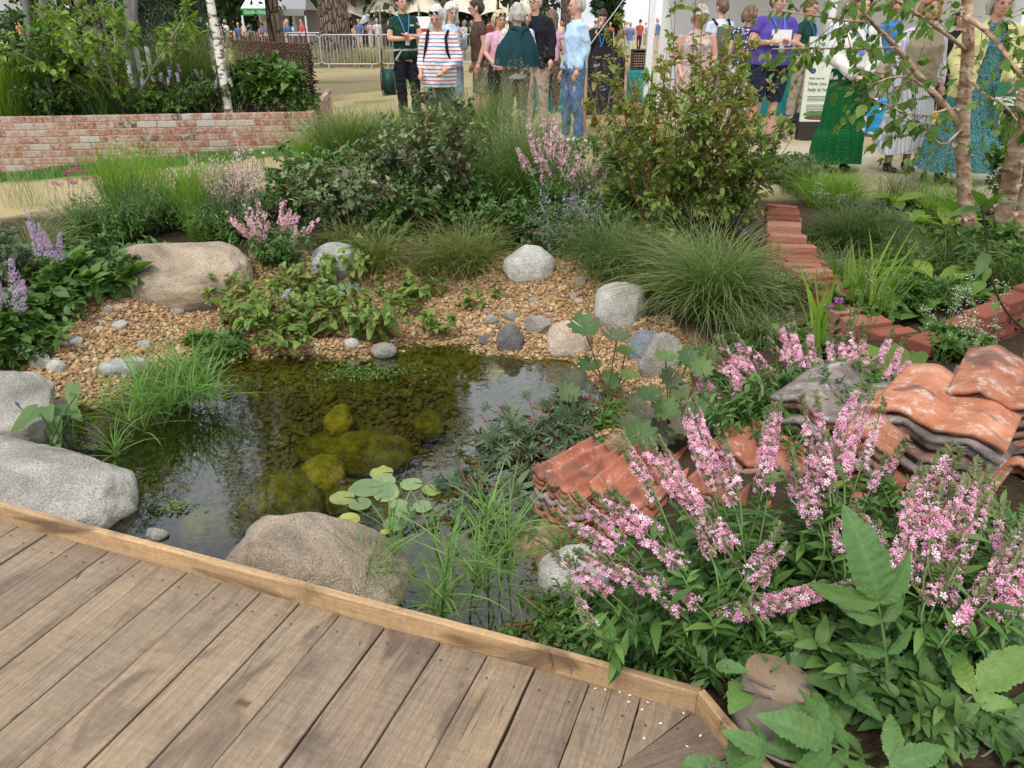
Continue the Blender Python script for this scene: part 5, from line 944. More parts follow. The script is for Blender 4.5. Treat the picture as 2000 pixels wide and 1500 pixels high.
# ================================================================ loosestrife
LLF = leafT(4, 'lance', .30, fold=.22, curl=.35)
def yfront(v): return float(np.interp(v, [780, 850, 1000, 1200, 1260], [1.80, 1.72, 1.54, 1.33, 1.28]))
def yright(v): return yfront(v) - .13
def loosestrife(base, label, spikes, seed, yf, fol, rad=.0155, fs=.0185, per=74, lsz=.055, group='pink loosestrife plants'):
    r = rng(seed); t = thing('loosestrife', base, label, 'flower plant', group); m = MB(); mf = MB(); K = 12; s = np.linspace(0, 1, K)[:, None]
    ex_ = []
    for sp_ in spikes:
        for q_ in range(2 if len(sp_) > 2 else 1):
            du, dv = r.uniform(14, 36) * (1 if r.uniform() < .5 else -1), r.uniform(-26, 30); k_ = r.uniform(.55, .95); ex_.append([(sp_[-1][0] + du + (q[0] - sp_[-1][0]) * k_ + r.uniform(-5, 5), sp_[-1][1] + dv + (q[1] - sp_[-1][1]) * k_) for q in sp_])
    for sp_ in spikes + ex_:
        pts = [Y(u, v, yf(v) + r.uniform(-.03, .03)) for u, v in sp_]; a, b_ = pts[0], pts[-1]; d = norm(b_ - a)
        b0 = base + np.array((r.normal(0, .05), r.normal(0, .04), 0)); b0[2] = float(g(b0[0], b0[1])); ctrl = a - d * min(np.linalg.norm(a - b0) * .5, .18)
        st = b0 * (1 - s) ** 2 + 2 * ctrl * s * (1 - s) + a * s ** 2; m.tubes(st, np.linspace(.0035, .0025, K), 5)
        tip = b_ + norm(d + np.array((0, 0, .25))) * r.uniform(.03, .065); q = np.array([a] + pts[1:] + [tip]); ll = np.r_[0, np.cumsum(np.linalg.norm(np.diff(q, axis=0), axis=1))]; uu = np.linspace(0, ll[-1], 12); C_ = np.stack([np.interp(uu, ll, q[:, i]) for i in range(3)], -1)
        m.tubes(C_, np.linspace(.0025, .0015, 12), 4); hi = ll[-2] / ll[-1]; n_ = max(30, int(per * ll[-2] / .13)); bloom_spikes(r, C_[None], 0, hi, n_, rad * r.uniform(.75, 1.15), fs * r.uniform(.85, 1.1), t, P_PINK, budm=P_BUD, taper=.5, buds_n=60, bud=.16)
        put_leaves(mf, LLF, r, st[None], 7, lsz, lo=.15, ang=1.05, flat=.75)
    m.build('stems', S_GREEN, t)
    for (c, n, h, sp2, sz, nl) in fol:
        b1 = G(*c); S = stems(r, b1, n, h, sp2, hv=(.55, 1), jit=sp2 * .45, power=1.2); mf.tubes(S, .0022, 4, mat=1); put_leaves(mf, LLF, r, S, nl, sz, lo=.12, ang=1.0, flat=.75, sv=.22)
    mf.build('foliage', [L_LOOSE, S_GREEN], t); return t
loosestrife(G(1230, 1260), 'pink loosestrife arching left over the white stone and red tiles', [[(1165, 1155), (1095, 1095)], [(1265, 1150), (1215, 1125), (1165, 1100)], [(1200, 1080), (1155, 1040), (1108, 1022)], [(1310, 1090), (1250, 1050), (1195, 1005)], [(1260, 1040), (1215, 1000), (1178, 978)], [(1362, 1182), (1325, 1158), (1290, 1130)], [(1145, 1200), (1128, 1170)], [(1235, 1110), (1190, 1065)], [(1320, 1110), (1275, 1065)]], 601, yfront,
    [((1215, 1235), 40, .17, .13, .045, 9), ((1300, 1255), 46, .17, .13, .05, 9), ((1340, 1225), 40, .19, .15, .05, 9), ((1165, 1220), 26, .11, .09, .035, 8)])
loosestrife(G(1420, 1260), 'pink loosestrife in the middle with one long spike lying to the right', [[(1400, 1195), (1460, 1192), (1540, 1170), (1632, 1140)], [(1405, 1185), (1470, 1182), (1530, 1165), (1590, 1148)], [(1480, 1145), (1500, 1105), (1525, 1082)], [(1420, 1075), (1370, 1010), (1320, 960), (1285, 890)], [(1432, 1100), (1415, 1060), (1400, 1020)], [(1320, 970), (1290, 920), (1262, 885)], [(1430, 980), (1395, 900), (1362, 800)], [(1500, 965), (1510, 880), (1522, 805)], [(1440, 950), (1425, 890)]], 602, yfront,
    [((1405, 1275), 44, .12, .12, .045, 9), ((1490, 1260), 44, .14, .15, .05, 9), ((1450, 1170), 36, .27, .10, .075, 8), ((1560, 1215), 36, .16, .14, .055, 9), ((1380, 1120), 30, .22, .12, .06, 8)])
loosestrife(G(1620, 1190), 'pink loosestrife standing before the wide grey tile', [[(1595, 1035), (1565, 990), (1540, 950)], [(1600, 975), (1585, 900), (1570, 805)], [(1650, 915), (1668, 850), (1698, 782)], [(1620, 955), (1612, 870)], [(1725, 1052), (1690, 1015), (1650, 990)], [(1645, 1085), (1625, 1030)], [(1700, 955), (1716, 920)], [(1560, 960), (1548, 900)], [(1738, 1100), (1722, 1050)]], 603, yfront,
    [((1620, 1190), 36, .20, .14, .06, 9), ((1690, 1160), 36, .22, .14, .06, 9), ((1580, 1110), 30, .24, .12, .065, 8), ((1760, 1120), 30, .20, .14, .06, 8)])
loosestrife(G(1860, 1200), 'pink loosestrife with green budded tips before the tall tile stacks', [[(1755, 1135), (1778, 1050), (1800, 950)], [(1810, 1170), (1850, 1090), (1912, 955)], [(1870, 1105), (1925, 1000)], [(1940, 1210), (1965, 1160), (1992, 1115)], [(1868, 1228), (1900, 1185), (1932, 1145)], [(1838, 980), (1862, 918)], [(1815, 1060), (1830, 985)], [(1760, 1010), (1790, 930)], [(1880, 1040), (1900, 940)], [(1970, 1190), (1998, 1080)], [(1850, 1180), (1875, 1120)], [(1960, 1130), (1990, 1040)], [(1780, 1140), (1830, 1080)], [(1905, 1160), (1950, 1090)]], 604, yright,
    [((1850, 1210), 20, .14, .16, .055, 9), ((1960, 1210), 18, .14, .16, .055, 9), ((1900, 1110), 40, .18, .18, .055, 9), ((1990, 1100), 36, .2, .18, .055, 9)])
def yback(v): return float(np.interp(v, [640, 820], [2.72, 2.42]))
loosestrife(G(1530, 830), 'pink loosestrife behind the tile stacks, nearest the sedge mound', [[(1432, 815), (1400, 775), (1380, 742)], [(1490, 768), (1462, 715), (1440, 668)], [(1450, 745), (1425, 730), (1400, 718)], [(1530, 760), (1500, 720), (1475, 695)], [(1470, 800), (1455, 765)], [(1560, 740), (1535, 700), (1510, 680)], [(1555, 780), (1540, 745)], [(1500, 790), (1485, 745)]], 605, yback, [((1480, 840), 40, .22, .18, .05, 9), ((1560, 820), 40, .22, .18, .05, 9)], fs=.021, rad=.018, per=115)
loosestrife(G(1660, 800), 'pink loosestrife behind the tile stacks in front of the lime rosette', [[(1590, 735), (1582, 655)], [(1565, 720), (1550, 655)], [(1628, 745), (1620, 668)], [(1655, 745), (1655, 675)], [(1690, 730), (1685, 662)], [(1725, 750), (1745, 715), (1758, 682)], [(1608, 765), (1600, 700)], [(1640, 775), (1632, 730)], [(1575, 780), (1570, 740)]], 606, yback, [((1620, 820), 40, .24, .18, .05, 9), ((1700, 810), 34, .22, .16, .05, 9)], fs=.021, rad=.018, per=115)
# green leafy tips without flowers
rosette((1440, 1060), 'young bright leafy shoots in the middle of the loosestrife', 16, .13, 611, mat=L_MID, leaf=LLF, up=1.2, name='leafy_shoots')
# creeping ground plants at deck edge
shrub((1130, 1230), 'reddish creeping plant between the water and the deck edge', 'creeping_plant', 'plant', .07, .16, 40, 7, .06, OV2, .022, 612, L_MID, S_RED)
shrub((1200, 1290), 'small leaved creeping plant against the deck edge', 'creeping_plant', 'plant', .09, .14, 40, 7, .06, OV2, .026, 613, L_SHADE, S_GREEN)
# ================================================================ big toothed leaf plant, log post
def bigleafT(n=30, m=5, w=.46, teeth=.06, shape='ovate', fold=.14, curl=.4, vein=.014):
    t = np.linspace(0, 1, n + 1); f = np.maximum(np.sin(np.pi * t ** .8) ** .75, .02) * w / 2; f[-1] = 0; tf = 1 + teeth * np.where(np.arange(n + 1) % 2, 1, -1); u = np.linspace(-1, 1, 2 * m + 1); T, U = np.meshgrid(t, u, indexing='ij')
    X = U * (f * (tf + .07 * np.cos(t * 26)))[:, None]; yy = T + .10 * np.abs(U) * 0; Z = fold * np.abs(X) * 1.2 - curl * T ** 2 + vein * np.cos((T - np.abs(U) * .10) * np.pi * 18) * np.sqrt(np.abs(U)) * (f[:, None] / (w / 2)); V = np.stack([X, yy, Z], -1).reshape(-1, 3); k = 2 * m + 1
    F = [(i * k + j, i * k + j + 1, (i + 1) * k + j + 1, (i + 1) * k + j) for i in range(n) for j in range(k - 1)]; return V, np.array(F), (np.minimum(np.abs(U) * 5, 1) * np.clip(np.abs(np.sin((T - np.abs(U) * .12) * np.pi * 8)) * 2.6, .25, 1)).reshape(-1)
BLT = bigleafT(); BLT2 = bigleafT(w=.40, curl=.5); M = Mat('leaf_big_toothed', .5, .4); c = M.ramp(M.attr('t1'), [(0, (.05, .125, .03)), (.5, (.085, .18, .045)), (1, (.17, .28, .06))]); c = M.mix(.5, c, M.ramp(M.noise(50, 4), [(.3, (.7, .75, .7)), (.65, (1.3, 1.25, 1.2))]), 'MULTIPLY')
c = M.mix(M.math('MULTIPLY', M.math('SUBTRACT', 1.0, M.attr('t2')), .45), c, (.14, .235, .08)); c = M.mix(M.ramp(M.noise(26, 4), [(.66, (0, 0, 0)), (.72, (.6, .6, .6))]), c, (.16, .17, .05)); M.b.inputs['Roughness'].default_value = .52; M.color(c); M.bump(M.vor(95), .4, .003); T_ = M.n('ShaderNodeBsdfTranslucent'); M.l(c, T_.inputs[0]); S_ = M.n('ShaderNodeMixShader'); S_.inputs[0].default_value = .28; M.l(M.b.outputs[0], S_.inputs[1]); M.l(T_.outputs[0], S_.inputs[2]); M.l(S_.outputs[0], M.o.inputs[0]); L_BIG = M.m; S_PURP = plain('stalk_purple_green', (.17, .13, .11))
def compound(root, pts, npair, Lt, Ls, seed, face=(0, -.7, .7), col=.4, sw=1.0):
    """one pinnate leaf: a stalk with a large end leaflet and paired side leaflets facing 'face'"""
    r = rng(seed); pts = np.array(pts); uu = np.linspace(0, len(pts) - 1, 22); C_ = np.stack([np.interp(uu, range(len(pts)), pts[:, i]) for i in range(3)], -1); C_ = np.stack([np.convolve(np.pad(C_[:, i], 2, mode='edge'), np.ones(5) / 5, 'valid') for i in range(3)], -1); fc = norm(np.array(face, float))
    m = MB(); m.tubes(C_ - fc * .008, np.linspace(.006, .002, 22), 6, mat=1); d = norm(C_[-1] - C_[-3]); side = norm(np.cross(d, fc)); nrm = norm(np.cross(side, d))
    m.inst(BLT[0], BLT[1], np.stack([side, d, nrm], -1)[None] * Lt, (C_[-1] - d * .02)[None], [col], 0, BLT[2])
    for k in range(npair):
        f_ = .90 - k * .72 / max(npair, 1); i = int(f_ * 21); p = C_[i]; d = norm(C_[min(i + 1, 21)] - C_[i - 1]); side = norm(np.cross(d, fc)); nrm = norm(np.cross(side, d))
        for sg in (1, -1):
            dr = norm(side * sg * .9 + d * .42 + r.normal(0, .09, 3) - nrm * .08); x_ = norm(np.cross(dr, nrm)); L_ = Ls * sw * (1 - .16 * k) * r.uniform(.85, 1.1); m.inst(BLT2[0], BLT2[1], np.stack([x_, dr, norm(np.cross(x_, dr))], -1)[None] * L_, p[None], [np.clip(col + r.normal(0, .12), 0, 1)], 0, BLT2[2])
    m.build('leaf', [L_BIG, S_PURP if seed % 3 == 0 else S_GREEN], root)
bb = P(1740, 1460, -.08); big = thing('large_toothed_plant', bb, 'large plant with big toothed green leaves in the bottom right corner', 'plant')
def D(u, v, y): return Y(u, v, y)
compound(big, [bb, D(1740, 1400, 1.12), D(1735, 1280, 1.14), D(1722, 1200, 1.16), D(1712, 1150, 1.17)], 4, .19, .115, 701, face=(-.05, -.75, .55), col=.35)
compound(big, [bb, D(1800, 1440, 1.06), D(1860, 1390, 1.07), D(1930, 1330, 1.09)], 1, .16, .10, 702, face=(-.5, -.3, .8), col=.85)
compound(big, [bb, D(1690, 1480, 1.0), D(1650, 1465, 1.0), D(1600, 1440, 1.0)], 3, .14, .11, 703, face=(0, -.5, .85), col=.45)
compound(big, [bb, D(1660, 1440, 1.08), D(1630, 1425, 1.09), D(1600, 1410, 1.10)], 2, .10, .075, 704, face=(-.2, -.5, .8), col=.6)
compound(big, [bb, D(1850, 1500, 1.0), D(1920, 1480, 1.0), D(1960, 1450, 1.0)], 2, .14, .11, 705, face=(0, -.5, .85), col=.3)
compound(big, [bb, D(1850, 1330, 1.28), D(1900, 1250, 1.3), D(1960, 1190, 1.32)], 3, .15, .12, 706, face=(0, -.6, .7), col=.2)
compound(big, [bb, D(1560, 1500, .98), D(1510, 1480, .98), D(1480, 1460, .98)], 1, .09, .08, 708, face=(.1, -.5, .8), col=.5)
compound(big, [bb, D(1720, 1520, .95), D(1730, 1500, .94), D(1760, 1490, .94)], 2, .11, .11, 709, face=(0, -.5, .85), col=.5)
r = rng(711)
for k, (u, v, L, c) in enumerate([(1450, 1345, .11, .75), (1660, 1350, .10, .2), (1690, 1340, .09, .2), (1820, 1290, .12, .15), (1880, 1330, .12, .2), (1960, 1380, .13, .3), (1830, 1400, .09, .9), (1780, 1370, .10, .25), (1980, 1240, .12, .2), (1930, 1420, .12, .2), (1850, 1470, .07, .95), (1880, 1460, .06, .95), (1450, 1470, .12, .3), (1420, 1300, .06, .4), (1560, 1460, .10, .3), (1990, 1500, .14, .3), (1380, 1500, .10, .3)]):
    yy = 1.0 + (1500 - v) * .0009; p = D(u, v, yy); d = norm(np.array((r.normal(0, .8), r.normal(-.25, .4), r.uniform(.0, .5)))); x_ = norm(np.cross(d, (0, -.4, .9))); m = MB(); s = np.linspace(0, 1, 8)[:, None]; c0 = bb + np.array((r.normal(0, .04), r.normal(0, .04), -.02)); m.tubes(c0 * (1 - s) + p * s + np.array((0, 0, .04)) * s * (1 - s), .0035, 5); m.build('stalk', S_PURP, big)
    m = MB(); m.inst(BLT[0], BLT[1], np.stack([x_, d, norm(np.cross(x_, d))], -1)[None] * L * 1.15, p[None] - d * L * .5, [c], 0, BLT[2]); m.build('leaf', L_BIG, big)
shrub((1700, 1340), 'dark undergrowth leaves between loosestrife and log post', 'low_foliage', 'plant', .10, .16, 18, 6, .08, leafT(6, w=.45, teeth=.06, curl=.45), .055, 720, L_SHADE, S_PURP)
shrub((1850, 1400), 'dark undergrowth below the big toothed leaves', 'low_foliage', 'plant', .08, .22, 14, 6, .08, leafT(6, w=.42, teeth=.06, curl=.45), .05, 721, L_SHADE, S_PURP)
# log post
M = Mat('bark_smooth', .9, .15); M.color(M.mix(M.noise(14, 6, M.obj((1, 1, .4)), dist=.6), (.14, .115, .09), (.33, .28, .235))); M.bump(M.noise(60, 5, M.obj((1, 1, .3))), .6, .006); BARKS = M.m
M = Mat('log_cut_end', .85, .15); v_ = M.n('ShaderNodeTexWave'); v_.wave_type = 'RINGS'; v_.rings_direction = 'Z'; v_.inputs['Scale'].default_value = 26; v_.inputs['Distortion'].default_value = 5; v_.inputs['Detail'].default_value = 3; M.l(M.obj(), v_.inputs[0]); cc_ = M.mix(v_.outputs[1], (.205, .14, .09), (.225, .155, .10)); M.color(M.mix(M.ramp(M.noise(9, 4), [(.42, (0, 0, 0)), (.62, (.85, .85, .85))]), cc_, (.27, .22, .165))); M.bump(M.noise(60, 5), .6, .005); CUT = M.m
tp = Y(1522, 1325, 1.20); lg = thing('log_post', (tp[0], tp[1], -.2), 'short upright log post with weathered cut top beside the deck corner', 'log'); m = MB(); a = np.linspace(0, 2 * np.pi, 49)[:-1]; rr = 1 + .05 * np.cos(2 * a + .5) + .03 * np.cos(3 * a); K = 10; V = []; nrm = norm(np.array((.18, -.12, 1)))
for k in range(K + 3):
    f_ = min(k / K, 1); q = {K + 1: .95, K + 2: .0}.get(k, 1.0); q = q if k <= K else q; zc = -.30 + (tp[2] + .30) * f_
    rad_ = .070 * q * (1 + .1 * (1 - f_)); x = rad_ * rr * np.cos(a) * 1.05; y = rad_ * rr * np.sin(a) * .92; z = zc + (-(nrm[0] * x + nrm[1] * y) / nrm[2]) * f_ + (.004 if k > K else 0); V.append(np.stack([tp[0] + x + .02 * (f_ - 1), tp[1] + y, z], -1))
V = np.array(V); F = [(k * 48 + j, k * 48 + (j + 1) % 48, (k + 1) * 48 + (j + 1) % 48, (k + 1) * 48 + j) for k in range(K) for j in range(48)]; m.add(V[:K + 1].reshape(-1, 3), F); m.build('bark', BARKS, lg)
m = MB(); VV = V[K:].reshape(-1, 3); F = [(k * 48 + j, k * 48 + (j + 1) % 48, (k + 1) * 48 + (j + 1) % 48, (k + 1) * 48 + j) for k in range(2) for j in range(48)]; m.add(VV, F); m.build('cut_top', CUT, lg)
# ================================================================ people
def ell(c, r_, Q=None):
    V, F = ICO3; V = V * np.array(r_)
    if Q is not None: V = V @ np.asarray(Q).T
    return V + np.array(c), F
def chain(pts, rad, n=18):
    """closed tube through points; rad (k,) or (k,2) as (side, front)"""
    pts = np.asarray(pts, float); rad = np.asarray(rad, float); rad = rad if rad.ndim == 2 else np.stack([rad, rad], -1); k = len(pts); s = np.linspace(0, k - 1, (k - 1) * 5 + 1)
    p = np.stack([np.interp(s, range(k), pts[:, i]) for i in range(3)], -1); q = np.stack([np.interp(s, range(k), rad[:, i]) for i in range(2)], -1)
    d = norm(np.gradient(p, axis=0)); ref = np.array((1., 0, 0)) if abs(d.mean(0)[0]) < .8 else np.array((0, 0, 1.)); y = norm(np.cross(d, ref)); x = np.cross(y, d); a = np.arange(n) * 2 * np.pi / n
    R_ = p[:, None] + q[:, None, 0:1] * x[:, None] * np.cos(a)[None, :, None] + q[:, None, 1:2] * y[:, None] * np.sin(a)[None, :, None]; K = len(p); V = R_.reshape(-1, 3)
    F = [(i * n + j, i * n + (j + 1) % n, (i + 1) * n + (j + 1) % n) for i in range(K - 1) for j in range(n)] + [(i * n + j, (i + 1) * n + (j + 1) % n, (i + 1) * n + j) for i in range(K - 1) for j in range(n)]
    F += [(0, j + 1, j) for j in range(1, n - 1)] + [((K - 1) * n, (K - 1) * n + j, (K - 1) * n + j + 1) for j in range(1, n - 1)]
    return V, np.array(F)
def fuse(name, prims, mat, root, vox=.010, smooth=3, disp=None, T=None, cut=None):
    """union of overlapping closed pieces -> one continuous skin"""
    m = MB()
    for V, F in prims: m.add(V, F)
    o = m.build('tmp', mat); rm = o.modifiers.new('r', 'REMESH'); rm.mode = 'VOXEL'; rm.voxel_size = vox; sm = o.modifiers.new('s', 'SMOOTH'); sm.factor = .5; sm.iterations = smooth
    dg = bpy.context.evaluated_depsgraph_get(); me = bpy.data.meshes.new_from_object(o.evaluated_get(dg)); bpy.data.objects.remove(o)
    n = len(me.vertices); V = np.empty(n * 3, np.float32); me.vertices.foreach_get('co', V); V = V.reshape(-1, 3).astype(float)
    if disp is not None:
        N_ = np.empty(n * 3, np.float32); me.vertices.foreach_get('normal', N_); V = V + N_.reshape(-1, 3) * disp(V)[:, None]
    nf = len(me.polygons); ix = np.empty(len(me.loops), np.int32); me.loops.foreach_get('vertex_index', ix); F = ix.reshape(nf, 4) if len(me.loops) == nf * 4 else np.array([list(p.vertices)[:4] if len(p.vertices) > 3 else list(p.vertices) + [p.vertices[2]] for p in me.polygons]); bpy.data.meshes.remove(me)
    if cut is not None: F = F[cut(V[F].mean(1))]
    m = MB(); W = V if T is None else T(V); m.add(W, F); o = m.build(name, mat); o.parent = root; return o
def skinmat(name, c):
    M = Mat(name, .55, .3); M.color(M.mix(M.noise(25, 3), tuple(x * .9 for x in c), tuple(min(1, x * 1.08) for x in c))); M.b.inputs['Subsurface Weight'].default_value = .08; M.b.inputs['Subsurface Scale'].default_value = .02; return M.m
SK = [skinmat('skin_fair', (.60, .37, .28)), skinmat('skin_tanned', (.48, .27, .19)), skinmat('skin_ruddy', (.56, .31, .23))]
def hairmat(name, a, b):
    M = Mat(name, .6, .35); n = M.noise(40, 4, M.obj((1, 1, .12))); M.color(M.mix(M.ramp(n, [(.35, (0, 0, 0)), (.65, (1, 1, 1))]), a, b)); M.bump(n, .8, .006); return M.m
H_WHITE = hairmat('hair_white', (.45, .43, .40), (.75, .73, .70)); H_GREY = hairmat('hair_grey', (.25, .23, .20), (.52, .49, .43)); H_BROWN = hairmat('hair_dark_brown', (.025, .016, .011), (.07, .045, .03)); H_MID = hairmat('hair_mid_brown', (.09, .055, .035), (.22, .14, .09)); H_BLOND = hairmat('hair_blond', (.35, .25, .14), (.62, .50, .32)); H_GINGER = hairmat('hair_auburn', (.22, .09, .04), (.42, .2, .1))
def cloth(name, c, c2=None, kind=None, rough=.85, s=1.0):
    M = Mat(name, rough, .15); pos = M.obj(); base = M.mix(M.noise(90, 3), tuple(x * .85 for x in c), tuple(min(1, x * 1.1) for x in c))
    if kind == 'stripes':
        sx = M.n('ShaderNodeSeparateXYZ'); M.l(pos, sx.inputs[0]); z = M.math('ADD', sx.outputs[2], M.math('MULTIPLY', M.noise(5, 2), .02)); f = M.math('FRACT', M.math('MULTIPLY', z, 26.0 * s)); k = M.math('FRACT', M.math('MULTIPLY', z, 13.0 * s)); st = M.mix(M.math('GREATER_THAN', k, .5), c2[0], c2[1]); base = M.mix(M.math('GREATER_THAN', f, .62), base, st)
    if kind == 'vstripes':
        sx = M.n('ShaderNodeSeparateXYZ'); M.l(pos, sx.inputs[0]); f = M.math('FRACT', M.math('MULTIPLY', M.math('ADD', sx.outputs[0], M.math('MULTIPLY', sx.outputs[1], .6)), 42.0 * s)); base = M.mix(M.math('MULTIPLY', M.math('GREATER_THAN', f, .6), .6), base, c2)
    if kind == 'floral':
        v = M.n('ShaderNodeTexVoronoi'); v.inputs['Scale'].default_value = 34 * s; M.l(pos, v.inputs['Vector']); n = M.noise(50 * s, 3); base = M.mix(M.ramp(M.math('ADD', v.outputs['Distance'], M.math('MULTIPLY', n, .5)), [(.54, (1, 1, 1)), (.62, (0, 0, 0))]), base, c2)
    if kind == 'paisley':
        w_ = M.n('ShaderNodeTexWave'); w_.inputs['Scale'].default_value = 5 * s; w_.inputs['Distortion'].default_value = 26; w_.inputs['Detail'].default_value = 5; w_.inputs['Detail Scale'].default_value = 2.5; M.l(pos, w_.inputs[0]); base = M.ramp(w_.outputs[1], [(.0, c), (.35, c2[0]), (.6, c2[1]), (.85, c2[2]), (1, c)], 'LINEAR'); base = M.mix(.5, base, M.ramp(M.vor(60 * s), [(.1, (1.8, 1.8, 1.8)), (.35, (.7, .7, .7))]), 'MULTIPLY')
    if kind == 'lace':
        w_ = M.n('ShaderNodeTexWave'); w_.inputs['Scale'].default_value = 16; w_.inputs['Distortion'].default_value = 9; w_.inputs['Detail Scale'].default_value = 2; w_.bands_direction = 'Z'; M.l(pos, w_.inputs[0]); base = M.mix(M.ramp(w_.outputs[1], [(.35, (0, 0, 0)), (.5, (1, 1, 1))]), base, c2); M.bump(w_.outputs[1], .5, .01)
    M.color(base)
    if kind != 'lace': M.bump(M.noise(14, 4, M.obj((1, 1, .5)), dist=.6), .5, .02)
    return M.m
NAVY = cloth('trousers_navy', (.012, .014, .022)); BLACKC = cloth('cloth_black', (.012, .012, .014)); BEIGE = cloth('trousers_beige', (.38, .32, .25)); OLIVE = cloth('trousers_olive', (.13, .125, .095)); DENIM = cloth('jeans_blue', (.075, .14, .27), None); SHOE = plain('shoe_dark', (.03, .03, .035), .6); SHOEW = plain('shoe_white', (.6, .6, .6), .6)
FOLD = lambda a, sx=9, sz=5, sd=1: (lambda V: a * (1.1 - 3.2 * np.abs(fbm(np.stack([V[:, 0] * sx + V[:, 2] * 2, V[:, 1] * sx, V[:, 2] * sz], -1), sd, 3)) * .8))
LAN = plain('lanyard_blue', (.05, .20, .55), .5); DARKM = plain('dark_plastic', (.015, .015, .018), .35, .5); WHITEM = plain('white_plastic', (.7, .7, .7), .4)
def person(u, y, h, rz, label, skin=0, hair=None, hairm=H_BROWN, top=None, topkind='tee', bottom=None, bottomkind='trousers', shoes=SHOE, armL=None, armR=None, build=1.0, hp=0.0, ht=0.0, legs=.0, glasses=None, lanyard=False, belly=0.0, x=None, group='visitors standing at the show garden', vox=.011, skirt=None, jacket=None, extra=None, neckm=None):
    """u: photo column of the body; y: distance; rz turns the person (0 faces the camera)"""
    X = (u - 1000) / FPX * (y * CP + 1.0 * SP * .5) if x is None else x; gz_ = float(g(X, y)); s = h * (.945 if y > 8 else .965) / 1.70; root = thing('person', (X, y, gz_), label, 'person', group); rp = rng(int(u) + 5); root.rotation_euler = (rp.normal(0, .015), rp.normal(0, .025), rp.normal(0, .12)); ht = ht + rp.normal(0, .22); hp = hp + rp.uniform(0, .15); cr_, sr_ = math.cos(rz), math.sin(rz); RZ = np.array([(cr_, -sr_, 0), (sr_, cr_, 0), (0, 0, 1)])
    T = lambda V: (V * s) @ RZ.T; b = build; sk = SK[skin]; hd = np.array(Matrix.Rotation(ht, 3, 'Z') @ Matrix.Rotation(hp, 3, 'X')); hc = np.array((0, -.015, 1.50)); HT = lambda V: (V - hc) @ hd.T + hc
    def h_(pr): return HT(pr[0]), pr[1]
    sh = .158 * (b * .5 + .5); A = {}
    for sg, arm in ((1, armL), (-1, armR)):
        if arm is None: arm = ((.255 * sg, .02, 1.14), (.265 * sg, -.05, .90))
        e, w_ = np.array(arm[0]), np.array(arm[1]); e = e * (.84, 1, 1); w_ = w_ * (.92, 1, 1); S0 = np.array((sh * sg, .005, 1.355)); A[sg] = (S0, e, w_, norm(w_ - e))
    head = [h_(ell((0, -.005, 1.60), (.074, .092, .100))), h_(ell((0, -.035, 1.545), (.056, .060, .062))), h_(ell((0, -.060, 1.515), (.030, .028, .024))), h_(ell((0, -.104, 1.575), (.011, .016, .018))), h_(ell((0, -.098, 1.59), (.008, .010, .024))), h_(ell((0, -.088, 1.618), (.045, .012, .008))), h_(ell((.034, -.078, 1.57), (.018, .014, .016))), h_(ell((-.034, -.078, 1.57), (.018, .014, .016))),
            h_(ell((.076, .008, 1.583), (.009, .018, .030))), h_(ell((-.076, .008, 1.583), (.009, .018, .030)))]
    body = head + [chain([(0, .01, 1.36), (0, -.002, 1.45), (0, -.01, 1.54)], [.062, .052, .054]), chain([(0, .0, .84), (0, .0, .95), (0, -.005, 1.08), (0, -.005, 1.25), (0, .01, 1.36), (0, .012, 1.40)], [(.14 * b, .10 * b), (.155 * b, .105 * b), (.13 * b, .095 * b), (.145 * b, .105 * b), (.14, .08), (.09, .06)])]
    for sg in (1, -1):
        S0, e, w_, d = A[sg]; body.append(chain([S0, (S0 + e) / 2, e, (e + w_) / 2, w_], [.050 * b, .044 * b, .036 * b, .034, .025])); pl = w_ + d * .045; body.append(ell(w_ + d * .045, (.036, .036, .040))); up = norm(np.cross(d, (0, 1, 0.2))); sd_ = norm(np.cross(d, up))
        for k in range(4):
            o = sd_ * (k - 1.5) * .019; L_ = (.060, .072, .068, .052)[k]; c0 = w_ + d * .07 + o; cv = np.array((0, 0, 0)) - up * .014 * sg; body.append(chain([c0, c0 + d * L_ * .5 + cv * .3, c0 + d * L_ + cv], [.0095, .009, .0075], 8))
        t0 = w_ + d * .035 - sd_ * .03; body.append(chain([t0, t0 + d * .03 - sd_ * .016, t0 + d * .06 - sd_ * .018], [.012, .0105, .009], 8))
    lx = .085 * b; LG = {}
    for sg in (1, -1):
        k_ = np.array(((lx + .005) * sg, -.01 + legs * sg * .3, .48)); an = np.array(((lx + .01) * sg, .02 + legs * sg, .085)); LG[sg] = (np.array((lx * sg, 0, .88)), k_, an); body.append(chain([LG[sg][0], k_ * .5 + LG[sg][0] * .5, k_, (k_ + an) / 2 + (0, .012, .03), an], [.085 * b, .072 * b, .052, .050, .036])); body.append(ell(an + (0, -.055, -.045), (.040, .105, .036)))
    fuse('body', body, sk, root, vox=.009, smooth=2, T=T)
    # face details
    eyem = DARKM
    for sg in (1, -1):
        m = MB(); V, F = ell((.031 * sg, -.087, 1.597), (.013, .008, .0065)); m.add(T(HT(V)), F); V, F = ell((.031 * sg, -.091, 1.611), (.017, .006, .003)); m.add(T(HT(V)), F); o = m.build('eye', EYE); o.parent = root
    m = MB(); V, F = ell((0, -.094, 1.541), (.022, .007, .0055)); m.add(T(HT(V)), F); o = m.build('lips', LIP); o.parent = root
    hp_ = []
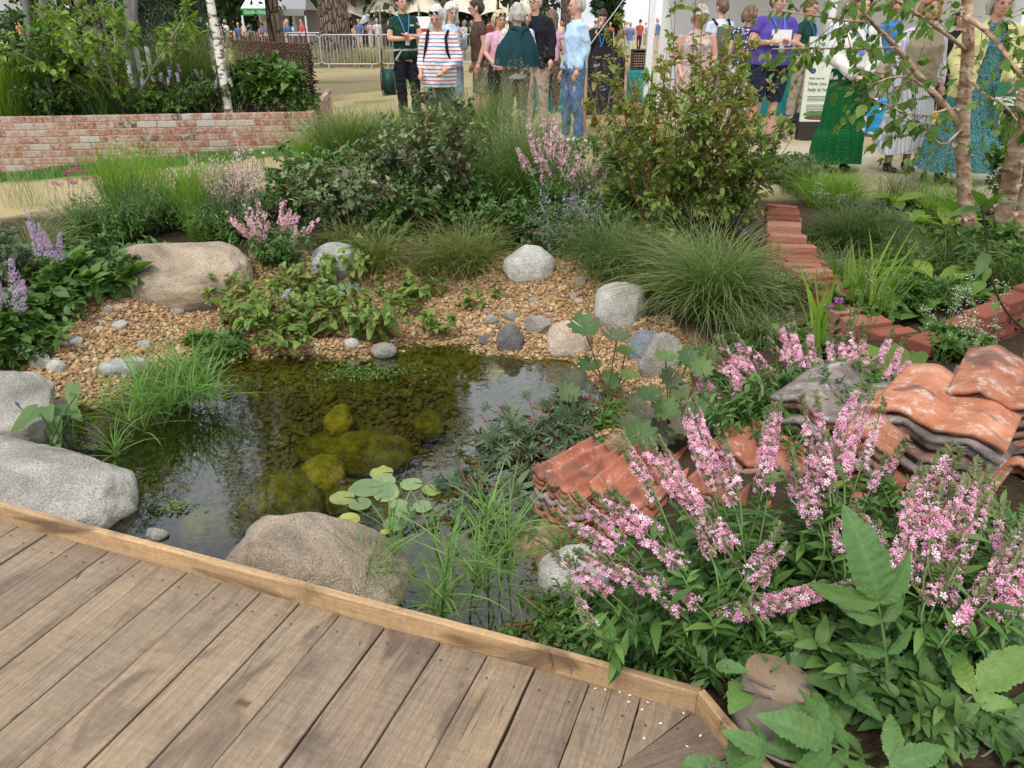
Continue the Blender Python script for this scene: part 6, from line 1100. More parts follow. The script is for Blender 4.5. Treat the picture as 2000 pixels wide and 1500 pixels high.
    if hair in ('short', 'bob', 'long', 'updo', 'tail'):
        hp_ = [h_(ell((0, .012, 1.632), (.083, .098, .090))), h_(ell((0, .045, 1.60), (.080, .072, .095))), h_(ell((0, -.058, 1.672), (.055, .035, .026)))]
        if hair in ('bob', 'long'):
            zb = 1.49 if hair == 'bob' else 1.36
            for sg in (1, -1): hp_.append(h_(chain([(sg * .070, .0, 1.66), (sg * .088, .01, 1.57), (sg * .082, .01, zb)], [.028, .034, .024])))
            hp_.append(h_(chain([(0, .055, 1.66), (0, .085, 1.57), (0, .075, zb)], [(.07, .04), (.085, .04), (.075, .03)]))); hp_.append(h_(chain([(.05, -.075, 1.67), (.075, -.05, 1.63)], [.022, .02]))); hp_.append(h_(chain([(-.05, -.075, 1.67), (-.075, -.05, 1.63)], [.022, .02])))
        if hair == 'tail' or hair == 'updo': hp_.append(h_(ell((0, .11, 1.66), (.035, .035, .035))))
    elif hair == 'thin': hp_ = [h_(ell((0, .018, 1.630), (.0795, .092, .086))), h_(ell((0, .05, 1.59), (.078, .058, .075)))]
    if hp_: fuse('hair', hp_, hairm, root, vox=.010, smooth=1, T=T, disp=lambda V: .011 * fbm(V * np.array((34, 34, 8)), 4, 3), cut=lambda C: ~((((C - hc) @ hd)[:, 1] + hc[1] < -.052) & (((C - hc) @ hd)[:, 2] + hc[2] < 1.640)))
    # clothes
    inf = .014
    def torso(z0, ex=0.0, fl=0.0, bl=belly):
        zs = np.array([z0, max(z0 + .03, .95), 1.08, 1.25, 1.345, 1.40, 1.43]); zs = np.maximum.accumulate(zs); return chain([(0, -.0 - bl * (.3 if z < 1.0 else .6 if z < 1.2 else .2), z) for z in zs], [(.155 * b + inf + ex + fl + bl * .6, .115 * b + inf + ex + fl + bl), (.155 * b + inf + ex + bl * .6, .113 * b + inf + ex + bl), (.142 * b + inf + ex + bl * .5, .108 * b + inf + ex + bl), (.152 * b + inf + ex, .115 * b + inf + ex + bl * .5), (.140 + inf + ex, .088 + inf + ex), (.098 + ex, .070 + ex), (.068 + ex, .058 + ex)])
    def sleeve(sg, f_, ex=0.0):
        S0, e, w_, d = A[sg]; in0 = S0 * np.array((.55, 1, 1)) + (0, 0, .012); pts = [in0, S0, (S0 + e) / 2]; rr = [.048 * b + ex, .058 * b + ex, .056 * b + ex]
        if f_ > .5: pts += [e]; rr += [.050 * b + ex]
        if f_ > .7: pts += [e + (w_ - e) * min(1, (f_ - .5) * 2) * .97]; rr += [.040 + ex]
        return chain(pts, rr)
    if top is not None:
        z0 = {'tee': .90, 'long': .88, 'hip': .80, 'sweater': .92, 'vest': .86}.get(topkind, .9); f_ = {'tee': .5, 'polo': .5, 'long': 1.0, 'hip': .9, 'sweater': 1.0, 'vest': 0, 'sleeve34': .85}.get(topkind, 1.0); ex = .012 if topkind in ('sweater',) else 0.0
        pr = [torso(z0, ex)] + ([sleeve(1, f_, ex), sleeve(-1, f_, ex)] if f_ else []) + ([chain([(0, .012, 1.40), (0, .002, 1.455)], [.068, .060])] if topkind in ('polo', 'collar') or neckm == 'collar' else [])
        fuse('shirt', pr, top, root, vox=vox, smooth=3, T=T, disp=FOLD(.008, 7, 6, sd=int(u)))
    if jacket is not None:
        jm, jz, jf, open_ = jacket; pr = [torso(jz, .022, .01), sleeve(1, jf, .014), sleeve(-1, jf, .014), chain([(0, .02, 1.40), (0, .018, 1.455)], [.078, .068])] if jf else [torso(jz, .026, .01)]
        fuse('jacket', pr, jm, root, vox=vox, smooth=3, T=T, disp=FOLD(.009, 7, 6, sd=int(u) + 1), cut=(lambda C: ~((np.abs(C[:, 0]) < open_ + (1.30 - C[:, 2]) * .05) & (C[:, 1] < -.02))) if open_ else None)
    if bottomkind in ('trousers', 'shorts', 'jeans') and bottom is not None:
        zl = .10 if bottomkind != 'shorts' else .50; pr = [chain([(0, 0, .86), (0, 0, .93), (0, 0, .99)], [(.158 * b + .012, .112 * b + .012), (.158 * b + .01, .112 * b + .01), (.148 * b + .008, .103 * b + .008)])]
        for sg in (1, -1):
            H0, k_, an = LG[sg]; f_ = 1 if zl < .3 else 0; w2 = .012; pts = [H0, (H0 + k_) / 2, k_] if not f_ else [H0, (H0 + k_) / 2, k_, (k_ + an) / 2 + (0, .012, .02), an + (0, 0, .0)]; pr.append(chain(pts, [.094 * b, .086 * b, .072 + .012 * (1 - f_), .064, .058][:len(pts)]))
        fuse('trousers' if zl < .3 else 'shorts', pr, bottom, root, vox=vox, smooth=2, T=T, disp=FOLD(.010, 10, 6, int(u) + 3))
    if skirt is not None:
        sm_, z1, z0, r1, r0, nf, tiers = skirt; n = 120; a = np.linspace(0, 2 * np.pi, n + 1)[:-1]; K = 40; V = []
        for k in range(K):
            f_ = k / (K - 1); z = z1 + (z0 - z1) * f_; rad_ = r1 + (r0 - r1) * f_ ** 1.1
            if tiers and f_ > tiers: rad_ += .035 * min(1, (f_ - tiers) * 12)
            rp = (.012 + .05 * f_) * (np.sin(a * nf + 1.2 * math.sin(f_ * 3 + 1)) * .5 + .5 * vnoise(np.stack([np.cos(a) * 3, np.sin(a) * 3, 0 * a + f_ * 1.2 + u], -1), 3)); q = rad_ + rp * .6; V.append(np.stack([q * np.cos(a) * 1.12, q * np.sin(a) * .92, np.full(n, z) + (.012 * np.sin(a * 3) * f_)], -1))
        V = np.array(V).reshape(-1, 3); F = [(k * n + j, k * n + (j + 1) % n, (k + 1) * n + (j + 1) % n, (k + 1) * n + j) for k in range(K - 1) for j in range(n)]; m = MB(); m.add(T(V), F); o = m.build('skirt', sm_); o.parent = root
    for sg in (1, -1):
        an = LG[sg][2]; fuse('shoe', [ell(an + (0, -.058, -.048), (.047, .118, .038)), ell(an + (0, .0, -.01), (.042, .05, .045))], shoes, root, vox=.012, smooth=1, T=T)
    if glasses:
        m = MB(); zz, yy = (1.597, -.112) if glasses != 'head' else (1.675, -.085)
        for sg in (1, -1):
            a = np.linspace(0, 2 * np.pi, 17); c = np.stack([.032 * sg + .025 * np.cos(a), np.full(17, yy), zz + .021 * np.sin(a)], -1); m.tubes(T(HT(c)), .0028 * s, 5); m.tubes(T(HT(np.array([(.057 * sg, yy, zz), (.082 * sg, yy + .10, zz)]))), .0025 * s, 4)
        m.tubes(T(HT(np.array([(-.008, yy, zz + .004), (.008, yy, zz + .004)]))), .0026, 4)
        if glasses == 'head':
            for sg in (1, -1): V, F = ell((.032 * sg, yy - .002, zz), (.024, .003, .020)); m.add(T(HT(V)), F)
        o = m.build('glasses', DARKM); o.parent = root
    if lanyard:
        m = MB(); 
        for sg in (1, -1): m.tubes(T(np.array([(.055 * sg, .05, 1.46), (.075 * sg, -.07, 1.42), (.045 * sg, -.135 * b - .01, 1.30), (.004 * sg, -.150 * b - .012 - belly, 1.14)])), .008 * s, 4)
        o = m.build('lanyard', LAN); o.parent = root; m = MB(); m.box(T(np.array([(0, -.158 * b - .012 - belly, 1.09)]))[0], (.06, .006, .085), rz=rz); o = m.build('badge', WHITEM, smooth=False); o.parent = root
    if extra: extra(root, T, A, HT)
    return root
EYE = plain('eye_dark', (.06, .04, .035), .3, .5); LIP = plain('lip', (.42, .17, .14), .5)
def part(m, name, mat, root, smooth=True): o = m.build(name, mat, smooth=smooth); o.parent = root; return o
def x_belt(root, T, A, HT):
    a = np.linspace(0, 2 * np.pi, 33); m = MB(); m.tubes(T(np.stack([.182 * np.cos(a), .134 * np.sin(a), np.full(33, .985)], -1)), .020, 4); part(m, 'belt', plain('belt_grey', (.33, .32, .29)), root)
    m = MB(); m.tubes(T(np.array([(-.19, -.06, .98), (-.08, -.145, .995), (-.17, -.10, .86)])), .018, 4); part(m, 'hip_strap', bpy.data.materials['belt_grey'], root); m = MB(); m.box(T(np.array([(.085, -.125, 1.30)]))[0], (.07, .008, .025)); part(m, 'name_badge', plain('badge_gold', (.55, .45, .28)), root, False)
def x_pack(root, T, A, HT):
    bm_ = plain('pack_khaki', (.10, .11, .075), .8); fuse('backpack', [chain([(0, .20, 1.34), (0, .22, 1.15), (0, .21, .95)], [(.13, .07), (.155, .09), (.14, .08)])], bm_, root, vox=.014, T=T)
    for sg in (1, -1): m = MB(); m.tubes(T(np.array([(sg * .10, .12, 1.36), (sg * .125, .0, 1.435), (sg * .115, -.125, 1.36), (sg * .135, -.16, 1.22), (sg * .17, -.10, 1.05), (sg * .15, .10, 1.0)])), .017, 5); part(m, 'strap', BLACKC, root)
def x_watch(root, T, A, HT):
    S0, e, w_, d = A[-1]; m = MB(); m.tubes(T(np.array([w_ - d * .03, w_ - d * .012])), .034, 10); part(m, 'watch', DARKM, root)
def x_cape(root, T, A, HT):
    n = 40; K = 16; V = []; F = []
    for k in range(K):
        f_ = k / (K - 1); z = 1.43 - .47 * f_; a = np.linspace(R(-25), R(205), n); q = .105 + .125 * min(1, f_ * 1.6) ** .55 + .05 * f_; V.append(np.stack([q * np.cos(a) * 1.12, q * np.sin(a) * .85 + .015 + .012 * np.sin(a * 9 + f_ * 2) * f_, np.full(n, z)], -1))
    V = np.array(V).reshape(-1, 3); F = [(k * n + j, k * n + j + 1, (k + 1) * n + j + 1, (k + 1) * n + j) for k in range(K - 1) for j in range(n - 1)]; m = MB(); m.add(T(V), F); part(m, 'shoulder_jacket', cloth('jacket_teal', (.012, .045, .055)), root)
    fuse('draped_collar', [chain([(-.12, .08, 1.42), (0, .13, 1.40), (.12, .08, 1.42)], [.035, .04, .035]), chain([(.0, .15, 1.40), (.03, .17, 1.28), (.0, .19, 1.22)], [.04, .03, .02])], bpy.data.materials['jacket_teal'], root, T=T)
def x_pole(root, T, A, HT): pass
NAVYS = cloth('shorts_navy', (.018, .026, .045))
person(797, 12.0, 1.86, .25, 'man in dark green polo shirt with crossed arms and navy trousers', skin=2, hair='short', hairm=H_BROWN, top=cloth('polo_green', (.012, .045, .032)), topkind='polo', neckm='collar', bottom=NAVY, armL=((.27, -.06, 1.14), (.02, -.21, 1.17)), armR=((-.27, -.06, 1.14), (-.02, -.19, 1.13)), build=1.08, ht=.15, lanyard=True, extra=x_belt, group='visitors standing at the show garden')
person(857, 9.0, 1.62, -.05, 'white haired woman in striped top wearing a backpack and looking down', skin=2, hair='short', hairm=H_WHITE, top=cloth('shirt_striped', (.72, .68, .66), ((.50, .16, .18), (.14, .19, .38)), 'stripes'), topkind='hip', bottom=cloth('jeans_navy', (.02, .035, .085)), armL=((.30, -.02, 1.13), (.10, -.26, .98)), armR=((-.27, .03, 1.13), (-.22, -.16, .95)), build=1.1, hp=.45, glasses='head', belly=.06, extra=x_pack)
person(882, 11.2, 1.72, .35, 'white haired woman in pale blue patterned cardigan behind the striped shirt woman', skin=0, hair='long', hairm=H_WHITE, top=cloth('cardigan_blue', (.50, .60, .72), (.22, .34, .52), 'floral'), topkind='long', bottom=cloth('jeans_pale', (.25, .32, .45)), armL=((.24, -.06, 1.13), (.04, -.22, 1.28)), armR=((-.25, .0, 1.13), (-.12, -.22, 1.16)), hp=.3)
person(945, 11.4, 1.76, -1.2, 'dark haired man in brown t-shirt and grey shorts seen side on', skin=2, hair='short', hairm=H_BROWN, top=cloth('tee_brown', (.085, .052, .042)), topkind='tee', bottom=cloth('shorts_grey', (.17, .165, .14)), bottomkind='shorts', glasses='face', shoes=SHOEW, armL=((.23, .02, 1.12), (.22, -.08, .88)), armR=((-.24, .03, 1.12), (-.26, -.06, .88)), legs=.08)
person(974, 10.9, 1.60, .35, 'blond woman in pink top with sunglasses in her hair', skin=2, hair='bob', hairm=H_BLOND, top=cloth('top_pink', (.60, .34, .44)), topkind='tee', bottom=NAVY, glasses='head', armL=((.24, .0, 1.12), (.2, -.1, .9)), armR=((-.27, .0, 1.14), (-.2, -.18, 1.0)), hp=.1, ht=.3)
person(1004, 9.9, 1.64, math.pi + .25, 'grey bobbed woman seen from behind with teal jacket over her shoulders', skin=0, hair='bob', hairm=H_GREY, top=cloth('blouse_floral', (.62, .60, .55), (.10, .12, .12), 'floral', s=1.4), topkind='hip', bottom=OLIVE, armL=((.27, .0, 1.12), (.22, -.2, 1.02)), armR=((-.28, .0, 1.12), (-.20, -.16, 1.02)), build=1.1, extra=x_cape)
person(1050, 11.0, 1.80, -.25, 'man in black jacket and beige trousers with glasses', skin=0, hair='thin', hairm=H_GREY, top=cloth('tee_navy', (.012, .014, .024)), topkind='tee', bottom=BEIGE, jacket=(cloth('jacket_black', (.014, .015, .020)), .80, 1.0, .06), glasses='face', armL=((.27, .0, 1.12), (.26, -.1, .9)), armR=((-.22, -.08, 1.14), (-.06, -.18, 1.36)), build=1.08, ht=-.3, shoes=SHOEW)
person(1076, 13.0, 1.62, math.pi, 'brown haired person seen from behind in pink and blue top', hair='long', hairm=H_MID, top=cloth('top_tiedye', (.62, .35, .45), (.2, .4, .6), 'floral', s=.4), topkind='tee', bottom=cloth('trousers_brown', (.12, .08, .06)), legs=.1)
person(1117, 9.9, 1.76, -1.35, 'grey haired man in light blue shirt and jeans seen from the side', skin=2, hair='thin', hairm=H_GREY, top=cloth('shirt_lightblue', (.42, .58, .76)), topkind='long', neckm='collar', bottom=DENIM, bottomkind='jeans', armL=((.22, .06, 1.13), (.20, -.04, .88)), armR=((-.23, .05, 1.13), (-.22, -.06, .86)), build=1.12, extra=x_watch, shoes=SHOEW, legs=.05)
person(1164, 13.2, 1.66, .2, 'staff woman in dark fleece with blue lanyard behind the chalkboard', skin=0, hair='updo', hairm=H_BROWN, top=cloth('fleece_dark', (.022, .030, .022)), topkind='long', neckm='collar', bottom=BLACKC, armL=((.25, .0, 1.12), (.2, -.12, .95)), armR=((-.22, -.06, 1.14), (-.07, -.18, 1.44)), lanyard=True, hp=.3)
person(1356, 9.6, 1.63, -.05, 'grey haired woman in floral dress with glasses looking down', skin=2, hair='bob', hairm=H_GREY, top=cloth('dress_floral', (.50, .40, .36), (.16, .06, .09), 'floral', s=1.7), topkind='vest', bottom=None, skirt=(bpy.data.materials['dress_floral'], 1.0, .32, .19, .30, 11, 0), glasses='face', armL=((.29, .0, 1.12), (.22, -.12, .92)), armR=((-.29, .0, 1.12), (-.2, -.14, .92)), build=1.25, hp=.5, legs=.0)
person(1398, 12.2, 1.78, math.pi + .3, 'man in pale shirt with dark backpack seen from behind', hair='short', hairm=H_MID, top=cloth('shirt_pale', (.55, .62, .72)), topkind='tee', bottom=BEIGE, extra=x_pack)
person(1452, 11.3, 1.66, math.pi - .4, 'brown haired woman in dotted navy top and white trousers', hair='bob', hairm=H_MID, top=cloth('top_dotted', (.035, .045, .10), (.6, .6, .65), 'floral', s=.8), topkind='tee', bottom=cloth('trousers_white', (.62, .60, .56)), build=1.1)
def x_papers(root, T, A, HT):
    m = MB(); m.box(T(np.array([(-.02, -.27, 1.20)]))[0], (.24, .012, .17), rz=.1); part(m, 'papers', WHITEM, root, False)
person(1500, 9.8, 1.80, .1, 'broad person in purple t-shirt and navy shorts holding papers', skin=2, hair='short', hairm=H_MID, top=cloth('tee_purple', (.085, .055, .30)), topkind='tee', bottom=NAVYS, bottomkind='shorts', armL=((.30, -.02, 1.14), (.08, -.26, 1.16)), armR=((-.32, -.02, 1.14), (-.13, -.27, 1.15)), build=1.38, belly=.04, lanyard=True, extra=x_papers)
person(1566, 12.2, 1.76, .5, 'staff person in dark green polo and beige trousers behind the purple t-shirt', skin=2, hair='short', hairm=H_MID, top=cloth('polo_green_second', (.015, .06, .045)), topkind='polo', bottom=BEIGE, lanyard=True, armL=((.27, .0, 1.12), (.06, -.2, 1.0)), armR=((-.27, .0, 1.12), (-.06, -.2, 1.0)), shoes=plain('shoe_grey', (.3, .29, .27)))
person(1660, 7.75, 1.68, .05, 'woman in white knitted sweater and long green lace skirt with folded hands', skin=0, hair='bob', hairm=H_MID, top=cloth('sweater_white', (.66, .64, .60)), topkind='sweater', bottom=None, skirt=(cloth('skirt_green_lace', (.006, .085, .022), (.010, .13, .038), 'lace'), 1.02, .10, .16, .20, 15, .62), armL=((.29, -.02, 1.14), (.06, -.23, .97)), armR=((-.29, -.02, 1.14), (-.05, -.24, .95)), build=1.08, lanyard=True)
person(1788, 7.7, 1.64, .15, 'auburn haired woman in beige padded vest and white striped skirt', skin=1, hair='bob', hairm=H_GINGER, top=cloth('shirt_stripe_lilac', (.62, .60, .64), (.25, .2, .35), 'vstripes'), topkind='long', bottom=None, skirt=(cloth('skirt_white_stripe', (.66, .64, .66), (.30, .30, .42), 'vstripes'), .98, .22, .17, .27, 9, 0), jacket=(cloth('vest_beige', (.30, .25, .17)), .86, 0, 0), armL=((.28, .0, 1.12), (.24, -.12, .88)), armR=((-.30, .0, 1.12), (-.27, -.1, .86)), build=1.12)
def x_book(root, T, A, HT):
    m = MB(); m.box(T(np.array([(.20, -.30, .84)]))[0], (.30, .02, .22), rz=-.3); part(m, 'magazine', plain('magazine_green', (.04, .20, .10), .4), root, False); m = MB(); m.box(T(np.array([(.185, -.318, .80)]))[0], (.27, .006, .07), rz=-.3); part(m, 'magazine_page', WHITEM, root, False)
person(1902, 7.15, 1.68, .1, 'woman in yellow cardigan and blue green paisley dress holding a magazine', skin=2, hair='bob', hairm=H_GREY, top=cloth('dress_paisley', (.03, .06, .16), ((.05, .30, .16), (.12, .30, .42), (.20, .42, .22)), 'paisley'), topkind='vest', bottom=None, skirt=(bpy.data.materials['dress_paisley'], 1.02, .14, .18, .29, 12, .6), jacket=(cloth('cardigan_yellow', (.68, .62, .28)), .80, 1.0, .09), armL=((.30, -.02, 1.12), (.20, -.22, .95)), armR=((-.30, -.0, 1.12), (-.25, -.18, .9)), build=1.25, extra=x_book, shoes=SHOE)
person(1975, 9.6, 1.68, -.3, 'person in dark clothes at the right picture edge behind the birch', hair='short', hairm=H_BROWN, top=BLACKC, topkind='long', bottom=BLACKC)
person(1725, 10.8, 1.78, .4, 'person in blue t-shirt behind the padded vest woman', skin=1, hair='short', hairm=H_MID, top=cloth('tee_blue', (.05, .16, .36)), topkind='tee', bottom=BEIGE)
person(1845, 10.6, 1.62, -.2, 'person in black top between the padded vest and yellow cardigan', skin=1, hair='bob', hairm=H_BROWN, top=BLACKC, topkind='tee', bottom=NAVY)
person(1630, 10.9, 1.74, -.4, 'person in pale striped shirt behind the white sweater', skin=1, hair='short', hairm=H_GREY, top=cloth('shirt_stripe_blue', (.6, .62, .68), (.2, .28, .5), 'vstripes'), topkind='long', bottom=BEIGE)
person(92, 13.5, 1.66, .4, 'person in dark coat half hidden behind the small tree at left', hair='bob', hairm=H_GINGER, top=cloth('coat_dark', (.04, .04, .05)), topkind='long', bottom=BLACKC)
person(132, 15.0, 1.78, -.4, 'ginger haired person in teal top beyond the raised bed', hair='short', hairm=H_GINGER, top=cloth('top_teal_grey', (.16, .26, .26)), topkind='tee', bottom=NAVY)
person(20, 13.0, 1.60, .1, 'person in dark blue behind the plants at the left picture edge', hair='bob', hairm=H_GREY, top=cloth('top_navy_plain', (.03, .04, .09)), topkind='long', bottom=cloth('trousers_tan', (.35, .26, .17)))
# ================================================================ raised brick bed and what grows in it
TB = .41; WL0 = np.array((-8.6, 9.05)); WL1 = Y(612, 218, 10.02)[:2]; wd_ = norm(WL1 - WL0); wn = np.array((-wd_[1], wd_[0])); wlen = np.linalg.norm(WL1 - WL0); waz = math.atan2(wd_[1], wd_[0])
M = Mat('reclaimed_brick', .9, .1); c = M.ramp(M.attr('t1'), [(0, (.10, .065, .055)), (.12, (.30, .10, .065)), (.4, (.36, .15, .105)), (.65, (.40, .22, .17)), (.85, (.42, .31, .26)), (1, (.46, .42, .38))]); c = M.mix(M.ramp(M.noise(16, 6, dist=.8, rough=.65), [(.46, (0, 0, 0)), (.60, (.75, .75, .75))]), c, (.48, .42, .37)); c = M.mix(M.ramp(M.noise(9, 3), [(.62, (0, 0, 0)), (.75, (.7, .7, .7))]), c, (.16, .12, .10)); M.color(c); M.bump(M.noise(60, 4), .5, .006); RBK = M.m
bed = thing('brick_planter', (WL1[0] - 2, WL1[1] + .2, 0), 'long raised bed of lime washed reclaimed bricks at left', 'brick planter'); r = rng(801); m = MB()
for cc in range(9):
    z = TB - .036 - cc * .081; x = (.12 if cc % 2 else 0) - .1
    while x < wlen - .02:
        L = .222 if not (cc == 0) else .11; L = min(L, wlen - x)
        if L > .04: q = WL0 + wd_ * (x + L / 2) - wn * r.uniform(0, .004); m.box((q[0], q[1], z), (L, .10, .068), rz=waz, t=r.uniform(0, 1), bev=.004)
        x += L + .012
    k = 0; y0 = .16 + (.1 if cc % 2 else 0)
    while y0 < 3.7: q = WL1 - wd_ * .05 + wn * (y0 - .05); m.box((q[0], q[1], z), (.10, .205, .068), rz=waz, t=r.uniform(0, 1), bev=.004); y0 += .218
m.build('bricks', RBK, bed, smooth=False); m = MB(); q = WL0 + wd_ * (wlen / 2 - .005); m.box((q[0], q[1], TB - .37), (wlen - .02, .09, .735), rz=waz); q = WL1 - wd_ * .05 + wn * 1.9; m.box((q[0], q[1], TB - .37), (.09, 3.7, .735), rz=waz); m.build('mortar', plain('mortar_lime', (.42, .35, .27), .95, .1, .2, 80), bed, smooth=False)
m = MB(); q = WL0 + wd_ * wlen / 2 + wn * 1.9; m.box((q[0], q[1], TB - .34), (wlen - .1, 3.6, .58), rz=waz); m.build('soil', plain('bed_soil', (.04, .03, .02), .95, .1, .5, 30, .8), bed, smooth=False)
def B(u, d=.5): 
    """a spot on the bed soil, d metres behind its front wall, seen in photo column u"""
    a_ = (u - 1000) / FPX; y_ = 9.8
    for _ in range(20): p_ = WL0 + wn * d; dyc = a_ * (y_ * CP + .95 * SP); t_ = (dyc - p_[0]) / wd_[0]; y_ = p_[1] + wd_[1] * t_
    return np.array((dyc, y_, TB - .055))
def bshrub(u, d, label, h, spread, nst, ntw, tl, leaf, size, seed, lm, sm, name='bed_shrub', cat='shrub', **k): b = B(u, d); t = thing(name, b, label, cat); shrub_mesh(t, b, h, spread, nst, ntw, tl, leaf, size, seed, lm, sm, **k); return t
bshrub(238, .5, 'small multi stemmed tree with yellow green leaves in the raised bed', 1.9, 1.15, 16, 16, .34, OV4, .085, 811, L_LIME, plain('bark_grey', (.26, .22, .18)), name='small_tree', cat='tree', r0=.02, power=1.0, hv=(.55, 1))
bshrub(150, .7, 'yellow green leafy shrub at the left of the raised bed', 1.4, .7, 14, 13, .28, OV4, .08, 812, L_MID, S_BROWN)
bshrub(548, .45, 'fresh green shrub at the right end of the raised bed against the hurdle', .72, .38, 26, 12, .18, leafT(5, w=.65, teeth=.1), .085, 813, L_MID, S_BROWN)
bshrub(485, .5, 'dark glossy shrub beside the white birch pole', .75, .4, 26, 11, .16, OV3, .07, 814, L_SHADE, S_BROWN)
bshrub(400, .4, 'low dark shrub left of the white birch pole', .55, .45, 30, 11, .14, LN3, .06, 815, L_SHADE, S_BROWN)
bshrub(330, .35, 'low blue flowered geranium clump along the brick edge', .32, .5, 44, 10, .12, OV3, .05, 816, L_MID, S_GREEN)
bshrub(120, .35, 'dark low foliage behind the left brick edge', .45, .5, 40, 10, .14, OV3, .06, 817, L_SHADE, S_GREEN)
bshrub(590, .35, 'small leafy plant at the brick corner', .28, .2, 22, 9, .1, OV3, .05, 818, L_MID, S_GREEN)
bshrub(60, .8, 'tall leafy shrub at the left edge of the raised bed', 1.5, .7, 16, 12, .26, OV4, .07, 819, L_SHADE, S_BROWN)
for i, (u, d, h, n, mt, lb) in enumerate([(20, .4, .85, 900, L_BRIGHT, 'tall pale green grass at the left of the raised bed'), (75, .5, .9, 600, L_GRASS, 'tall feathery grass in the left of the raised bed'), (370, .8, 1.1, 700, L_GRASS, 'tall olive grass behind the pink tassels'), (200, .4, .55, 500, L_GRASS, 'low grass at the small tree foot'), (440, .9, .9, 500, L_OLIVE, 'olive grass behind the white birch pole'), (280, .45, .4, 400, L_GRASS, 'short grass along the brick edge')]):
    t = thing('bed_grass', B(u, d), lb, 'grass'); m = MB(); tuft_mb(m, B(u, d), h, n, 830 + i, rad=.26, w=.007, lean=(0, .45), droop=(.3, 1.2)); m.build('blades', mt, t)
for i, (u, h, n, fm, lb) in enumerate([(355, .82, 9, P_LILAC, 'pink drooping tassel flowers in the middle of the raised bed'), (470, .80, 8, P_LILAC, 'pink tassel flowers right of the white birch pole'), (75, .55, 8, P_LILAC, 'mauve drooping tassels at the left of the raised bed'), (425, .7, 5, P_WHITE, 'cream tassel flowers beside the white birch pole')]):
    b = B(u, .3); r = rng(840 + i); t = thing('tassel_flower', b, lb, 'flower plant'); S = stems(r, b, n, h, .30, hv=(.7, 1), power=1.1, K=9); S[:, -1] = S[:, -2] + (S[:, -2] - S[:, -4]) * .4 * (1, 1, 0) + (0, 0, -.09); m = MB(); m.tubes(S, .003, 4); m.build('stems', S_GREEN, t); bloom_spikes(r, S, .86, 1, 90, .020, .016, t, fm, taper=.4, name='tassel')
# leaning white birch pole and grey posts
M = Mat('birch_bark_white', .8, .2); n = M.noise(7, 5, M.obj((1, 1, 3))); M.color(M.mix(M.ramp(n, [(.42, (1, 1, 1)), (.5, (0, 0, 0))]), (.66, .64, .59), (.16, .10, .07))); M.bump(n, .4, .01); WB = M.m
p0 = B(446, .25); p1 = Y(400, -60, p0[1] + .1); m = MB(); m.tubes(np.linspace(p0 - (0, 0, .1), p1, 8), np.linspace(.055, .050, 8), 12); tag(m.build('birch_pole', WB, loc=p0), 'white peeling birch pole leaning over the raised bed', 'pole')
for i, (u0, u1, lb) in enumerate([(75, 40, 'grey post leaning left at the left of the raised bed'), (100, 75, 'thin grey post beside the leaning one at left'), (270, 245, 'wide grey post behind the small tree'), (258, 262, 'narrow grey post beside the wide grey post')]):
    p0 = B(u0, 1.5); p1 = Y(u1, -60, p0[1] + .3); m = MB(); m.tubes(np.linspace(p0, p1, 4), .07 if i == 2 else .045, 10); tag(m.build('grey_post', plain('post_grey_%d' % i, (.14, .13, .125), .6), loc=p0), lb, 'post')
# white slatted garden bench glimpsed through leaves
b = B(265, 1.3); t = thing('garden_bench', b, 'white slatted seat with black rail seen through the small tree', 'bench'); m = MB()
for k in range(11): m.box(b + (-.75 + k * .15, 0, .55), (.05, .03, .5))
m.build('slats', WHITEM, t, smooth=False); m = MB(); m.box(b + (0, 0, .83), (1.7, .05, .05)); m.box(b + (0, -.3, .28), (1.7, .5, .05)); m.build('rail', DARKM, t, smooth=False); m = MB(); m.box(b + (0, -.45, .27), (1.6, .16, .04)); m.build('seat', WHITEM, t, smooth=False)
for sx_ in (-.8, .8): m = MB(); m.box(b + (sx_, -.1, .4), (.05, .4, .9)); m.build('leg', DARKM, t, smooth=False)
# woven willow hurdle
M = Mat('willow_woven', .85, .2); M.color(M.mix(M.noise(30, 4), (.045, .026, .018), (.15, .09, .06))); WIL = M.m
H0 = np.array((-2.66, 10.6)); H1 = np.array((-4.7, 13.6)); hd_ = norm(H1 - H0); hn = np.array((-hd_[1], hd_[0])); hl = np.linalg.norm(H1 - H0); t = thing('willow_hurdle', (H0[0], H0[1], .05), 'dark woven willow hurdle fence at the right end of the raised bed', 'fence'); r = rng(860); m = MB(); ns = int(hl / .11)
for k in range(ns + 1): q = H0 + hd_ * (k * .11); m.tubes(np.array([(q[0], q[1], -.05), (q[0] + r.normal(0, .01), q[1], 1.20 + r.uniform(.03, .13))]), .011, 5)
m.build('stakes', WIL, t); m = MB(); s = np.linspace(-.03, hl, ns * 3)
for k in range(62): z = .02 + k * .019 + r.normal(0, .003); off = .020 * np.sin(s / .11 * np.pi + (k % 2) * np.pi); q = H0 + hd_ * s[:, None] + hn * off[:, None]; m.tubes(np.stack([q[:, 0], q[:, 1], z + .006 * vnoise(np.stack([s * 3, 0 * s + k, 0 * s], -1), 2)], -1), r.uniform(.008, .012), 5)
e = np.array([H0 + hd_ * r.uniform(-.06, .0) + hn * r.normal(0, .03) for _ in range(160)]); z = r.uniform(.0, 1.22, 160); m.tubes(np.stack([np.c_[e, z], np.c_[e - hd_ * .05 + hn * r.normal(0, .02, (160, 1)), z + r.normal(0, .01, 160)]], 1), .008, 5); m.build('weave', WIL, t)
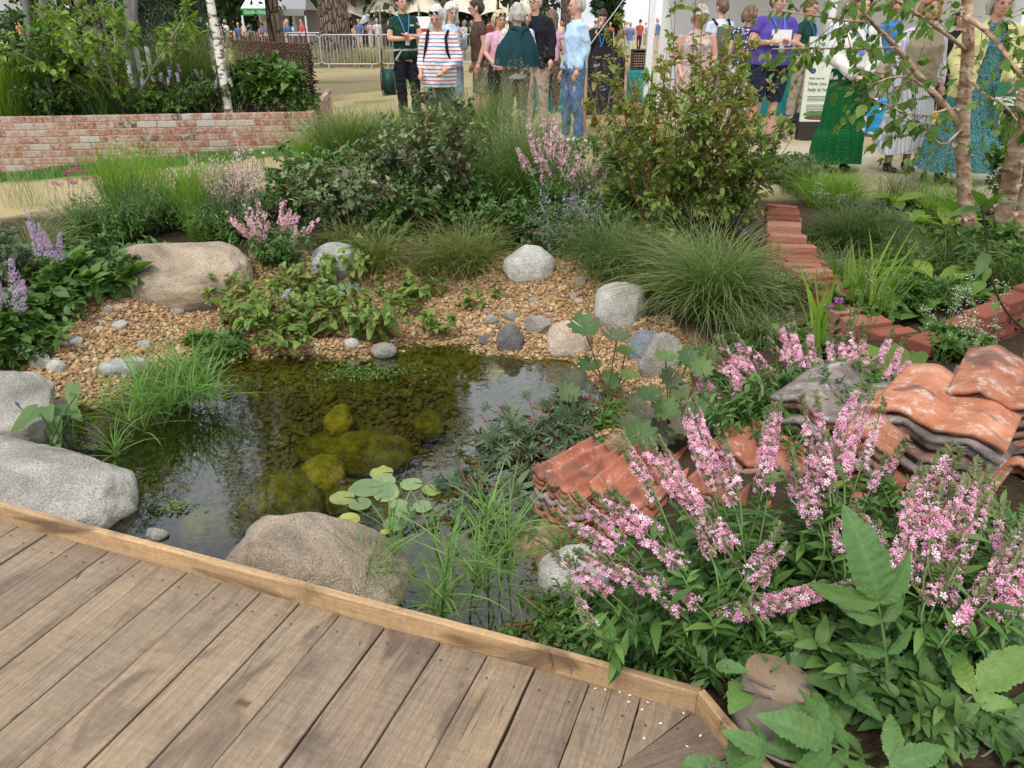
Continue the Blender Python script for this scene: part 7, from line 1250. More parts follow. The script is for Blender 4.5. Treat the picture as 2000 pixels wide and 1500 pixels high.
# ================================================================ middle distance
ST = plain('galvanised_steel', (.46, .48, .50), .4, .5, .1, metal=.4)
def barrier(u0, u1, y, label, rz=0.0):
    a = Y(u0, 100, y)[0]; b_ = Y(u1, 100, y)[0]; cx_ = (a + b_) / 2; W = b_ - a; gz_ = float(g(cx_, y)); t = thing('crowd_barrier', (cx_, y, gz_), label, 'barrier', 'steel crowd barriers in front of the pine'); h = 1.1; q = .14
    pts = [(a, .22), (a, h - q), (a + q * .4, h - q * .3), (a + q, h), (b_ - q, h), (b_ - q * .4, h - q * .3), (b_, h - q), (b_, .22), (b_ - q, .16), (a + q, .16), (a, .22)]; m = MB(); m.tubes(np.array([(x, y, gz_ + z) for x, z in pts]), .022, 6); m.build('frame', ST, t)
    m = MB(); xs = np.linspace(a, b_, 19)[1:-1]; m.tubes(np.stack([np.stack([xs, 0 * xs + y, 0 * xs + gz_ + .16], -1), np.stack([xs, 0 * xs + y, 0 * xs + gz_ + h], -1)], 1), .010, 4); m.build('bars', ST, t)
    for x in (a + .28, b_ - .28): m = MB(); m.tubes(np.array([(x, y - .32, gz_), (x, y - .05, gz_ + .16), (x, y + .05, gz_ + .16), (x, y + .32, gz_)]), .018, 5); m.build('foot', ST, t)
barrier(626, 741, 28.6, 'steel crowd barrier standing right in front of the pine trunk'); barrier(508, 627, 28.9, 'steel crowd barrier beside the willow hurdle'); barrier(742, 858, 28.9, 'steel crowd barrier behind the crossed arms man'); barrier(860, 975, 30, 'steel crowd barrier behind the brown t-shirt man'); barrier(560, 690, 40, 'farther steel barrier seen behind the pine trunk')
M = Mat('pine_bark', .95, .1); v = M.vor(8, M.obj((1, 1, .32)), 'DISTANCE_TO_EDGE'); n = M.noise(9, 5); M.color(M.mix(M.ramp(v, [(.01, (0, 0, 0)), (.10, (1, 1, 1))]), (.05, .035, .028), M.mix(n, (.13, .095, .075), (.34, .245, .19)))); M.bump(M.ramp(v, [(.0, (0, 0, 0)), (.2, (1, 1, 1))]), 1, .06); PBK = M.m
def crown_pts(r, n, c, rad, lobes=9, sh=.75):
    L = c + norm(r.normal(0, 1, (lobes, 3))) * np.array(rad) * r.uniform(.35, .8, (lobes, 1)); k = r.integers(0, lobes, n); d = norm(r.normal(0, 1, (n, 3))); return L[k] + d * np.array(rad) * .42 * r.uniform(.35, 1, (n, 1)) ** .6, d
def tree(x, y, h, cw, label, seed, lm=L_TREE, tr=.25, clear=.3, n=2600, leaf=.42, name='tree', cat='tree', bark=None, group='trees behind the showground', tpl=None, lobes=12):
    r = rng(seed); z0 = float(g(x, y)); t = thing(name, (x, y, z0), label, cat, group); m = MB(); s = np.linspace(0, 1, 8); m.tubes(np.stack([x + .3 * np.sin(s * 3 + seed) * s, y + 0 * s, z0 + s * h * .85], -1), np.linspace(tr, tr * .25, 8), 10)
    for k in range(8): a = r.uniform(0, 6.28); zz = z0 + h * r.uniform(clear, .8); L = cw * r.uniform(.4, .8); m.tubes(np.array([(x, y, zz), (x + math.cos(a) * L * .5, y + math.sin(a) * L * .5, zz + L * .25), (x + math.cos(a) * L, y + math.sin(a) * L, zz + L * .35)]), [tr * .3, tr * .2, tr * .08], 6)
    m.build('trunk', bark or PBK, t); c = np.array((x, y, z0 + h * (clear + 1) / 2)); p, d = crown_pts(r, n, c, (cw, cw, h * (1 - clear) / 2 * 1.1), lobes); m = MB(); tp = tpl or OV2; m.inst(tp[0], tp[1], frame(norm(d + r.normal(0, .5, (n, 3))), roll=r.uniform(0, 6, n)) * (leaf * r.uniform(.5, 1.2, n))[:, None, None], p, np.clip(r.uniform(0, 1, n), 0, 1), 0, tp[2]); m.build('crown', lm, t); return t
px_ = Y(657, 100, 31); tree(px_[0], 31, 19, 4.6, 'big pine with plated bark trunk behind the steel barriers', 901, lm=L_PINE, tr=.62, clear=.50, n=9000, leaf=.5, name='pine_tree', group=None, tpl=palmT(5, w=.16, spread=R(200), n=2), lobes=16)
tz = Y(330, 60, 15.5); tree(tz[0], 15.5, 6.2, 1.7, 'dark young pine with low needles behind the raised bed', 902, lm=L_PINE, tr=.12, clear=.04, n=9000, leaf=.26, name='pine_tree', group=None, tpl=palmT(5, w=.12, spread=R(200), n=2), lobes=26)
tree(-5.1, 17.5, 16.5, 1.6, 'tall narrow dark tree beyond the woven hurdle', 9031, lm=L_SHADE, tr=.16, clear=.14, n=9000, leaf=.18, group=None, lobes=24)
tree(-6.5, 17, 16, 2.0, 'tall airy tree right behind the white birch pole', 903, lm=L_SHADE, tr=.16, clear=.08, n=11000, leaf=.17, group=None, lobes=22)
tz = Y(80, 60, 17); tree(tz[0], 17, 9, 2.6, 'leafy tree behind the raised bed at left', 904, lm=L_SHADE, tr=.2, clear=.2, n=7000, leaf=.22, group=None, lobes=20)
tree(-12.5, 22, 14, 4.0, 'large dark broadleaf tree at the left behind the bed', 905, lm=L_SHADE, tr=.3, clear=.18, n=8000, leaf=.34, group=None, lobes=22)
tree(-3.2, 40, 17, 3.6, 'tall dark conifer beyond the marquee', 906, lm=L_PINE, tr=.35, clear=.25, n=7000, leaf=.45, group=None, tpl=palmT(5, w=.14, spread=R(200), n=2), lobes=20)
tree(3.0, 46, 15, 3.2, 'dark pine beyond the chalkboard staff woman', 907, lm=L_PINE, tr=.35, clear=.22, n=6000, leaf=.5, group=None, tpl=palmT(5, w=.14, spread=R(200), n=2), lobes=20)
r = rng(910)
for i in range(22):
    u = -150 + i * 66 if i < 19 else 1180 + (i - 19) * 330; y_ = 95 + r.uniform(-12, 30); X = (u - 1000) / FPX * y_ * .92; h = r.uniform(13, 19) if u < 1160 else r.uniform(6, 8)
    tree(X, y_, h, h * r.uniform(.32, .42), f"{['broadleaf tree', 'conifer'][i % 2]}, {NUM[i]} from the left along the far tree line", 920 + i, clear=.06, n=2600, leaf=1.1, group='far tree line', lm=L_TREE if i % 2 == 0 else L_PINE)
for i in range(10):
    u = -350 + i * 150; y_ = 62 + r.uniform(-6, 8); X = (u - 1000) / FPX * y_ * .92; tree(X, y_, r.uniform(9, 13), 4.2, f'dark green tree, {NUM[i]} from the left behind the market tents', 950 + i, clear=.08, n=2600, leaf=.8, group='trees behind the tents')
# tall dry grass under the pine
t = np.array([(Y(u, 110, 30.5)[0], 30.5) for u in (480, 860)]); m = MB(); N = 5200; r = rng(960); bx_ = r.uniform(t[0][0], t[1][0], N); by_ = r.uniform(29.2, 32.5, N); blades(m, np.stack([bx_, by_, g(bx_, by_)], -1), r.uniform(0, 6.28, N), r.uniform(.35, .8, N), r.uniform(0, .35, N), r.uniform(.1, .8, N), np.full(N, .02), 4, r=r); tag(m.build('tall_dry_grass', leafmat('grass_dry_mixed', [(.16, .17, .06), (.32, .27, .14), (.45, .38, .23)], tr=.2)), 'tall dry grass around the pine behind the barriers', 'grass', kind='stuff')
# short dry field grass between garden and visitors
m = MB(); N = 26000; bx_ = r.uniform(-7.5, 7.0, N); by_ = r.uniform(5.5, 14, N); k = (poly_sd(bx_, by_, SOIL) > -.1) & (poly_sd(bx_, by_, PATH) > 0); bx_, by_ = bx_[k], by_[k]; N = len(bx_); blades(m, np.stack([bx_, by_, g(bx_, by_)], -1), r.uniform(0, 6.28, N), r.uniform(.02, .06, N), r.uniform(.2, 1.2, N), r.uniform(.1, .8, N), np.full(N, .005), 2, r=r); tag(m.build('mown_dry_grass', leafmat('grass_mown_dry', [(.30, .25, .12), (.44, .37, .21), (.20, .21, .08)], tr=.2)), 'short straw coloured mown grass', 'grass', kind='stuff')
N = 9000; x0, y0 = TURF.min(0); x1, y1 = TURF.max(0); bx_ = r.uniform(x0, x1, N * 4); by_ = r.uniform(y0, y1, N * 4); k = poly_sd(bx_, by_, TURF) < 0; bx_, by_ = bx_[k], by_[k]; N = len(bx_); m = MB(); blades(m, np.stack([bx_, by_, g(bx_, by_)], -1), r.uniform(0, 6.28, N), r.uniform(.03, .07, N), r.uniform(.1, .8, N), r.uniform(.1, .8, N), np.full(N, .006), 2, r=r); tag(m.build('turf', leafmat('turf_green', [(.03, .11, .015), (.06, .18, .025), (.11, .25, .04)], tr=.3)), 'strip of bright green turf at the foot of the brick bed', 'grass', kind='stuff')
# ================================================================ tents, stalls, table, boards
CREAM = plain('canvas_cream', (.66, .60, .47), .8, .1, .06, 4); WCAN = plain('canvas_white', (.72, .73, .74), .7, .2, .04, 3); GREYC = plain('canvas_grey', (.26, .26, .27), .7)
def canopy(u0, u1, y, zl, zh, npk, label, seed, dep=9.0):
    x0 = Y(u0, 50, y)[0]; x1 = Y(u1, 50, y)[0]; t = thing('stretch_tent', ((x0 + x1) / 2, y, 0), label, 'tent'); nx_, ny_ = 90, 24; X, D_ = np.meshgrid(np.linspace(0, 1, nx_), np.linspace(0, 1, ny_)); pk = np.abs(np.cos(X * np.pi * npk)); ed_ = np.minimum(1, np.minimum(D_, 1 - D_) * 3)
    Z = zl + (zh - zl) * (ed_ ** .7) * (.45 + .55 * pk ** 2.2) + .35 * (1 - ed_) * pk; V = np.stack([x0 + (x1 - x0) * X, y + dep * D_, Z + float(g((x0 + x1) / 2, y))], -1).reshape(-1, 3); F = [(j * nx_ + i, j * nx_ + i + 1, (j + 1) * nx_ + i + 1, (j + 1) * nx_ + i) for j in range(ny_ - 1) for i in range(nx_ - 1)]
    m = MB(); m.add(V, F); m.build('canopy', CREAM, t)
    for k in range(npk + 1): xx = x0 + (x1 - x0) * k / npk; m = MB(); m.tubes(np.array([(xx, y - .2, -.1), (xx, y, zl + .8)]), .06, 6); m.build('pole', plain('pole_tan', (.42, .36, .26)), t)
canopy(668, 970, 58, 1.95, 4.1, 4, 'cream stretch marquee with peaks behind the crossed arms man', 1); canopy(560, 668, 70, 1.8, 3.0, 2, 'smaller cream stretch tent left of the pine trunk', 2, 6); canopy(975, 1040, 72, 2.0, 4.4, 1, 'peaked cream tent behind the blond woman', 3, 6)
def text(s, size, loc, rot, mat, parent, name='lettering', ext=.0008, align='LEFT'):
    cu = bpy.data.curves.new(name, 'FONT'); cu.body = s; cu.size = size; cu.extrude = ext; cu.align_x = align; o = bpy.data.objects.new('t', cu); COL.objects.link(o); dg = bpy.context.evaluated_depsgraph_get(); me = bpy.data.meshes.new_from_object(o.evaluated_get(dg)); bpy.data.objects.remove(o); me.materials.clear(); me.materials.append(mat); n = bpy.data.objects.new(name, me); COL.objects.link(n)
    n.parent = parent; w_ = _wloc(parent); n.location = Vector([float(q) for q in loc]) - w_; n.rotation_euler = rot; return n
def stall(u0, u1, y, z, label, roof, banner=None, d=3.0, words=None):
    x0 = Y(u0, 50, y)[0]; x1 = Y(u1, 50, y)[0]; W = x1 - x0; cx_ = (x0 + x1) / 2; t = thing('market_stall', (cx_, y, 0), label, 'market stall', 'market stalls far behind'); m = MB()
    V = [(x0, y, z), (x1, y, z), (x1, y + d, z), (x0, y + d, z), (x0 + W * .12, y + d * .4, z + .75), (x1 - W * .12, y + d * .4, z + .75)]; m.add(V, [(0, 1, 5, 4), (2, 3, 4, 5)]); m.F.append(np.array([(1, 2, 5), (3, 0, 4)])); m.M.append(np.zeros(2, int)); m.build('roof', roof, t, smooth=False)
    m = MB(); m.box((cx_, y - .02, z - .14), (W, .04, .34)); m.build('valance', banner or WCAN, t, smooth=False)
    for sx_ in (x0 + .05, x1 - .05): m = MB(); m.box((sx_, y, z / 2 - .1), (.08, .08, z + .1)); m.build('pole', WHITEM, t, smooth=False)
    m = MB(); m.box((cx_, y + .4, .45), (W * .9, .7, .9)); m.build('counter', plain('counter_brown', (.20, .13, .09)), t, smooth=False); m = MB(); m.box((cx_, y + d, z / 2), (W, .05, z)); m.build('back_wall', plain('stall_back', (.28, .25, .22)), t, smooth=False)
    rr_ = rng(int(u0)); 
    for k in range(9): m = MB(); c_ = rr_.uniform(.1, .6, 3); m.box((x0 + W * (.1 + .09 * k), y + .35, .98), (.22, .3, rr_.uniform(.12, .34))); m.build('goods', plain('goods_%d_%d' % (u0, k), tuple(c_)), t, smooth=False)
    if words: text(words, .22, (cx_ - W * .38, y - .045, z - .22), (math.pi / 2, 0, 0), WHITEM, t)
GB = plain('banner_green', (.03, .24, .07), .6)
stall(474, 536, 44, 2.2, 'far stall with white roof and green lettered banner', WCAN, GB, words='Garden Shop'); stall(545, 600, 46, 2.2, 'far stall with grey roof beside the green banner stall', GREYC, GREYC); stall(700, 760, 66, 1.5, 'far white stall under the cream marquee', WCAN); stall(800, 850, 55, 1.2, 'far stall with red front under the cream marquee', WCAN, plain('red_panel', (.50, .04, .03))); stall(880, 940, 67, 1.4, 'far white stall behind the pale blue cardigan', WCAN); stall(0, 120, 24, 2.1, 'white gazebo glimpsed behind the left of the raised bed', WCAN, d=4); stall(150, 290, 27, 2.2, 'white stall glimpsed behind the small tree', WCAN, d=4)
# white pavilion behind the right hand visitors
y_ = 14.8; x0 = Y(1290, 50, y_)[0]; x1 = Y(1990, 50, y_)[0]; t = thing('white_pavilion', ((x0 + x1) / 2, y_, 0), 'white fabric pavilion behind the visitors at right', 'pavilion'); m = MB(); nn = 60; xs = np.linspace(x0, x1, nn); V = []
for z in (.0, 1.2, 2.7): V += [(x, y_ + .03 * math.sin(x * 4) + .02 * math.sin(x * 11), z) for x in xs]
m.add(V, [(k * nn + i, k * nn + i + 1, (k + 1) * nn + i + 1, (k + 1) * nn + i) for k in range(2) for i in range(nn - 1)]); m.build('side_wall', WCAN, t); m = MB(); m.add([(x0 - .1, y_ - 3, 2.75), (x1 + .1, y_ - 3, 2.75), (x1 + .1, y_ + .2, 2.75), (x0 - .1, y_ + .2, 2.75), (x0 + 1.5, y_ - 1.4, 3.9), (x1 - 1.5, y_ - 1.4, 3.9)], [(0, 1, 5, 4), (2, 3, 4, 5)]); m.F.append(np.array([(1, 2, 5), (3, 0, 4)])); m.M.append(np.zeros(2, int)); m.build('roof', WCAN, t, smooth=False)
for k, u in enumerate((1272, 1620, 2030)): p = Y(u, 50, y_ - 3); m = MB(); m.box((p[0], p[1], 1.36), (.09, .09, 2.75)); m.build('pole', WHITEM, t, smooth=False)
TEAL = cloth('cloth_teal', (.02, .22, .22))
def table(u0, u1, y, label, words=None, h=.76):
    x0 = Y(u0, 150, y)[0]; x1 = Y(u1, 150, y)[0]; W = x1 - x0; cx_ = (x0 + x1) / 2; t = thing('display_table', (cx_, y, 0), label, 'table'); nn = 40; a = np.linspace(0, 1, nn); V = []
    for z, o in ((h, 0), (h - .03, .01), (.06, .03)): V += [(x0 + W * q, y - .35 - o - .012 * math.sin(q * 31) * (z < .5), z) for q in a]
    m = MB(); m.add(V, [(k * nn + i, k * nn + i + 1, (k + 1) * nn + i + 1, (k + 1) * nn + i)[::-1] for k in range(2) for i in range(nn - 1)]); m.box((cx_, y, h - .02), (W, .7, .04)); m.build('tablecloth', TEAL, t, smooth=False)
    for sx_ in (x0 + .1, x1 - .1): m = MB(); m.box((sx_, y, h / 2 - .02), (.05, .5, h - .06)); m.build('leg', ST, t, smooth=False)
    if words: text(words, .30, (x1 - .42, y - .40, h - .42), (math.pi / 2, 0, 0), WHITEM, t)
    return cx_, y, h
a_ = table(1214, 1268, 13.0, 'teal covered display table between the chalkboard and white pole'); b_ = table(1480, 1606, 13.2, 'teal covered table with white lettering behind the white sweater woman', 'on'); table(1010, 1110, 13.4, 'folding table behind the black jacket man')
p = Y(1250, 100, 12.95); m = MB(); t = thing('insect_box', (p[0], p[1], .77), 'dark boxed insect house standing on the teal table', 'box'); m.box((p[0], p[1], 1.05), (.26, .22, .02)); m.box((p[0], p[1], .78), (.26, .22, .02)); m.box((p[0] - .12, p[1], .92), (.02, .22, .26)); m.box((p[0] + .12, p[1], .92), (.02, .22, .26)); m.box((p[0], p[1] + .1, .92), (.22, .02, .26)); m.build('frame', plain('wood_dark', (.05, .035, .025)), t, smooth=False); m = MB(); r = rng(3)
for k in range(36): m.tubes(np.array([(p[0] - .095 + (k % 6) * .038, p[1] - .09, .81 + (k // 6) * .038), (p[0] - .095 + (k % 6) * .038, p[1] + .08, .81 + (k // 6) * .038)]), .016, 6, cap=True)
m.build('tubes', S_TAN, t)
p = Y(1243, 210, 11.9); p[2] = float(g(p[0], p[1])); t = thing('wicker_basket', p, 'round wicker basket on the ground left of the white pole', 'basket'); m = MB(); a = np.linspace(0, 2 * np.pi, 33)
for k in range(12): m.tubes(np.stack([p[0] + (.15 + .006 * k) * np.cos(a), p[1] + (.15 + .006 * k) * np.sin(a), np.full(33, p[2] + .02 + k * .024) + .004 * np.sin(a * 12 + k * 3.1)], -1), .014, 5)
m.build('weave', S_TAN, t); bs = p + (0, 0, .1); S_ = stems(r, bs, 18, .5, .2); m = MB(); m.tubes(S_, .004, 4); put_leaves(m, OV3, r, S_, 6, .06); o = m.build('potted_plant', L_MID, loc=bs); tag(o, 'leafy potted plant standing in the wicker basket', 'plant')
# chalkboard
c = Y(1180, 235, 10.7); y_ = 10.7; W = .50; zb = .30; zt = 1.16; t = thing('chalkboard', (c[0], y_, 0), 'arched black chalkboard with wooden legs and coloured chalk drawings', 'chalkboard'); a = np.linspace(0, np.pi, 15); pr = [(-W / 2, zb), (W / 2, zb)] + [(W / 2 * math.cos(q), zt - .16 + .16 * math.sin(q)) for q in a]; n = len(pr); tl = .12
def cb(x, z, off=0): return (c[0] + x, y_ + (z - .3) * tl - off, z)
V = [cb(x, z, .012) for x, z in pr] + [cb(x, z, -.012) for x, z in pr]; m = MB(); cc_ = MB(); vi = np.array(V); ctr = np.array([cb(0, .7, .012)]); m.add(np.concatenate([vi, ctr, [cb(0, .7, -.012)]]), [(i, (i + 1) % n, n + (i + 1) % n, n + i) for i in range(n)]); m.F.append(np.array([(2 * n, (i + 1) % n, i) for i in range(n)] + [(2 * n + 1, n + i, n + (i + 1) % n) for i in range(n)])); m.M.append(np.zeros(2 * n, int)); m.build('board', plain('chalkboard_black', (.018, .018, .024), .8, .1), t, smooth=False)
m = MB()
for sx_ in (-W / 2 - .015, W / 2 + .015): m.box((c[0] + sx_, y_ + .035, .52), (.035, .03, 1.06), R3=np.array(Matrix.Rotation(-tl, 3, 'X'))); m.box((c[0] + sx_, y_ + .28, .50), (.03, .03, 1.05), R3=np.array(Matrix.Rotation(.22, 3, 'X')))
m.box((c[0], y_ - .005, zb - .03), (W, .03, .05)); m.build('wooden_frame', plain('wood_pine', (.42, .27, .16)), t, smooth=False); r = rng(44)
for k, (x, z, col) in enumerate([(-.12, 1.02, (.7, .45, .3)), (.0, 1.04, (.7, .5, .3)), (.10, 1.0, (.4, .65, .45)), (.12, .90, (.75, .35, .15)), (-.08, .8, (.6, .3, .6)), (.10, .52, (.8, .25, .5)), (-.02, .62, (.3, .4, .8)), (-.14, .92, (.7, .7, .7))]):
    s_ = np.linspace(0, 6.28, 26); m = MB(); m.tubes(np.array([cb(x + .03 * math.cos(q) * (1 + .6 * math.sin(3 * q + k * 2)), z + .012 * math.sin(2 * q + k) + .008 * math.sin(5 * q), .0155) for q in s_]), .0018, 4); m.build('chalk_drawing', plain('chalk_%d' % k, col, .9), t)
# information sign
y_ = 10.0; c = Y(1612, 180, y_); W = .52; ts_ = .10; t = thing('information_sign', (c[0], y_, 0), 'pale green leaning information board with printed text on a dark foot', 'sign'); Rm = np.array(Matrix.Rotation(-ts_, 3, 'X')); rq = .05
def sg_(x, z, off=0): return (c[0] + x, y_ + z * ts_ - off, z)
m = MB(); m.box(sg_(0, .78, 0), (W, .03, 1.0), R3=Rm); m.build('panel', plain('sign_pale_green', (.58, .62, .50), .6), t, smooth=False); m = MB(); m.box(sg_(0, .14, -.02), (W + .02, .10, .29), R3=Rm); m.build('foot', plain('sign_foot_dark', (.03, .022, .018), .7), t, smooth=False); DK = plain('print_dark', (.03, .03, .028), .7)
for s_, sz, x, z in (('The', .095, -.21, 1.17), ('Pollinator', .095, -.21, 1.08), ('Trail', .095, -.21, .99), ('Make way for', .036, -.21, .79), ('How you can', .062, -.21, .72), ('help at home', .062, -.21, .65)): text(s_, sz, sg_(x, z, .018), (math.pi / 2 - ts_, 0, 0), DK, t)
m = MB(); V, F = ell(sg_(-.17, .885, .017), (.035, .003, .035)); m.add(V, F); m.build('symbol_disc', plain('print_blue', (.03, .03, .10), .7), t); text('i', .05, sg_(-.178, .868, .0215), (math.pi / 2 - ts_, 0, 0), WHITEM, t); m = MB()
for k in range(9): m.box(sg_(-.07 - .01 * (k % 3), .59 - k * .018 - (.03 if k > 3 else 0), .0165), (.26 - .02 * (k % 3), .002, .006), R3=Rm)
m.build('fine_print', DK, t, smooth=False); m = MB(); V, F = ell(sg_(-.04, .375, .0165), (.19, .002, .045)); m.add(V, F); m.build('printed_picture', plain('print_green', (.10, .20, .08), .7, var=.8, ns=60), t); m = MB(); V, F = ell(sg_(-.04, .335, .0172), (.17, .002, .03)); m.add(V, F); m.build('printed_soil', plain('print_brown', (.13, .07, .045), .7, var=.5), t)
# logs, bags
p = Y(1700, 230, 10.9); r = rng(7)
for k in range(7):
    cx_, cz = p[0] + ((k % 2) * .17 - .08) + (.08 if k // 2 % 2 else 0), .09 + (k // 2) * .155; m = MB(); rr = r.uniform(.072, .084); m.tubes(np.array([(cx_, p[1], cz), (cx_, p[1] + .5, cz)]), rr, 14); tt = thing('split_log', (cx_, p[1], cz), f"cut log end, {ORD[k]} counted up the small log pile behind the skirts", 'log', 'small pile of cut logs'); m.build('bark', BARKS, tt); m = MB(); a = np.arange(14) * 2 * np.pi / 14; V = np.stack([cx_ + rr * np.cos(a), np.full(14, p[1]), cz + rr * np.sin(a)], -1); m.add(np.concatenate([V, [(cx_, p[1] - .003, cz)]]), np.zeros((0, 3), int)); m.F.append(np.array([(14, (i + 1) % 14, i) for i in range(14)])); m.M.append(np.zeros(14, int)); m.build('cut_end', plain('log_end_tan_%d' % k, (.48, .34, .19), .8), tt)
def bag(u, v, y, w_, h, col, label, straps=True):
    p = Y(u, v, y); z0 = float(g(p[0], y)); t = thing('bag', (p[0], y, z0), label, 'bag'); fuse('bag_body', [chain([(0, 0, .03), (0, 0, h * .5), (0, 0, h)], [(w_ / 2, w_ / 4), (w_ / 2 * 1.1, w_ / 3.2), (w_ / 2 * .8, w_ / 6)])], col, t, vox=.012, disp=FOLD(.012)); m = MB(); m.tubes(np.array([(p[0] - w_ * .25, y, z0 + h), (p[0] - w_ * .15, y, z0 + h + .12), (p[0] + w_ * .15, y, z0 + h + .12), (p[0] + w_ * .25, y, z0 + h)]), .01, 5); m.build('handle', DARKM, t)
bag(1716, 220, 10.3, .34, .46, cloth('bag_blue_pattern', (.03, .25, .50), (.6, .65, .6), 'floral', s=.3), 'blue patterned bag leaning on the cut logs'); bag(1808, 270, 9.4, .28, .42, cloth('bag_orange', (.62, .26, .04)), 'orange tote bag between the striped skirt and paisley dress'); bag(984, 250, 9.6, .40, .2, cloth('bag_dark_grey', (.08, .085, .11), (.3, .3, .35), 'floral', s=.3), 'grey backpack lying on the dry grass near the grey haired woman'); bag(1556, 250, 11.2, .2, .2, cloth('bag_black_small', (.02, .02, .025)), 'small black bag on the grass behind the purple t-shirt')
# hose reel
p = Y(762, 180, 18.0); p[2] = float(g(p[0], p[1])); t = thing('hose_reel', p, 'dark green hose reel on a wheeled frame on the dry lawn', 'hose reel'); m = MB(); m.tubes(np.array([p + (-.12, 0, .28), p + (.12, 0, .28)]), .27, 22, cap=True); m.build('drum', plain('drum_green', (.012, .05, .035), .5), t); m = MB()
for sx_ in (-.14, .14):
    a = np.linspace(0, 2 * np.pi, 25); m.tubes(np.stack([np.full(25, p[0] + sx_), p[1] + .30 * np.cos(a), p[2] + .30 + .30 * np.sin(a)], -1), .014, 5)
m.build('rim', DARKM, t); m = MB(); m.tubes(np.array([p + (-.16, 0, .1), p + (-.15, .1, .95), p + (.15, .1, .95), p + (.16, 0, .1)]), .016, 6); m.build('handle', DARKM, t); p2 = p + (.42, .1, 0); s_ = np.linspace(0, 1, 30)[:, None]; m = MB(); m.tubes(np.concatenate([p2 + np.hstack([-.1 * np.sin(s_ * 3), 0 * s_, .95 * (1 - s_)]), p2 + np.hstack([.25 * np.sin(s_ * 6.2), .2 * np.cos(s_ * 6.2), .02 + 0 * s_])]), .014, 5); m.build('hose', plain('hose_yellow', (.60, .58, .10), .5), t)
# guy rope
a = Y(1225, -10, 12.0); b_ = Y(1152, 88, 11.6); m = MB(); m.tubes(np.array([a, b_]), .008, 5); tag(m.build('guy_rope', plain('rope_grey', (.45, .45, .45)), loc=a), 'thin taut grey rope running diagonally above the chalkboard', 'rope')
# ================================================================ far crowd
r = rng(970); protos = []
for k, (tc_, bc_, hc_) in enumerate([((.45, .08, .07), (.03, .04, .08), H_BROWN), ((.60, .60, .58), (.30, .26, .2), H_GREY), ((.10, .16, .34), (.5, .48, .44), H_BLOND), ((.03, .03, .035), (.06, .09, .16), H_MID), ((.62, .52, .20), (.03, .03, .04), H_GINGER), ((.10, .25, .18), (.25, .3, .4), H_WHITE), ((.60, .30, .12), (.08, .08, .1), H_BROWN), ((.55, .35, .45), (.55, .53, .5), H_MID)]):
    x = -20 + k; t = thing('person', (x, 50, 0), 'tiny distant visitor standing among the far stalls', 'person', 'distant crowd'); O = np.array((x, 50, 0.)); lg_ = .07
    V = [chain([(0, .01, 1.36), (0, 0, 1.5)], [.055, .05], 8), ell((0, -.01, 1.60), (.075, .092, .115))] + [chain([(s_ * .19, 0, 1.36), (s_ * .24, -.02, 1.12), (s_ * .2, -.12, .9)], [.045, .04, .03], 8) for s_ in (1, -1)] + [chain([(s_ * .09, 0, .85), (s_ * .1, s_ * lg_, .1), (s_ * .1, s_ * lg_ - .08, .04)], [.07, .05, .05], 8) for s_ in (1, -1)]
    fuse('body', V, SK[k % 3], t, vox=.03, smooth=1); fuse('shirt', [chain([(0, 0, .86), (0, 0, 1.1), (0, 0, 1.3), (0, .01, 1.42)], [(.18, .13), (.16, .12), (.185, .12), (.08, .06)])] + [chain([(s_ * .13, 0, 1.37), (s_ * .2, 0, 1.34), (s_ * .235, -.01, 1.15)], [.06, .065, .055], 8) for s_ in (1, -1)], plain('far_top_%d' % k, tc_, .8), t, vox=.03, smooth=1); fuse('trousers', [chain([(0, 0, .80), (0, 0, .95)], [(.17, .12), (.16, .11)])] + [chain([(s_ * .09, 0, .86), (s_ * .095, 0, .48), (s_ * .1, s_ * lg_, .12)], [.09, .078, .06], 8) for s_ in (1, -1)], plain('far_bottom_%d' % k, bc_, .8), t, vox=.03, smooth=1); fuse('hair', [ell((0, .02, 1.64), (.085, .095, .10))], hc_, t, vox=.03, smooth=1); protos.append(t)
spots = []
for k in range(120):
    u = r.uniform(420, 1290) if k < 95 else r.uniform(0, 420); y_ = r.uniform(36, 74) if k % 3 else r.uniform(44, 50)
    if 560 < u < 760 and y_ < 40: y_ += 10
    spots.append((u, y_))
for k, (u, y_) in enumerate(spots):
    X = (u - 1000) / FPX * y_ * .92; loc = (X, y_, float(g(X, y_)))
    dup_lab = 'tiny distant visitor in ' + ['red top', 'white top', 'blue top and pale trousers', 'black top', 'yellow top', 'green top', 'orange top', 'pink top'][k % 8] + (' beyond the raised bed' if u < 420 else ' by the green banner stall' if u < 620 else ' near the big pine' if u < 760 else ' in front of the cream marquee' if u < 980 else ' far behind the black jacket man' if u < 1120 else ' on the field beyond the chalkboard')
    if k < 8: protos[k]['label'] = dup_lab
    if k < 8: protos[k].location = loc; protos[k].rotation_euler = (0, 0, r.uniform(0, 6.28))
    else: dup(protos[k % 8], loc, rz=r.uniform(0, 6.28), scale=r.uniform(.9, 1.06), label=dup_lab)
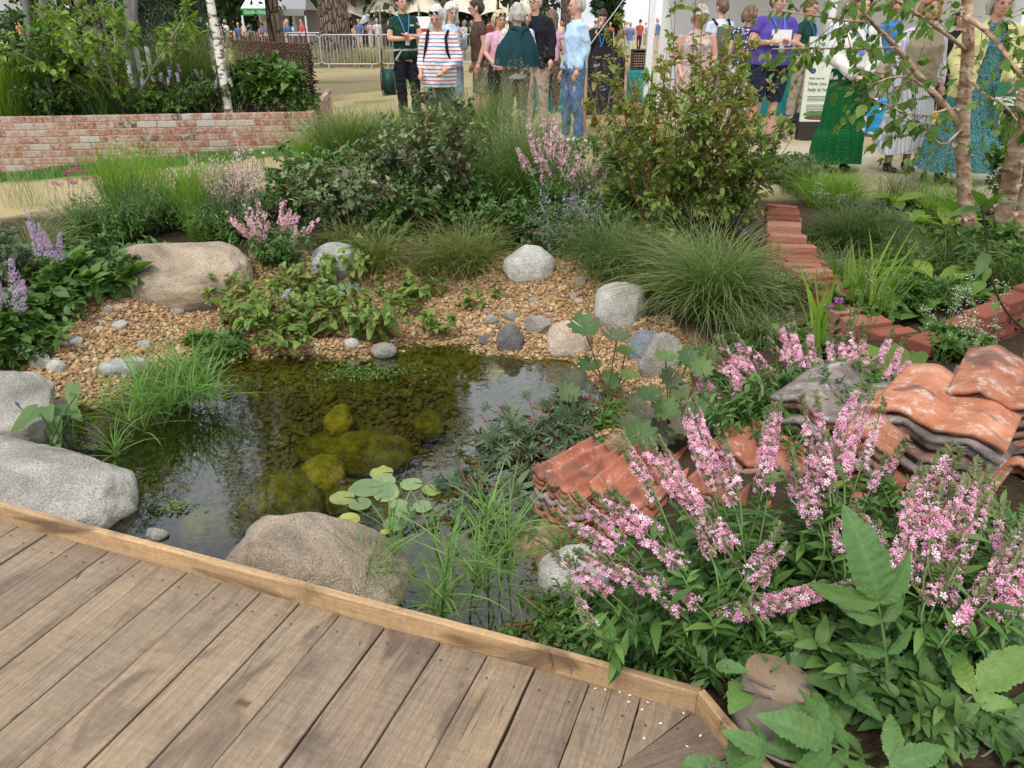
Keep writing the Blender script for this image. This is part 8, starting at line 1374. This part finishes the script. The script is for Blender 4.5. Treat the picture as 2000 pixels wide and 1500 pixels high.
# ================================================================ birch on the right
M = Mat('birch_bark_tan', .8, .25); n = M.noise(6, 6, M.obj((1, 1, 2.2)), dist=1.2); c = M.ramp(n, [(.30, (.15, .09, .055)), (.42, (.34, .21, .13)), (.55, (.46, .33, .23)), (.7, (.58, .48, .37))]); c = M.mix(M.ramp(M.noise(22, 5, M.obj((.6, .6, 3.4)), dist=.5), [(.64, (0, 0, 0)), (.7, (.85, .85, .85))]), c, (.07, .045, .035)); M.color(c); M.bump(n, .9, .02); BTAN = M.m
def smoothp(pts, k=28):
    pts = np.array(pts, float); u_ = np.linspace(0, len(pts) - 1, k); C_ = np.stack([np.interp(u_, range(len(pts)), pts[:, i]) for i in range(3)], -1); return np.stack([np.convolve(np.pad(C_[:, i], 3, mode='edge'), np.ones(7) / 7, 'valid') for i in range(3)], -1)
bb = G(1900, 492); yb = bb[1]; bi = thing('birch_tree', bb, 'multi stemmed river birch with peeling tan bark at the right', 'tree'); D_ = lambda u, v, dy=0.0: Y(u, v, yb + dy); r = rng(980)
def limb(pts, r0, r1, name='trunk', k=28, peel=True):
    C_ = smoothp(pts, k); m = MB(); K = len(C_); rr = np.linspace(r0, r1, K) * (1 + .08 * vnoise(np.stack([np.arange(K) * .7, np.full(K, r0 * 90), np.zeros(K)], -1), 2)); m.tubes(C_, rr, 14)
    if peel and r0 > .03:
        n_ = 110; i = r.integers(0, K - 1, n_); a = r.uniform(0, 6.28, n_); o = np.stack([np.cos(a), np.sin(a), 0 * a], -1); m.inst(OV2[0], OV2[1], frame(norm(np.stack([-np.sin(a), np.cos(a), r.normal(0, .3, n_)], -1) + o * .5), up=(0, 0, 1)) * r.uniform(.03, .07, n_)[:, None, None], C_[i] + o * rr[i][:, None] * .98, r.uniform(0, 1, n_))
    m.build(name, BTAN, bi); return C_
L1 = limb([bb, D_(1892, 440), D_(1880, 340), D_(1880, 240), D_(1886, 150), D_(1894, 60), D_(1885, -60), D_(1860, -260, .1), D_(1840, -420, .2)], .050, .024, k=44)
L2 = limb([bb + (.25, .05, 0), D_(1958, 440, .05), D_(1975, 350, .05), D_(1990, 260), D_(2010, 150), D_(2030, 0), D_(2060, -200), D_(2090, -380)], .070, .03, k=44)
L3 = limb([bb + (.28, -.15, 0), D_(1985, 470, -.15), D_(2010, 380, -.2), D_(2050, 200, -.3), D_(2090, 0, -.4)], .06, .04)
Lb = limb([D_(1878, 248), D_(1850, 210), D_(1824, 186), D_(1790, 140), D_(1752, 92), D_(1722, 62), D_(1700, 44, -.1), D_(1660, -10, -.2)], .026, .008, 'branch', peel=False)
br = [Lb]
for pts, r0, r1 in [([D_(1752, 92), D_(1700, 96, -.1), D_(1640, 95, -.2), D_(1560, 94, -.4), D_(1500, 96, -.6)], .008, .003), ([D_(1885, 30), D_(1940, 70, -.3), D_(1980, 130, -.5), D_(2010, 160, -.6)], .018, .008), ([D_(1824, 186), D_(1780, 150, -.3), D_(1740, 150, -.5), D_(1690, 170, -.6)], .008, .003), ([D_(1890, 100), D_(1840, 60, -.2), D_(1780, 20, -.4), D_(1720, -20, -.5)], .014, .005), ([D_(1852, 212), D_(1800, 230, -.3), D_(1750, 215, -.5), D_(1700, 190, -.6)], .008, .003), ([D_(1886, 150), D_(1930, 190, -.3), D_(1960, 200, -.6), D_(1990, 240, -.7)], .01, .004), ([D_(1700, 44, -.1), D_(1650, 40, -.3), D_(1590, 30, -.5), D_(1520, 20, -.6)], .008, .003), ([D_(1880, 250), D_(1840, 290, -.3), D_(1800, 240, -.5), D_(1770, 250, -.6)], .007, .003),
                    ([D_(1850, -300), D_(1700, -250, -1.4), (2.2, 3.3, 2.05), (1.55, 2.75, 1.87), (1.1, 2.5, 1.74), (.8, 2.4, 1.66)], .02, .004), ([(2.0, 3.15, 2.0), (1.6, 2.85, 1.78), (1.3, 2.7, 1.64), (1.1, 2.6, 1.55)], .008, .003), ([(1.55, 2.75, 1.87), (1.35, 2.45, 1.74), (1.25, 2.25, 1.66)], .006, .003), ([(1.1, 2.5, 1.74), (.8, 2.55, 1.70), (.62, 2.6, 1.64)], .005, .002)]: br.append(limb(pts, r0, r1, 'branch', peel=False))
LFB = leafT(8, 'ovate', .62, fold=.15, curl=.25, teeth=.10); m = MB(); mt_ = MB()
for i, C_ in enumerate(br):
    near = i >= 9; sz = .052 if not near else .066; nt_ = 18 if not near else 10; tw = twigs(r, C_[None], nt_ if i else 22, .34 if not near else .16, lo=.15, up=-.1); mt_.tubes(tw, np.linspace(.0025, .001, 4), 4); put_leaves(m, LFB, r, tw, 5 if not near else 4, sz, pairs=False, droop=.6, flat=.4, ang=.8); put_leaves(m, LFB, r, C_[None], 14 if near else 10, sz, lo=.4, pairs=False, droop=.6, flat=.4)
for (cx_, cy_, cz, rr) in ((3.6, 5.6, 4.2, 1.3), (2.8, 5.2, 3.6, .9), (4.6, 5.4, 3.9, 1.2)):
    p, d = crown_pts(r, 1500, np.array((cx_, cy_, cz)), (rr, rr, .9), 12); m.inst(LFB[0], LFB[1], frame(norm(d + (0, 0, -.5) + r.normal(0, .5, p.shape)), roll=r.uniform(0, 6, len(p))) * .07, p, r.uniform(0, 1, len(p)), 0, LFB[2])
for q_ in range(len(mt_.V)): m.V.append(mt_.V[q_]); m.T.append(mt_.T[q_]); m.L.append(mt_.L[q_]); m.F.append(mt_.F[q_] + m.n); m.M.append(np.ones(len(mt_.F[q_]), int))
m.build('crown', [L_BIRCH, S_BROWN], bi)
